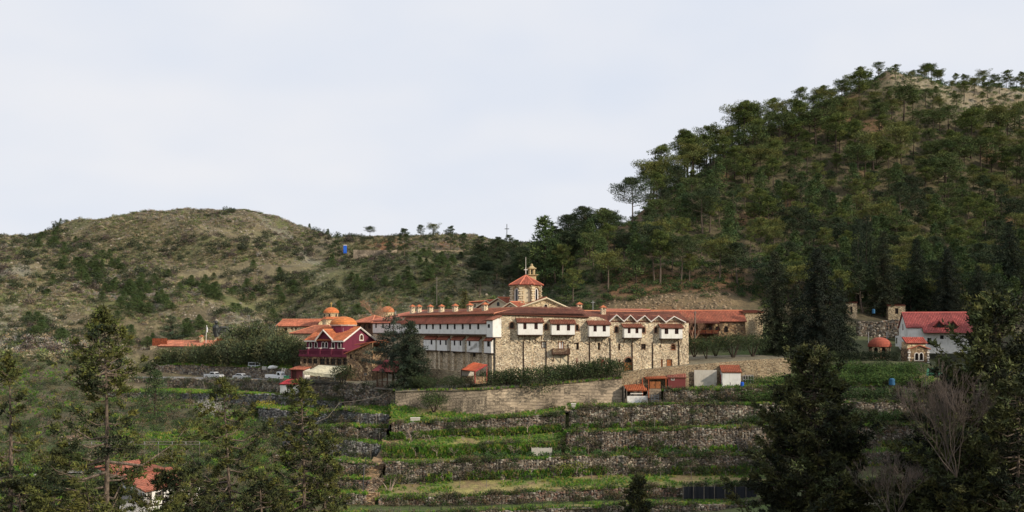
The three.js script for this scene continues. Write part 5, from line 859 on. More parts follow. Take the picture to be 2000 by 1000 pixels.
// ---- sheds below the lane
{
  let d = 161, g = thing('open_shed', 'low open shed with an orange tiled roof on a white block wall', 'shed', P(1242, 790, d)), Y = (v) => yOf(v, d);
  let a = P(1224, 763, d), b = P(1265, 763, d), c = P(1254, 748.5, d + 3.4), e = P(1217, 748, d + 3.4), mb = new MB(true); tileFace(mb, [a, b, c, e], V(1, 0, 0), [0.46, 0.13, 0.05]); mk('roof', mb, M.tile, g);
  for (const p of [a, b, c, e]) mk('post', new MB().box(V(p.x, (p.y + Y(785)) / 2, p.z), V(1, 0, 0), UP, V(0, 0, 1), 0.14, p.y - Y(785), 0.14), M.woodGrey, g);
  mk('block_wall', new MB().abox(xOf(1225, d), xOf(1266, d), Y(795), Y(773.5), -d - 0.2, -d), M.white, g); mk('back_wall', new MB().abox(xOf(1220, d), xOf(1262, d), Y(790), Y(752), -d - 3.5, -d - 3.3), M.woodGrey, g); mk('side_wall', new MB().abox(xOf(1219, d), xOf(1221, d), Y(790), Y(756), -d - 3.3, -d - 0.4), M.woodGrey, g);
  mk('feed_rack', new MB().abox(xOf(1232, d), xOf(1256, d), Y(770), Y(768), -d - 0.8, -d - 0.3), M.trim, g);
  d = 163; Y = (v) => yOf(v, d); g = thing('open_shed', 'taller open shed with orange roof, red posts and orange plank doors', 'shed', P(1283, 775, d)); a = P(1262, 739.5, d), b = P(1305, 738.5, d), c = P(1292, 728.5, d + 4), e = P(1250, 729, d + 4); mb = new MB(true); tileFace(mb, [a, b, c, e], V(1, 0, 0), [0.48, 0.13, 0.05]); mk('roof', mb, M.tile, g);
  for (const [u, k] of [[1267, 772], [1301, 760], [1255, 770]]) mk('post', new MB().abox(xOf(u - 0.9, d), xOf(u + 0.9, d), Y(k + 6), Y(738.5), -d - 0.3, -d - 0.1), M.rust, g);
  for (const [u0, u1] of [[1270, 1280.5], [1281.5, 1291]]) { const dr = mk('plank_door', new MB().abox(xOf(u0, d), xOf(u1, d), Y(759), Y(745.5), -d - 0.5, -d - 0.42), M.woodOrange, g); mk('handle', new MB().abox(xOf(u1 - 1.5, d), xOf(u1 - 1, d), Y(753), Y(751), -d - 0.42, -d - 0.36), M.iron, dr); }
  mk('wall', new MB().abox(xOf(1268, d), xOf(1292, d), Y(785), Y(759.5), -d - 0.6, -d - 0.35), M.concrete, g); mk('back_wall', new MB().abox(xOf(1255, d), xOf(1300, d), Y(780), Y(733), -d - 4, -d - 3.8), M.woodDark, g);
  { const gt = thing('metal_gate', 'small grey metal gate below the orange plank doors', 'gate', P(1279, 783, 160)), m = new MB(); for (const v of [772, 776, 780, 784]) m.tube([P(1272, v, 160.2), P(1286, v, 160.2)], 0.05, 5); for (const u of [1272, 1279, 1286]) m.tube([P(u, 770, 160.2), P(u, 787, 160.2)], 0.06, 5); mk('bars', m, M.steel, gt); }
  let f = Face.px(1304.5, 163.5, 1339, 163); house('maroon_hut', 'maroon plastered hut with a tiled lean-to roof between the sheds and concrete wall', 'hut', f, { deep: 4, yb: f.px(1320, 764)[1], yE: f.px(1320, 737)[1], yR: f.px(1320, 728.5)[1], wall: M.maroon, color: [0.38, 0.13, 0.09], type: 'lean', over: 0.15, wins: [[f.rect(1311.5, 737.6, 1316.5, 742), { frame: M.trim, surround: M.trim, sw: 0.08 }]] });
  { const w = thing('concrete_wall', 'stained pale concrete yard wall between the maroon hut and the white hut', 'wall', P(1370, 755, 165)); mk('wall', new MB().abox(xOf(1356, 165), xOf(1400, 165), yOf(762, 165), yOf(723, 165), -165.4, -165), M.greyPlaster, w); mk('wall', new MB().abox(xOf(1336, 166), xOf(1357, 166), yOf(760, 166), yOf(723.5, 166), -166.5, -166.1), M.white, w); mk('doorway', new MB().abox(xOf(1341, 166), xOf(1350, 166), yOf(754, 166), yOf(734, 166), -166.08, -166.02), M.dark, w); }
  f = Face.px(1411, 163, 1447, 162.5); const hh = house('white_hut', 'small white hut with a red tiled roof and a red side door', 'hut', f, { deep: 4.2, yb: f.px(1430, 757)[1], yE: f.px(1430, 726)[1], yR: f.px(1430, 716)[1], wall: M.white, color: [0.46, 0.13, 0.06], type: 'lean', over: 0.2 }), lf = hh.left, r = lf.rect(1404.5, 729.5, 1408.5, 752), dr = mk('door', wallGeom(lf, outline([Math.min(r[0], r[2]), r[1], Math.max(r[0], r[2]), r[3]]), [], 0.08, 0.06), M.redPaint, hh.g);
  { const q = thing('concrete_slab', 'pale concrete slab under the small white hut', 'slab', P(1430, 758, 162)); mk('slab', new MB().abox(xOf(1400, 161), xOf(1476, 161), yOf(763, 161), yOf(757, 161), -166, -160.8), M.greyPlaster, q); }
  { const c = P(1461, 744, 164), q = thing('wire_cage', 'dark wire cage standing beside the white hut', 'cage', P(1461, 757, 164)), m = new MB(); for (let i = 0; i <= 4; i++) { m.tube([P(1451 + i * 5, 757, 164), P(1451 + i * 5, 733, 164)], 0.05, 4); if (i < 4) m.tube([P(1451, 757 - i * 8, 164), P(1471, 757 - i * 8, 164)], 0.05, 4); } mk('bars', m, M.steel, q); mk('inside', new MB().abox(xOf(1451, 165), xOf(1471, 165), yOf(757, 165), yOf(735, 165), -166, -164.6), M.dark, q); }
  { const q = P(1449.5, 756, 161.5), b = thing('blue_barrel', 'blue plastic barrel at the corner of the white hut', 'barrel', q); const pts = [[0, 0], [0.3, 0], [0.33, 0.1], [0.33, 0.85], [0.28, 0.95], [0, 0.95]].map(([x, y]) => new THREE.Vector2(x, y)); mk('body', new THREE.LatheGeometry(pts, 14).translate(q.x, q.y, q.z), M.blue, b); mk('rim', new THREE.TorusGeometry(0.33, 0.03, 5, 14).rotateX(Math.PI / 2).translate(q.x, q.y + 0.5, q.z), M.blue, b); }
}
// ---- white house, stone bell-gable tower and domed fountain on the right
{
  const e = Face.px(1758, 197, 1772, 189), f = Face.px(1772, 189, 1896, 186), Y = (v) => f.px(1800, v)[1], L = f.len;
  const g = thing('white_house', 'two storey white house with a broad red roof and two dormers at the wood edge', 'house', f.at(L / 2, Y(680), -4)), yE = Y(648), yR = yOf(610.5, 194), s1 = f.px(1801, 640)[0];
  const ew = e.rect(1772.2 - 0.2, 632, 1774.6, 643);
  mk('wall', wallGeom(f, [[0, Y(690)], [L, Y(690)], [L, yE], [s1, yE], [s1, Y(638)], [0, Y(638)]], [], 0.3), M.white, g); const D = 9, le = new Face(f.at(0, 0, -D), f.at(0, 0, 0));
  const wr = le.rect(1761.5, 633, 1764, 643); const w2 = [Math.min(wr[0], wr[2]), wr[1], Math.max(wr[0], wr[2]), wr[3]];
  mk('wall', wallGeom(le, [[0, Y(690)], [D - 0.02, Y(690)], [D - 0.02, Y(638)], [D / 2, yR - 0.1], [0, Y(638)]], [], 0.3), M.white, g); mk('window', wallGeom(le, outline([D * 0.45, Y(645), D * 0.55, Y(633)]), [], 0.05, 0.03), M.pane, g);
  roof(g, [[[f.at(-0.3, Y(640), 0.3), f.at(s1, Y(640), 0.3), f.at(s1, yR, -D / 2), f.at(-0.3, yR, -D / 2)], f.T], [[f.at(s1, Y(650), 1.6), f.at(L + 0.4, Y(650), 1.6), f.at(L + 0.4, yR, -D / 2), f.at(s1, yR, -D / 2)], f.T], [[f.at(L, Y(640), -D), f.at(-0.3, Y(640), -D), f.at(-0.3, yR, -D / 2), f.at(L, yR, -D / 2)], f.T]], [0.36, 0.085, 0.075], [[f.at(-0.3, yR, -D / 2), f.at(L + 0.4, yR, -D / 2)]]);
  for (const [u0, u1] of [[1823, 1845], [1850, 1871]]) { const fd = f.off(0.2), a = fd.px(u0, 637), b = fd.px(u1, 637), c = (a[0] + b[0]) / 2, yp = fd.px(u0, 625.5)[1], yl = fd.px(u0, 636.5)[1]; const dm = mk('dormer', wallGeom(fd, [[a[0] + 0.3, yl - 0.4], [b[0] - 0.3, yl - 0.4], [b[0] - 0.3, yl], [c, yp - 0.2], [a[0] + 0.3, yl]], [], 0.1), M.woodRed, g); roof(dm, [[[fd.at(a[0], yl, 0.3), fd.at(c, yp, 0.3), fd.at(c, yp, -2.6), fd.at(a[0], yl, -0.8)], f.N], [[fd.at(c, yp, 0.3), fd.at(b[0], yl, 0.3), fd.at(b[0], yl, -0.8), fd.at(c, yp, -2.6)], f.N]], [0.34, 0.07, 0.06]); mk('pane', wallGeom(fd, [[c - 0.5, yl - 0.25], [c + 0.5, yl - 0.25], [c, yp - 0.45]], [], 0.04, 0.06), M.pane, dm); }
  for (const [u0, u1, v0, v1] of [[1811, 1819, 660, 673], [1836, 1843, 655, 662], [1858, 1866, 655, 664]]) mk('window', wallGeom(f, outline(f.rect(u0, v0, u1, v1)), [], 0.05, 0.03), M.pane, g);
  mk('porch', new MB().box(e.at(e.len * 0.4, Y(667), 0.6), e.T, UP, e.N, 3.2, 2.4, 1.4), M.white, g); mk('porch_window', new MB().box(e.at(e.len * 0.4, Y(666), 1.32), e.T, UP, e.N, 1.1, 1.3, 0.06), M.pane, g);
  const f2 = Face.px(1775, 178, 1814, 178), Y2 = (v) => f2.px(1795, v)[1], t = thing('gate_tower', 'square stone tower with white quoins and a twin arched window below the white house', 'tower', f2.at(f2.len / 2, Y2(712), -1.5)), L2 = f2.len, wa = f2.rect(1787, 689.5, 1793.5, 703.5), wb = f2.rect(1796, 689.5, 1802.5, 703.5);
  mk('wall', wallGeom(f2, [[0, Y2(722)], [L2, Y2(722)], [L2, Y2(681)], [L2 / 2, Y2(675)], [0, Y2(681)]], [outline(wa, 1), outline(wb, 1)], 0.3), M.brown, t); for (const w of [wa, wb]) addWindow(t, f2, w, { arch: 1, surround: M.trim, sw: 0.16, frame: M.woodDark });
  for (const s of [0.1, L2 - 0.1]) for (let k = 0; k < 8; k++) mk('quoin', new MB().box(f2.at(s, lerp(Y2(719), Y2(683), k / 7), -0.1), f2.T, UP, f2.N, k % 2 ? 0.3 : 0.55, 0.36, 0.3), M.trim, t);
  for (const s of [0, L2]) mk('side_wall', new MB().box(f2.at(s, Y2(701), -1.8), f2.N, UP, f2.T, 3, Y2(682) - Y2(722), 0.3), M.brown, t);
  mk('upper_block', new MB().box(f2.at(L2 / 2 - 0.2, Y2(675), -1.9), f2.T, UP, f2.N, L2 * 0.92, Y2(668) - Y2(682), 2.6), M.stoneWarm, t);
  roof(t, [[[f2.at(-0.4, Y2(670.5), -0.3), f2.at(L2, Y2(670.5), -0.3), f2.at(L2, Y2(659), -2.4), f2.at(-0.4, Y2(659), -2.4)], f2.T]], [0.40, 0.09, 0.06], [], { w: 0.42, h: 0.13 }); mk('gable_edge', new MB().tube([f2.at(-0.3, Y2(682), 0.1), f2.at(L2 / 2, Y2(674.5), 0.1), f2.at(L2 + 0.3, Y2(682), 0.1)], 0.16, 5), std(lin(...RED)), t);
  const C = P(1718, 682, 183), Y3 = (v) => yOf(v, 183), q = thing('domed_fountain', 'little round shrine with arches under a scalloped red dome beside the dark hedge', 'shrine', V(C.x, Y3(698), C.z)), R = 1.95;
  for (let i = 0; i < 8; i++) { const o = ngon(C, R, 0, 8, 0.39), fa = new Face(o[(i + 1) % 8], o[i]), l = fa.len; mk('arch', wallGeom(fa, outline([0, Y3(702), l, Y3(676)]), [outline([l * 0.2, Y3(698), l * 0.8, Y3(678)], 1)], 0.25), i % 2 ? M.stoneWarm : M.brown, q); mk('arch_trim', ring(fa, [l * 0.2, Y3(697), l * 0.8, Y3(678)], 1, 0.12, 0.06, 0.05), std(lin(...RED)), q); }
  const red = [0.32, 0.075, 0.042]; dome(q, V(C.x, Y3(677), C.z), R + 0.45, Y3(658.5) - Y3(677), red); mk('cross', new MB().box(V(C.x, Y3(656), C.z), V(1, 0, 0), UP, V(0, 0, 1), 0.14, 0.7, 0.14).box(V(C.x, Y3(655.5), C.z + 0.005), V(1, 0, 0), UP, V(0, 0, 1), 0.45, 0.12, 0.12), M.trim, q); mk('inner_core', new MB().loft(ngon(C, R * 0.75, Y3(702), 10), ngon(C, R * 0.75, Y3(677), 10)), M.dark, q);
  terraceWall('rough stone wall on the slope above the domed shrine', [[1675, 630, 652, 205], [1755, 626, 650, 203]], { name: 'retaining_wall', size: 1.5, tones: [...STONE_TONES, [0.34, 0.29, 0.2], [0.4, 0.34, 0.24]] });
  terraceWall('low brown garden wall along the hedge below the domed shrine', [[1600, 710, 726, 173], [1700, 709, 724, 174], [1770, 710, 724, 175]], { name: 'garden_wall', mat: M.brown, stones: false, thick: 0.4 });
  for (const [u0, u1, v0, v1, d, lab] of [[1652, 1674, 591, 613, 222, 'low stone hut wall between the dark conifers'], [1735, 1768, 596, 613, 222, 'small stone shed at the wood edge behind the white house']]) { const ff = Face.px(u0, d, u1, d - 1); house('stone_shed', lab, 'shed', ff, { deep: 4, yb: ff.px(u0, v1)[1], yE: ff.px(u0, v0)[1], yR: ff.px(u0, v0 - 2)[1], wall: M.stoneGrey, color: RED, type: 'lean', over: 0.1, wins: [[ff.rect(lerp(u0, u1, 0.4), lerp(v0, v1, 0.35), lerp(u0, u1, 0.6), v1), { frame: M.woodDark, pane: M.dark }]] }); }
  { const a = P(1812, 736, 160), s = thing('green_shelter', 'low shelter with a dull green sheet roof behind the bare bush', 'shelter', P(1830, 745, 158)); const q4 = [P(1808, 733, 158), P(1846, 733, 157), P(1838, 718, 161), P(1812, 719, 161.5)]; mk('roof', new MB().loft(q4.map((p) => p.clone().add(V(0, -0.1, 0))), q4), M.greenRoof, s); for (const p of q4) mk('post', new MB().tube([p, V(p.x, yOf(752, 160), p.z)], 0.07, 5), M.woodGrey, s); }
  { const p = P(1742, 752, 159), b = thing('blue_tank', 'blue plastic water tank among the shrubs below the shrine', 'tank', p); mk('tank', new THREE.CylinderGeometry(0.55, 0.55, 1.1, 14).translate(p.x, p.y + 0.55, p.z), M.blueDull, b); mk('lid', new THREE.CylinderGeometry(0.3, 0.45, 0.15, 12).translate(p.x, p.y + 1.17, p.z), M.blueDull, b); }
  { const p = P(1706, 612, 222), b = thing('blue_tank', 'small blue tank between the stone sheds at the wood edge', 'tank', p); mk('tank', new THREE.CylinderGeometry(0.38, 0.38, 1.0, 12).translate(p.x, p.y + 0.5, p.z), M.blueDull, b); mk('lid', new THREE.CylinderGeometry(0.22, 0.34, 0.14, 12).translate(p.x, p.y + 1.05, p.z), M.blueDull, b); }
}
// ---- farmhouse in the valley, lower left
{
  const f = Face.px(240, 108, 283, 99), L = f.len, Y = (u, v) => f.px(u, v)[1], e = Face.px(283, 99, 390, 106);
  const g = thing('farmhouse', 'low white farmhouse with worn orange red roofs behind the conifers in the valley', 'house', f.at(L / 2, Y(260, 990), -3)), yE = Y(283, 957), yW = Y(245, 938);
  const dr = e.rect(287, 962, 297, 990), wr = e.rect(303, 962, 318, 976);
  mk('wall', wallGeom(e, outline([0, Y(283, 1010), e.len, yE]), [outline(dr), outline(wr)], 0.25), M.white, g); addWindow(g, e, wr, { frame: M.woodGrey }); mk('door', wallGeom(e, outline(dr), [], 0.06, -0.1), M.woodGrey, g);
  mk('wall', wallGeom(f, [[0, Y(245, 1000)], [L - 0.01, Y(283, 1010)], [L - 0.01, yE], [L * 0.4, yW + 0.4], [0, yW]], [], 0.25), M.white, g); mk('window', wallGeom(f, outline(f.rect(246, 948, 252, 960)), [], 0.05, 0.03), M.blueDull, g);
  roof(g, [[[e.at(-0.4, yE - 0.05, 0.5), e.at(e.len, yE - 0.05, 0.5), e.at(e.len, yE + 1.25, -4.5), e.at(-0.4, yE + 1.25, -4.5)], e.T], [[e.at(-0.4, yE + 1.3, -3.8), e.at(e.len * 0.75, yE + 1.3, -3.8), e.at(e.len * 0.75, yE + 2.1, -8.5), e.at(-0.4, yE + 2.1, -8.5)], e.T]], [0.40, 0.14, 0.085], [], { vary: 0.45 });
  const ter = new MB(), c = P(255, 975, 98); ter.quad(P(232, 1000, 93), P(290, 1000, 94), P(292, 975, 99.5), P(238, 968, 105)); structure('pavement', ter, std(lin(0.42, 0.39, 0.34), { tex: grain, m: 3 }), 'pale paved forecourt of the farmhouse');
  for (let i = 0; i < 4; i++) mk('post', new MB().tube([P(252 + i * 8, 985 + i * 2, 101 - i), P(252 + i * 8, 947 + i * 3, 101 - i)], 0.06, 5), M.woodGrey, g);
}

// ------------------------------------------------------------------ vegetation
const GOLD = Math.PI * (3 - Math.sqrt(5));
class Leaves {                                                             // many small leaf-sized faces
  constructor() { this.p = []; this.c = []; }
  // a blade from p along a (length L), width W across b
  blade(px, py, pz, ax, ay, az, L, W, r, col) {
    let bx = r() - 0.5, by = r() - 0.5, bz = r() - 0.5; const k = bx * ax + by * ay + bz * az; bx -= k * ax; by -= k * ay; bz -= k * az; const n = W / 2 / (Math.hypot(bx, by, bz) || 1); bx *= n; by *= n; bz *= n;
    this.p.push(px - bx, py - by, pz - bz, px + bx, py + by, pz + bz, px + ax * L, py + ay * L, pz + az * L); for (let i = 0; i < 3; i++) this.c.push(col[0], col[1], col[2]);
  }
  // an ellipsoid of blades that point outwards and a little up
  clump(x, y, z, rx, ry, n, L, W, r, col, up = 0.35, out = 1) {
    for (let i = 0; i < n; i++) {
      const ct = 2 * r() - 1, st = Math.sqrt(1 - ct * ct), f = r() * Math.PI * 2, dx = st * Math.cos(f), dy = ct, dz = st * Math.sin(f), k = 0.25 + 0.75 * Math.sqrt(r());
      let ax = dx * out + (r() - 0.5) * 1.1, ay = dy * out + up + (r() - 0.5) * 1.1, az = dz * out + (r() - 0.5) * 1.1; const l = Math.hypot(ax, ay, az) || 1, v = 0.65 + 0.7 * r();
      this.blade(x + dx * rx * k, y + dy * ry * k, z + dz * rx * k, ax / l, ay / l, az / l, L * (0.6 + 0.8 * r()), W * (0.7 + 0.6 * r()), r, [col[0] * v, col[1] * v, col[2] * v]);
    }
  }
  geometry() { const g = new THREE.BufferGeometry(); g.setAttribute('position', new THREE.Float32BufferAttribute(this.p, 3)); g.setAttribute('color', new THREE.Float32BufferAttribute(this.c, 3)); g.computeVertexNormals(); return g; }
}
const tint = (c, r, a = 0.3, warm = 0.2) => { const k = 1 - a / 2 + a * r(), w = 1 + warm * (r() - 0.5); return [c[0] * k * w, c[1] * k, c[2] * k / w]; };
const G_PINE = [0.048, 0.070, 0.019], G_DARK = [0.018, 0.030, 0.013], G_OLIVE = [0.115, 0.125, 0.058], G_BUSH = [0.038, 0.062, 0.018], G_YOUNG = [0.056, 0.088, 0.024], G_CYP = [0.070, 0.078, 0.016], G_CYPD = [0.022, 0.032, 0.010];
// broad pine: bare lower trunk, spreading limbs, flattened clumps
function pineGeom(seed, o = {}) {
  const { H = 13, bare = 0.42, R = 4.4, limbs = 17, leaf = 0.46, per = 92, col = G_PINE, young = false, r0 = 0.3, flat = 0.62 } = o, r = rngOf(seed), t = new MB(), lv = new Leaves(), bend = [(r() - 0.5) * 1.2, (r() - 0.5) * 1.2];
  const axis = (k) => V(bend[0] * Math.sin(k * 2.6), k * H, bend[1] * Math.sin(k * 2.2)); const ks = [0, 0.2, 0.4, 0.6, 0.8, 0.97]; t.tube([V(0, -0.8, 0), ...ks.map(axis)], [r0 * 1.25, ...ks.map((k) => r0 * (1.08 - k * 0.9))], 6);
  for (let i = 0; i < limbs; i++) {
    const k = bare + (1 - bare) * Math.pow((i + 0.5) / limbs, 0.9), q = (k - bare) / (1 - bare), prof = young ? (1 - q) * 0.95 + 0.1 : Math.sin(Math.PI * Math.min(1, 0.22 + q * 0.72)) * (0.75 + 0.5 * r()), a = i * GOLD + r() * 0.7, L = R * prof * (0.75 + 0.4 * r()), b = axis(k), rise = (young ? 0.15 : 0.35) + 0.4 * q * r(), e = V(b.x + Math.cos(a) * L, b.y + L * rise, b.z + Math.sin(a) * L), m = V().lerpVectors(b, e, 0.55).add(V(0, -0.08 * L, 0));
    t.tube([b, m, e], [r0 * 0.34 * (1.1 - q * 0.6), r0 * 0.22 * (1.1 - q * 0.6), 0.03], 3, false);
    for (const s of [0.5, 0.78, 1.0]) { const c = tint(col, r, 0.5, 0.35), w = (0.55 + 0.35 * r()) * Math.min(R * 0.42, L * 0.42 + 0.5); lv.clump(lerp(b.x, e.x, s) + (r() - 0.5) * 0.7, lerp(b.y, e.y, s) + 0.15, lerp(b.z, e.z, s) + (r() - 0.5) * 0.7, w * 1.25, w * flat, Math.round(per * (s === 0.5 ? 0.6 : 1)), leaf, leaf * 0.42, r, c); }
  }
  const tp = axis(1), c = tint(col, r, 0.4, 0.3); lv.clump(tp.x, tp.y - 0.3, tp.z, R * (young ? 0.12 : 0.34), R * (young ? 0.3 : 0.2), per, leaf, leaf * 0.42, r, c, 0.8);
  return [t.geometry(), lv.geometry()];
}
// narrow conifer in tiers of drooping sprays
function firGeom(seed, o = {}) {
  const { H = 18, R = 3.6, tiers = 30, col = G_DARK, leaf = 0.5, droop = 0.25, per = 7, start = 0.06, r0 = 0.3, pow = 0.85, gap = 0 } = o, r = rngOf(seed), t = new MB(), lv = new Leaves();
  t.tube([V(0, -0.8, 0), V(0, H * 0.5, 0), V(0, H * 0.98, 0)], [r0, r0 * 0.6, 0.03], 6);
  for (let i = 0; i < tiers; i++) {
    const k = start + (1 - start) * i / tiers, nb = Math.max(4, Math.round(7 * (1 - k * 0.5))), Rr = R * Math.pow(1 - k, pow) * (0.75 + 0.5 * r()) + 0.15;
    for (let j = 0; j < nb; j++) {
      if (r() < gap) continue;
      const a = j / nb * Math.PI * 2 + i * 1.3 + r() * 0.6, L = Rr * (0.65 + 0.5 * r()), y = k * H + (r() - 0.5) * 0.4, c = tint(col, r, 0.6, 0.3);
      t.tube([V(0, y, 0), V(Math.cos(a) * L * 0.6, y - droop * L * 0.25, Math.sin(a) * L * 0.6)], [0.05, 0.02], 3, false);
      const n = Math.max(2, Math.round(L / 0.55)); for (let s = 1; s <= n; s++) { const q = s / n, x = Math.cos(a) * L * q, z = Math.sin(a) * L * q, yy = y - droop * L * q * q + 0.12 * L * q; lv.clump(x, yy, z, 0.42, 0.26, per, leaf, leaf * 0.36, r, c, -droop * 0.6, 1); }
    }
  }
  return [t.geometry(), lv.geometry()];
}
// slender column of upright sprays
function columnGeom(seed, o = {}) {
  const { H = 20, R = 1.5, n = 2600, col = G_DARK, leaf = 0.6 } = o, r = rngOf(seed), t = new MB(), lv = new Leaves(); t.tube([V(0, -0.8, 0), V(0, H * 0.95, 0)], [0.25, 0.03], 5);
  for (let i = 0; i < n / 12; i++) { const k = Math.pow(r(), 0.9), a = r() * 6.28, q = R * Math.sin(Math.PI * Math.pow(1 - k, 0.6)) ** 0.6 * (0.6 + 0.45 * r()); lv.clump(Math.cos(a) * q, k * H, Math.sin(a) * q, 0.35, 0.7, 12, leaf, leaf * 0.3, r, tint(col, r, 0.6), 1.3, 0.6); }
  return [t.geometry(), lv.geometry()];
}
// round-headed shrub or small broadleaf tree
function bushGeom(seed, o = {}) {
  const { H = 3, R = 1.7, clumps = 34, per = 34, leaf = 0.26, col = G_BUSH, trunk = 0.25, wide = 0.5 } = o, r = rngOf(seed), t = new MB(), lv = new Leaves(), stems = 4;
  for (let i = 0; i < stems; i++) { const a = i * GOLD + r(), e = V(Math.cos(a) * R * 0.5, H * (0.55 + 0.2 * r()), Math.sin(a) * R * 0.5); t.tube([V(Math.cos(a) * 0.12, -0.5, Math.sin(a) * 0.12), V(e.x * 0.4, H * trunk, e.z * 0.4), e], [0.11, 0.09, 0.03].map((x) => x * H / 3), 4, false); }
  for (let i = 0; i < clumps; i++) { const ct = 1 - 1.75 * (i + 0.5) / clumps, st = Math.sqrt(1 - ct * ct), a = i * GOLD + r() * 0.8, q = 0.55 + 0.42 * r(), cy = H * (trunk + (1 - trunk) * 0.5); lv.clump(Math.cos(a) * st * R * q, cy + ct * H * (1 - trunk) * 0.5 * q, Math.sin(a) * st * R * q, R * (0.3 + 0.16 * r()), R * wide * (0.4 + 0.2 * r()), per, leaf, leaf * 0.5, r, tint(col, r, 0.6, 0.35), 0.35); }
  return [t.geometry(), lv.geometry()];
}
// leafless tree: forking twigs
function bareGeom(seed, o = {}) {
  const { H = 5, spread = 0.7, depth = 5, forks = 3, r0 = 0.1, stems = 1, lean = 0, up = 0.25, curl = 0.5, thin = 0.6 } = o, r = rngOf(seed), t = new MB();
  const grow = (p, d, L, rad, k) => {
    const e = V().copy(p).addScaledVector(d, L), m = V().lerpVectors(p, e, 0.5).add(V((r() - 0.5) * L * 0.16 * curl, (r() - 0.5) * L * 0.1, (r() - 0.5) * L * 0.16 * curl)); t.tube([p, m, e], [rad, rad * 0.82, rad * thin], k > 2 ? 4 : 3, false);
    if (k <= 0) return; const n = k === 1 ? forks : 2 + Math.floor(r() * (forks - 1));
    for (let i = 0; i < n; i++) { const q = V(d.x + (r() - 0.5) * 2 * spread, d.y + (r() - 0.5) * spread + up * 0.5, d.z + (r() - 0.5) * 2 * spread).normalize(); grow(i ? V().lerpVectors(m, e, r()) : e, q, L * (0.6 + 0.22 * r()), Math.max(0.008, rad * thin * (0.75 + 0.2 * r())), k - 1); }
  };
  for (let i = 0; i < stems; i++) { const a = i / stems * 6.28 + r(), s = stems > 1 ? 0.45 : 0.06; grow(V(0, -0.2, 0), V(Math.cos(a) * s + lean, 1, Math.sin(a) * s).normalize(), H * 0.3 * (0.8 + 0.4 * r()), r0, depth); }
  return [t.geometry(), null];
}
class Kind {
  constructor(name, geoms, bark, leafMat = M.leaf, names = ['trunk', 'crown']) { Object.assign(this, { name, geoms, bark, leafMat, names }); }
  put(pos, o) {
    const { label, cat = 'tree', group, turn = 0, scale = 1 } = o, g = new THREE.Group(); g.name = numbered(o.name ?? this.name); g.position.copy(pos); g.rotation.y = turn; Array.isArray(scale) ? g.scale.set(...scale) : g.scale.setScalar(scale); tag(g, label, cat, group, 'thing'); scene.add(g);
    const t = shade(new THREE.Mesh(this.geoms[0], this.bark)); t.name = this.names[0]; g.add(t); if (this.geoms[1]) { const c = shade(new THREE.Mesh(this.geoms[1], this.leafMat)); c.name = this.names[1]; g.add(c); } return g;
  }
}
const onGround = (x, z, dy = 0) => V(x, groundAt(x, z) + dy, z);
const onG = (u, d, dy = 0) => onGround(xOf(u, d), -d, dy);

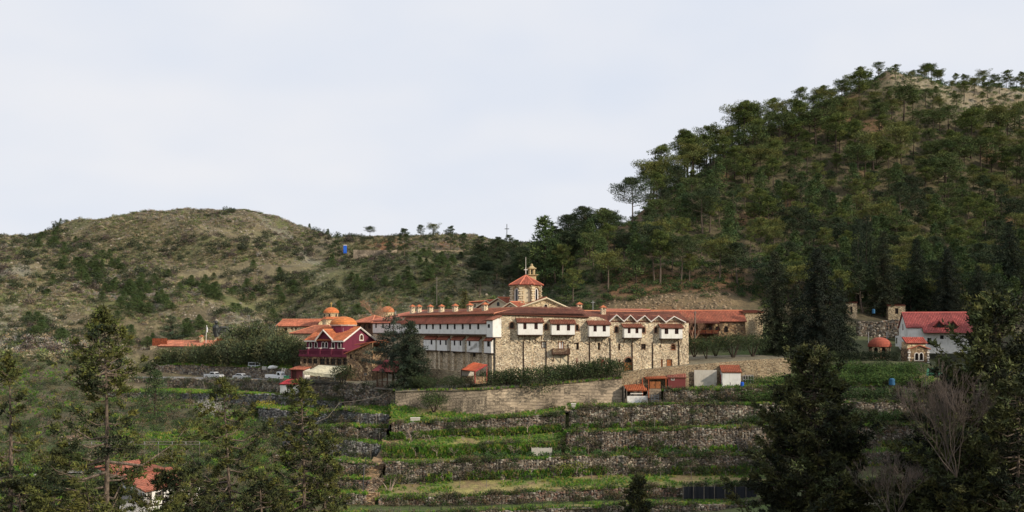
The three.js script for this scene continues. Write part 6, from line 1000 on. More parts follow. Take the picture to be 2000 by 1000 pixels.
// --- wood on the right-hand hill
{
  const r = rngOf(4242), kinds = [0, 1, 2, 3, 4, 5, 6].map((i) => new Kind('pine_tree', pineGeom(100 + i, { H: 12 + (i % 3) * 2, bare: [0.56, 0.46, 0.3, 0.6, 0.4, 0.54, 0.42][i], R: [4.4, 3.6, 3.2, 5.0, 4.2, 3.4, 4.7][i], limbs: 15 + i, col: [[0.060, 0.086, 0.022], [0.098, 0.118, 0.026], [0.040, 0.062, 0.02], [0.112, 0.124, 0.03], [0.034, 0.052, 0.02], [0.082, 0.110, 0.022], [0.026, 0.042, 0.015]][i] }), M.barkPale));
  const young = [0, 1, 2].map((i) => new Kind('young_pine', pineGeom(140 + i, { H: 9 + i, bare: 0.1, R: 2.9, limbs: 24, young: true, per: 46, leaf: 0.42, col: G_YOUNG, r0: 0.18, flat: 0.7 }), M.bark));
  const umbrella = new Kind('pine_tree', pineGeom(160, { H: 18, bare: 0.52, R: 6.2, limbs: 24, per: 120, leaf: 0.5, col: [0.036, 0.056, 0.018], r0: 0.36, flat: 0.5 }), M.barkPale);
  // trees with a look of their own
  umbrella.put(onG(1236, 296), { label: 'tall umbrella pine with a curved pale trunk standing out on the ridge end', scale: 1.02, turn: 1 });
  umbrella.put(onG(1196, 290, -1), { label: 'shorter rounded pine crown just left of the tall umbrella pine on the ridge end', scale: [0.62, 0.58, 0.62], turn: 4 });
  umbrella.put(onG(1278, 246), { label: 'pine with a bare trunk on the red bank above the annex, beside the guard rail', scale: 0.72, turn: 3 });
  umbrella.put(onG(1330, 243), { label: 'slim pine on the red bank above the end of the gabled front wing', scale: 0.7, turn: 5 });
  umbrella.put(onG(1373, 285), { label: 'pine with a straight sunlit orange trunk in the lower wood', scale: 0.85, turn: 2 });
  umbrella.put(onG(722, 392, -0.6), { label: 'lone umbrella pine on the saddle skyline', scale: [0.36, 0.3, 0.36], turn: 0.4 });
  kinds[3].put(onG(845, 388, -1), { label: 'wide pine of the pair on the saddle skyline', scale: [0.55, 0.5, 0.55], turn: 2 });
  kinds[4].put(onG(820, 384, -2), { label: 'narrower pine of the pair on the saddle skyline', scale: [0.42, 0.5, 0.42], turn: 1 });
  young[2].put(onG(1062, 268, -1), { label: 'big leafy light green pine towering behind the bell tower', scale: [2.5, 2.1, 2.5], turn: 1 });
  young[1].put(onG(1086, 262), { label: 'loose light green pine just right of the tall pine behind the bell tower', scale: [1.5, 1.4, 1.5], turn: 2 });
  new Kind('conifer_tree', firGeom(171, { H: 17, R: 4.2, tiers: 26, col: [0.085, 0.082, 0.022], leaf: 0.6, per: 9, droop: 0.1 }), M.bark).put(onG(908, 232, -1.5), { label: 'golden green conical conifer behind the chimneys of the side wing' });
  for (const [u, v, d, s, lab] of [[605, 0, 418, 0.4, 'first small pine on the slope down from the rounded hilltop'], [641, 0, 408, 0.42, 'second small pine on the skyline right of the rounded hilltop'], [659, 0, 404, 0.36, 'third small pine on the skyline left of the blue box'], [670, 0, 402, 0.34, 'fourth small pine on the skyline just above the blue box']]) young[0].put(onG(u, d, -0.5), { label: lab, scale: s, turn: u });
  for (const [u, d, s, lab] of [[655, 352, 0.6, 'dark round pine left of the blue box on the saddle'], [790, 345, 0.75, 'dark pine in front of the cut road bank on the saddle'], [760, 340, 0.5, 'thin pine below the concrete wall on the saddle'], [880, 350, 0.7, 'dark pine right of the road bank on the saddle'], [905, 335, 0.6, 'dark pine below the saddle road, left of the wood']]) kinds[2].put(onG(u, d, -1), { label: lab, scale: s, turn: u });
  // the rest of the wood
  const spots = [], okAt = (u, d, x) => { if (u < 1090) return 0; const p = fbm(x * 0.03, d * 0.03, 3, 0, 88); if (u > 1725 && u < 1810 && d > 385) return 0.1; if (u > 1715 && u < 1960 && d > 372 && d < 402) return 0.4; if (u < 1500 && d < 256) return d < 236 ? 0 : 0.16; if (d > 254 && d < 272 && u < 1600) return 0.12; return p > 0.33 ? 1 : 0.45; };
  for (let t = 0; t < 24000 && spots.length < 760; t++) {
    const d = Math.sqrt(lerp(226 * 226, 445 * 445, r())), u = 1020 + 1080 * r(), x = xOf(u, d); if (u < 1500 && d < 236) continue; if (u > 1480 && u < 1680 && d < 215) continue; if (okAt(u, d, x) < r()) continue; if (u < 1175 && d > 270) continue; if (u > 1185 && u < 1275 && d > 280) continue;
    const gap = u > 1500 && d < 300 ? 4.5 : 5.1; if (spots.some((s) => (s[0] - x) ** 2 + (s[1] - d) ** 2 < gap * gap)) continue; spots.push([x, d, u, r(), r()]);
  }
  for (let u = 1265; u < 2010; u += 11) { const sk = pw(COL.map(([uu, t]) => [uu, t[t.length - 6][0]]), u)[0], d = sk - 2 + 6 * r(), x = xOf(u + 6 * r(), d); if (u > 1705 && u < 1790) continue; if (u > 1850 && r() < 0.4) continue; if (r() < 0.8) spots.push([x, d, u, r(), r()]); }
  const low = []; for (let i = 0; i < 60; i++) { const u = 925 + 235 * r(), d = 262 + 70 * r(); low.push([u, d]); }
  const hidden = []; spots.sort((a, b) => a[1] - b[1]);
  let n = 0;
  spots.forEach(([x, d, u, a, b]) => {
    const yg = a > 0.8, k = yg ? young[Math.floor(b * 3)] : kinds[Math.floor(b * 7)], s = (yg ? 0.95 : 0.78) * (0.58 + 0.8 * a) * (d > 370 ? 0.68 : 1) * (d > 388 ? 0.72 : 1), p = onGround(x, -d, -0.3);
    if (n < 296) { n++; k.put(p, yg ? { label: 'young pointed pine among the pines on the wooded hillside', group: 'young pines on the wooded hillside', turn: b * 6, scale: s } : { label: 'broad green pine among the pines on the steep wooded hillside', group: 'pines on the wooded hillside', turn: b * 6, scale: [s * (0.9 + 0.2 * a), s, s * (0.9 + 0.2 * b)] }); }
    else hidden.push([p, [0, b * 6, 0], [s, s, s], [1, 1, 1], Math.floor(b * 7), yg]);
  });
  low.forEach(([u, d], i) => { const k = kinds[[2, 4, 6][i % 3]], s = (0.42 + 0.22 * r()) * (u > 1090 ? 1.15 : 1); k.put(onG(u, d, -0.3), { name: 'dark_pine', label: 'dark round pine in the hollow below the skyline cross', group: 'dark pines in the hollow', turn: r() * 6, scale: [s * 1.25, s, s * 1.25] }); });
  const far = (geoms, items) => { if (!items.length) return; for (const [g, m, nm] of [[geoms[0], M.bark, 'distant_trunks'], [geoms[1], M.leaf, 'distant_forest']]) tag(instanced(nm, g, m, items.map((i) => i.slice(0, 4))), nm === 'distant_forest' ? 'crowns of the pine wood thinning out towards the hilltop' : 'trunks of the pine wood thinning out towards the hilltop', 'forest', null, 'stuff'); };
  for (let i = 0; i < 3; i++) far(kinds[[0, 3, 5][i]].geoms, hidden.filter((h) => h[4] % 3 === i));
  // undergrowth
  const ug = bushGeom(190, { H: 1.3, R: 0.9, clumps: 9, per: 9, leaf: 0.34, trunk: 0.1 })[1], it = [];
  for (let t = 0; t < 9000; t++) { const d = Math.sqrt(lerp(225 * 225, 440 * 440, r())), u = 1040 + 1060 * r(); if (u < 1480 && d < 258 && r() < 0.8) continue; const s = 0.5 + 1.1 * r() * r(), c = [[1.1, 1.1, 1], [2.4, 2, 1.6], [1.6, 1.7, 1.1], [0.8, 0.9, 0.9]][Math.floor(r() * 4)]; it.push([onG(u, d, -0.1), [0, r() * 6, 0], [s * 1.2, s, s * 1.2], c]); }
  for (let t = 0; t < 700; t++) { const d = 231 + 34 * r(), u = 1040 + 440 * r(), s = 0.4 + 0.8 * r(), c = [[0.9, 1.0, 0.9], [1.6, 1.3, 1], [0.6, 0.8, 0.8]][t % 3]; it.push([onG(u, d, -0.1), [0, r() * 6, 0], [s * 1.2, s, s * 1.2], c]); }
  tag(instanced('undergrowth', ug, M.leaf, it), 'low scrub under the pines of the wooded hillside', 'undergrowth', null, 'stuff');

  // --- left-hand hill: scrub that nobody could count, and small pines that one can
  const sc = [0, 1, 2].map((i) => bushGeom(200 + i, { H: 1.0, R: 0.8, clumps: 8, per: 8, leaf: 0.34, trunk: 0.05, col: [0.15, 0.15, 0.15] })[1]), sets = [[], [], []];
  const TONES = [[1.1, 1.05, 0.5], [0.75, 0.85, 0.35], [1.55, 1.25, 0.75], [0.5, 0.6, 0.25], [2.1, 1.7, 1.05], [1.2, 0.95, 0.75], [0.9, 1.15, 0.3], [1.7, 1.45, 1.15]];
  for (let t = 0; t < 82000; t++) {
    const d = Math.sqrt(lerp(212 * 212, 440 * 440, r())), u = -30 + 1150 * r(), x = xOf(u, d); if (d < 252 && u > 260 && u < 1100) continue; const k = fbm(x * 0.06, d * 0.06, 4, 0, 93); if (k < 0.3 + 0.25 * r()) continue;
    const s = (0.35 + 0.9 * r() * r()) * (u < 260 && d < 240 ? 1.5 : 1), shift = fbm(x * 0.015 + 3, d * 0.03, 3, 0, 95), c0 = TONES[Math.floor(clamp(shift * 1.3 - 0.2 + (r() - 0.5) * 0.9, 0, 0.999) * TONES.length)], c = u > 560 && d < 350 ? [c0[0] * 0.62, c0[1] * 0.72, c0[2] * 0.62] : c0; sets[t % 3].push([onGround(x, -d, -0.1), [0, r() * 6, 0], [s * (1 + 0.5 * r()), s * (0.7 + 0.5 * r()), s * (1 + 0.5 * r())], c]);  // scrub below the saddle is greener, its shade painted into the tint
  }
  sets.forEach((s, i) => tag(instanced('hillside_scrub', sc[i], M.leaf, s), 'low dry and green scrub dotted over the open hillside', 'scrub', null, 'stuff'));
  const rk = [[], [], []]; for (let t = 0; t < 16000; t++) { const d = Math.sqrt(lerp(225 * 225, 440 * 440, r())), u = -30 + 1150 * r(), x = xOf(u, d); if (d < 252 && u > 240) continue; if (fbm((x * 0.8 + d * 0.6) * 0.07, (d * 0.8 - x * 0.6) * 0.035, 4, 0, 64) < 0.47 + 0.12 * r()) continue; const s = 0.25 + 0.9 * r() * r(), k = 0.7 + 0.6 * r(); rk[t % 3].push([onGround(x, -d, -0.05), [r(), r() * 6, r()], [s * 1.3, s * 0.8, s], [0.31 * k, 0.27 * k, 0.205 * k]]); }
  for (let t = 0; t < 700; t++) { const s = 0.2 + 0.7 * r() * r(), k = 0.6 + 0.6 * r(); rk[t % 3].push([onG(1180 + 250 * r(), 223 + 10 * r(), -0.1), [r(), r() * 6, r()], [s * 1.3, s, s], [0.34 * k, 0.25 * k, 0.15 * k]]); }
  rk.forEach((q, i) => tag(instanced('hillside_rocks', ROCKS[i], ROCKMAT, q), 'pale rocks strewn over the open hillside', 'rocks', null, 'stuff'));
  // the wood goes on beyond the right edge and shades the slope with the white house
  const side = []; for (let i = 0; i < 70; i++) { const u = 2070 + 420 * r(), d = 95 + 115 * r(), s = 1.2 + 0.5 * r(); side.push([onG(u, d, -0.3), [0, r() * 6, 0], [s, s * 1.1, s], [1, 1, 1]]); }
  far(kinds[2].geoms, side);
  const dark = []; for (let t = 0; t < 2600; t++) { const d = Math.sqrt(lerp(208 * 208, 425 * 425, r())), u = -20 + 1120 * r(), x = xOf(u, d); if (d < 256 && u > 240) continue; if (fbm(x * 0.035 + 7, d * 0.05, 3, 0, 97) < 0.5 - 0.1 * (d < 260)) continue; const s = 0.8 + 1.3 * r() * r(); dark.push([onGround(x, -d, -0.1), [0, r() * 6, 0], [s, s * 0.9, s], [[0.32, 0.42, 0.2], [0.45, 0.55, 0.22], [0.8, 0.6, 0.5], [0.36, 0.5, 0.2]][Math.floor(r() * 4)]]); }
  tag(instanced('hillside_bushes', bushGeom(210, { H: 1.8, R: 1.2, clumps: 14, per: 12, leaf: 0.36, trunk: 0.05, col: [0.1, 0.1, 0.1] })[1], M.leaf, dark), 'darker bushes in the gullies of the open hillside', 'bushes', null, 'stuff');
  const left = []; const cl = [[190, 520, 18, 330], [265, 560, 18, 300], [250, 600, 14, 285], [330, 590, 8, 290], [140, 560, 9, 320], [110, 505, 10, 380], [420, 560, 10, 310], [500, 575, 9, 300], [380, 620, 9, 268], [560, 560, 8, 305], [90, 640, 9, 255], [700, 560, 9, 300], [820, 570, 12, 285], [860, 520, 12, 310]];
  for (const [u, , m, d] of cl) for (let i = 0; i < m; i++) { const uu = u + (r() + r() - 1) * 70, dd = d + (r() + r() - 1) * 34; left.push([uu, dd]); }
  left.forEach(([u, d]) => young[Math.floor(r() * 3)].put(onG(u, d, -0.3), { name: 'hillside_pine', label: 'small bushy pine growing on the open scrubby hillside', group: 'small pines on the open hillside', scale: [0.5 + 0.4 * r(), 0.26 + 0.28 * r(), 0.5 + 0.4 * r()], turn: r() * 6 }));
  for (const [u, s] of [[88, 0.3], [105, 0.34], [118, 0.44]]) young[1].put(onG(u, 428, -0.5), { name: 'hillside_pine', label: ['leftmost small pine on the far left skyline', 'middle small pine on the far left skyline', 'tallest small pine on the far left skyline'][[88, 105, 118].indexOf(u)], scale: s, turn: u });
}
// --- around the monastery
{
  const r = rngOf(777), olives = [0, 1, 2].map((i) => new Kind('olive_tree', bushGeom(300 + i, { H: 6, R: 3.1, clumps: 60, per: 44, leaf: 0.4, col: [[0.070, 0.084, 0.032], [0.055, 0.07, 0.026], [0.09, 0.096, 0.042]][i], trunk: 0.06 }), M.bark));
  const ol = [[322, 238, 0.85], [345, 236, 0.95], [372, 233.5, 0.98], [398, 231, 1.05], [424, 228.5, 1.1], [452, 226, 1.18], [478, 224, 1.15], [503, 222, 1.22], [528, 219, 1.2], [552, 216.5, 1.22], [578, 214, 1.1], [596, 212, 0.9], [460, 236, 1.3], [500, 234, 1.45], [540, 230, 1.35]];
  const oLab = (i) => i < 12 ? `${['first', 'second', 'third', 'fourth', 'fifth', 'sixth', 'seventh', 'eighth', 'ninth', 'tenth', 'eleventh', 'twelfth'][i]} grey green olive tree from the memorial building end of the front row` : ['pale olive top rising behind the front row near the rusty panel', 'tallest pale olive top behind the middle of the row', 'pale olive top behind the row nearest the stone house'][i - 12];
  ol.forEach(([u, d, s], i) => olives[i % 3].put(P(u, i < 12 ? 725 : 705, d), { label: oLab(i), group: 'olive trees above the road', scale: [s, s * (1.12 + 0.18 * r()), s], turn: r() * 6 }));
  // dark shrubs under the front wall
  const sh = [0, 1].map((i) => new Kind('evergreen_shrub', bushGeom(320 + i, { H: 3.4, R: 2.3, clumps: 44, per: 44, leaf: 0.24, col: [[0.030, 0.048, 0.014], [0.036, 0.055, 0.016]][i], trunk: 0.08 }), M.bark));
  const sl = [[957, 762, 161.5, 0.95], [985, 760, 162, 1.0], [1010, 758, 162, 1.0], [1050, 771, 159.6, 1.45], [1082, 752, 162.5, 1.0], [1106, 750, 163, 1.0], [1132, 748, 163.5, 1.05], [1156, 745, 164, 1.1], [1180, 742, 164.5, 1.12], [1202, 740, 165, 1.0], [880, 762, 160.5, 0.7], [912, 762, 160, 0.75], [838, 764, 161.5, 0.7], [820, 762, 163, 0.75]];
  const sn = ['dark shrub at the corner of the front wing', 'second dark shrub below the front wall from the corner', 'third dark shrub below the front wall from the corner', 'largest dark shrub, hanging over the concrete retaining wall', 'dark shrub just right of the largest one', 'dark shrub below the balcony bay', 'dark shrub between balcony and third bay', 'dark shrub below the third white bay', 'tall dark shrub left of the arched door', 'last dark shrub, nearest the arched door', 'round bush on the wall below the parapet', 'round bush in front of the orange roofed open shed', 'low bush right of the cedar', 'low bush at the foot of the cedar'];
  sl.forEach(([u, v, d, s], i) => sh[i % 2].put(P(u, v, d), { label: sn[i], scale: [s * 1.25, s * 1.12, s * 1.25], turn: r() * 6, cat: 'shrub', group: 'dark shrubs below the front wall' }));
  for (const [u, v, d, s, lab] of [[1356, 692, 177, 0.8, 'olive bush just right of the front wing end'], [1398, 690, 180, 0.85, 'olive bush below the annex gallery'], [1432, 692, 178, 0.95, 'grey green olive tree in front of the annex end'], [1470, 690, 180, 0.9, 'olive tree between the annex and the dark conifers'], [1380, 696, 176, 0.7, 'low dark bush behind the lane wall']]) sh[1].put(P(u, v, d), { name: 'olive_bush', label: lab, cat: 'bush', scale: [s * 1.5, s * 1.35, s * 1.5], turn: u });
  sh[1].put(P(670, 748, 182), { label: 'round dark bush at the end of the awning terrace', cat: 'shrub', scale: 1.15 }); sh[0].put(P(848, 800, 155.5), { label: 'bright leafy green bush on the terrace below the retaining wall', cat: 'shrub', scale: [1.1, 0.95, 1.1] });
  new Kind('green_bush', bushGeom(340, { H: 2.6, R: 2, col: [0.07, 0.13, 0.02], clumps: 30, per: 26, leaf: 0.22 }), M.twig).put(P(846, 800, 156), { label: 'light green bush against the foot of the retaining wall', cat: 'shrub' });
  // cedars by the gazebo
  new Kind('cedar_tree', firGeom(351, { H: 15, R: 6.2, tiers: 15, col: [0.045, 0.062, 0.04], leaf: 0.42, droop: -0.02, per: 26, start: 0.2, pow: 0.55, gap: 0.25 }), M.bark).put(P(768, 757, 171), { label: 'spreading bluish cedar with flat tiers in front of the white gallery', turn: 0.6 });
  new Kind('cedar_tree', firGeom(352, { H: 13.5, R: 4.0, tiers: 30, col: [0.024, 0.036, 0.016], leaf: 0.4, droop: 0.15, per: 22, start: 0.05, pow: 0.6 }), M.bark).put(P(802, 762, 165), { label: 'dense dark cedar just right of the gazebo', turn: 2 });
  new Kind('cedar_tree', firGeom(353, { H: 9, R: 4.6, tiers: 11, col: [0.05, 0.07, 0.035], leaf: 0.42, droop: -0.04, per: 22, start: 0.15, pow: 0.6, gap: 0.2 }), M.bark).put(onG(334, 258, -1), { label: 'flat tiered cedar behind the memorial building roof', turn: 1 });
  new Kind('palm_plant', (() => { const lv = new Leaves(), q = rngOf(9), t = new MB().tube([V(0, -1, 0), V(0, 1.4, 0)], [0.3, 0.22], 7); for (let i = 0; i < 70; i++) { const a = q() * 6.28, e = 0.1 + q() * 1.2; for (let k = 0; k < 5; k++) lv.blade(Math.cos(a) * k * 0.35 * Math.cos(e), 1.4 + k * 0.35 * Math.sin(e) - k * k * 0.035, Math.sin(a) * k * 0.35 * Math.cos(e), Math.cos(a) * 0.7, 0.3, Math.sin(a) * 0.7, 0.6, 0.1, q, [0.20, 0.17, 0.04]); } return [t.geometry(), lv.geometry()]; })(), M.bark, M.leaf, ['trunk', 'fronds']).put(P(393, 673, 250), { label: 'yellowish palm behind the memorial building chimney', cat: 'palm' });
  // dark conifers to the right of the annex
  const fir = [0, 1, 2].map((i) => new Kind('dark_conifer', firGeom(360 + i, { H: 24, R: [4.6, 7.0, 5.6][i], tiers: [40, 44, 40][i], col: [[0.024, 0.032, 0.013], [0.012, 0.019, 0.009], [0.016, 0.026, 0.011]][i], leaf: 0.5, droop: 0.3, per: 15, pow: 0.68 }), M.bark));
  fir[0].put(P(1514, 712, 184), { label: 'narrow dark conifer at the end of the annex', scale: 1.02 }); fir[1].put(P(1597, 716, 181), { label: 'tallest and widest black green conifer right of the annex', scale: 1.06, turn: 1 }); fir[2].put(P(1640, 712, 188), { label: 'dark conifer overlapped by the tallest one, left of the shrine', scale: 0.8, turn: 2 });
  fir[0].put(P(1556, 712, 190), { label: 'slim dark conifer between the two big ones', scale: 0.75, turn: 3 }); fir[2].put(onG(1972, 236), { label: 'brownish dark conifer at the right edge above the white house', scale: 1.05, turn: 4 }); fir[0].put(onG(1725, 226), { label: 'dark conifer behind the stone sheds', scale: 0.95, turn: 5 });
  fir[1].put(onG(1850, 224), { label: 'dark conifer behind the white house roof', scale: 0.8, turn: 1 }); fir[2].put(onG(1790, 232), { label: 'dark conifer rising left behind the white house gable', scale: 0.85, turn: 2 }); fir[2].put(onG(1910, 214), { label: 'dark conifer at the right end of the white house', scale: 0.7, turn: 0 });
  const cyp = new Kind('cypress_tree', columnGeom(371, { H: 23, R: 1.7 }), M.bark); cyp.put(onG(1676, 236), { label: 'tall slender cypress, left of the pair at the wood edge', scale: 1.0 }); cyp.put(onG(1692, 240), { label: 'tall slender cypress, right of the pair at the wood edge', scale: 1.03, turn: 2 });
  { // clipped hedge
    const lv = new Leaves(), q = rngOf(12), a = P(1598, 706, 175.5), b = P(1757, 706, 177), g = thing('hedge', 'long dark clipped hedge in front of the domed shrine', 'hedge', a); for (let i = 0; i < 900; i++) { const t = q(), p = V().lerpVectors(a, b, t); lv.clump(p.x - a.x, p.y - a.y + 0.2 + 1.7 * q(), p.z - a.z + (q() - 0.5) * 1.2, 0.3, 0.3, 10, 0.22, 0.13, q, tint([0.02, 0.032, 0.012], q, 0.5), 0.3); } const m = shade(new THREE.Mesh(lv.geometry(), M.leaf)); m.name = 'foliage'; g.add(m);
  }
  // shrubs over the terraces on the right
  const gb = [0, 1].map((i) => new Kind('garden_shrub', bushGeom(380 + i, { H: 2.2, R: 1.9, clumps: 26, per: 26, leaf: 0.24, col: [[0.05, 0.095, 0.018], [0.035, 0.065, 0.016]][i], trunk: 0.05 }), M.bark));
  const gs = []; for (let u = 1446; u < 1545; u += 17) gs.push([u, 786, 157.5, 1.05], [u + 5, 830, 152.2, 0.95]); for (let u = 1476; u < 1545; u += 22) gs.push([u, 756, 163, 1.05]); for (let u = 1640; u < 1790; u += 17) gs.push([u, 754, 161, 1.2], [u + 7, 786, 157, 1.15]); for (let u = 1650; u < 1780; u += 24) gs.push([u, 826, 152, 1]); for (let u = 1625; u < 1800; u += 15) gs.push([u, 736, 166, 1.15], [u + 6, 724, 170, 0.8]); for (let u = 1565; u < 1640; u += 25) gs.push([u, 750, 162, 1.1], [u, 790, 157, 1.1]);
  gs.forEach(([u, v, d, s], i) => gb[i % 2].put(P(u, v, d), { label: 'leafy green shrub on the terraces right of the dark iron stairs', group: 'shrubs on the right-hand terraces', scale: [s * (0.9 + 0.4 * r()), s * (0.75 + 0.5 * r()), s], turn: r() * 6, cat: 'shrub' }));
  const lb = [[70, 130], [120, 128], [160, 120], [200, 118], [60, 150], [110, 160], [150, 165], [205, 150], [240, 140], [330, 130], [360, 128], [390, 126], [280, 122], [440, 150], [350, 160], [300, 165], [40, 175], [90, 185], [130, 180], [175, 190], [210, 195], [20, 195], [455, 135], [500, 140], [480, 165]];
  lb.forEach(([u, d]) => gb[Math.floor(r() * 2)].put(onG(u + r() * 10, d, -0.2), { name: 'valley_bush', label: 'green bush on the grassy valley slope below the road', group: 'bushes on the valley slope', scale: [0.8 + 0.6 * r(), 0.5 + 0.6 * r(), 0.8 + 0.6 * r()], turn: r() * 6, cat: 'bush' }));
  [[306, 960], [322, 0], [340, 0], [358, 0], [378, 0], [396, 0]].forEach(([u], i) => gb[i % 2].put(onG(u, 96 + i * 0.8, -0.3), { name: 'yard_bush', label: ['bush at the corner of the farmhouse', 'second bush along the farmhouse wall', 'third bush along the farmhouse wall', 'fourth bush along the farmhouse wall', 'fifth bush along the farmhouse wall', 'last bush along the farmhouse wall, at the far end'][i], scale: [0.95, 1.25, 0.95], turn: u, cat: 'bush', group: 'bushes along the farmhouse wall' }));
  // pine on the green slope and leafless trees
  new Kind('pine_tree', pineGeom(391, { H: 11, bare: 0.12, R: 4.4, limbs: 26, per: 46, young: true, leaf: 0.42, col: [0.045, 0.075, 0.024], r0: 0.22 }), M.bark).put(P(302, 823, 172), { label: 'single full dark green pine on the grassy slope below the road', scale: 0.92 });
  new Kind('bare_bush', bareGeom(401, { H: 6.5, stems: 14, depth: 4, forks: 3, spread: 0.7, r0: 0.07, up: 0.3 }), M.twigPale, M.leaf, ['twigs']).put(P(412, 826, 170), { label: 'large silvery leafless bush on the slope below the cars', cat: 'bush', scale: [1.15, 0.95, 1.15] });
  const tan = new Kind('bare_tree', bareGeom(402, { H: 9, stems: 3, depth: 6, forks: 3, spread: 0.65, r0: 0.16, up: 0.25 }), M.twigTan, M.leaf, ['branches']); tan.put(P(742, 640, 230), { label: 'tan leafless tree beside the dull orange dome', cat: 'tree', scale: 1.15 }); tan.put(P(722, 645, 228), { label: 'tan leafless tree above the pavilion roof', cat: 'tree', scale: 0.85, turn: 2 }); tan.put(P(1355, 668, 188), { label: 'grey leafless tree in front of the annex gallery', cat: 'tree', scale: 0.85, turn: 4 });
  const fruit = [0, 1].map((i) => new Kind('fruit_tree', bareGeom(410 + i, { H: 3.2, depth: 4, forks: 3, spread: 0.9, r0: 0.07, up: 0.25 }), M.twig, M.leaf, ['branches']));
  const fl = [[805, 868, 148.6, 1.2], [833, 866, 148.6, 0.7], [843, 867, 148.6, 0.7], [905, 868, 148.4, 0.75], [983, 866, 148.6, 0.7], [1028, 864, 149, 0.7], [1080, 862, 149.4, 0.9], [812, 889, 145.6, 0.7], [853, 889, 145.6, 0.75], [887, 890, 145.4, 0.65], [952, 889, 145.6, 0.7], [1004, 888, 145.6, 0.75], [1115, 886, 145.2, 0.8], [1149, 885, 145.2, 0.75], [1205, 884, 145.4, 0.85], [1368, 880, 145.6, 0.9], [1030, 842, 150.4, 1.0], [1045, 815, 153, 1.3]];
  fl.forEach(([u, v, d, s]) => fruit[Math.floor(r() * 2)].put(P(u, v, d), { label: 'small leafless fruit tree on the middle terraces', group: 'fruit trees on the terraces', scale: s, turn: r() * 6 }));
  fruit[0].put(P(800, 868, 148.4), { name: 'dark_shrub', label: 'dark twiggy leafless shrub by the gap in the terrace walls', cat: 'shrub', scale: [1.5, 1.1, 1.5], turn: 1 });
  new Kind('ivy_shrub', bushGeom(395, { H: 3.4, R: 2.6, clumps: 30, per: 24, leaf: 0.2, col: [0.05, 0.045, 0.025] }), M.twig).put(P(760, 962, 137), { label: 'brown tangled shrub growing over the steps between the terraces', cat: 'shrub', scale: 1.05 });
  new Kind('yellow_bush', bushGeom(396, { H: 1.0, R: 2.2, clumps: 18, per: 20, leaf: 0.2, col: [0.30, 0.26, 0.02] }), M.twig).put(P(520, 794, 178), { label: 'yellow flowering bush above the short grey wall', cat: 'bush' });
  const flw = new Kind('yellow_bush', bushGeom(397, { H: 1.2, R: 1.8, clumps: 18, per: 20, leaf: 0.2, col: [0.16, 0.20, 0.02] }), M.twig); flw.put(P(1125, 918, 140.4), { label: 'yellow green flowering bush at the foot of the long wall', cat: 'bush' }); flw.put(P(1095, 920, 140.2), { label: 'smaller yellow green flowering bush beside the other one', cat: 'bush', scale: 0.8 });
  // green clumps along the long wall
  const tuft = new Kind('artichoke_plant', bushGeom(398, { H: 0.7, R: 0.85, clumps: 12, per: 16, leaf: 0.3, col: [0.05, 0.10, 0.025], trunk: 0.02 }), M.twig, M.leaf, ['stem', 'leaves']); for (let i = 0; i < 19; i++) { const u = 925 + i * 26.5 + 6 * r(); tuft.put(P(u, lerp(893, 887.5, (u - 925) / 500), 143.4), { label: 'low green leafy clump in the row along the long terrace', group: 'row of leafy clumps', cat: 'plant', scale: 0.75 + 0.5 * r(), turn: r() * 6 }); }
  // grass and weeds
  const gl = new Leaves(), q = rngOf(55); for (let i = 0; i < 14; i++) { const a = q() * 6.28, e = 0.5 * q(); gl.blade(Math.cos(a) * 0.12 * q(), 0, Math.sin(a) * 0.12 * q(), Math.cos(a) * e, 1, Math.sin(a) * e, 0.2 + 0.2 * q(), 0.07, q, [1, 1, 1]); }
  const gg = gl.geometry(); gg.deleteAttribute('color'); const GT = [[0.10, 0.23, 0.016], [0.08, 0.19, 0.016], [0.15, 0.24, 0.02], [0.27, 0.25, 0.06], [0.05, 0.13, 0.018]], items = grassSpots.map(([p, s, k]) => [p, [0, k * 6, 0], [s, s, s], GT[Math.floor(k * 97) % 5]]);
  for (let t = 0; t < 26000; t++) { const d = 98 + 110 * r(), u = -10 + 610 * r(); if (d > 202 && u > 200) continue; const x = xOf(u, d), k = fbm(x * 0.12, d * 0.12, 4, 0, 62); if (k < 0.42 + 0.1 * r()) continue; if (u < 215 && d > 135 && r() < 0.8) continue; const s = 0.8 + 1.0 * r(); items.push([onGround(x, -d), [0, r() * 6, 0], [s * 1.5, s, s * 1.5], GT[Math.floor(r() * 5)]]); }
  tag(instanced('grass', gg, std(lin(1, 1, 1)), items), 'spring grass on the terraces and the valley slope', 'grass', null, 'stuff');
  
  const wd = bushGeom(399, { H: 0.9, R: 0.6, clumps: 8, per: 12, leaf: 0.2, trunk: 0.02, col: [0.1, 0.1, 0.1] })[1], wi = []; const WT = [[0.6, 0.95, 0.2], [0.45, 0.7, 0.2], [1.3, 0.95, 0.5], [0.9, 0.8, 0.35], [1.5, 1.2, 0.8], [0.4, 0.5, 0.2]];
  weedSpots.forEach(([p, s, k]) => wi.push([p, [0, k * 6, 0], [s, s, s], WT[Math.floor(k * 61) % 6]]));
  for (const row of [R1l, R1r, R2l, R2r, R3, R4, L4, L5, L6, L7, L1, L3, R0b, L0, R5]) { const u0 = row[0][0], u1 = row[row.length - 1][0]; for (let i = 0; i < (u1 - u0) * 0.5; i++) { const u = lerp(u0, u1, r()), [vt, vb, d] = pw(row, u), m = fbm(u * 0.012, row[0][3], 3, 0, 98), foot = r() < 0.55; if (m < 0.42 && r() < 0.75) continue; const s = 0.5 + 0.9 * r(), k = foot ? Math.pow(r(), 2.2) * 0.75 : 0.9 + 0.1 * r(); wi.push([P(u, lerp(vb, vt, k), d).add(V(0, -0.1, foot ? 0.4 + 0.3 * r() : 0)), [0, r() * 6, 0], [s, s, s], WT[Math.floor(r() * 6)]]); } }
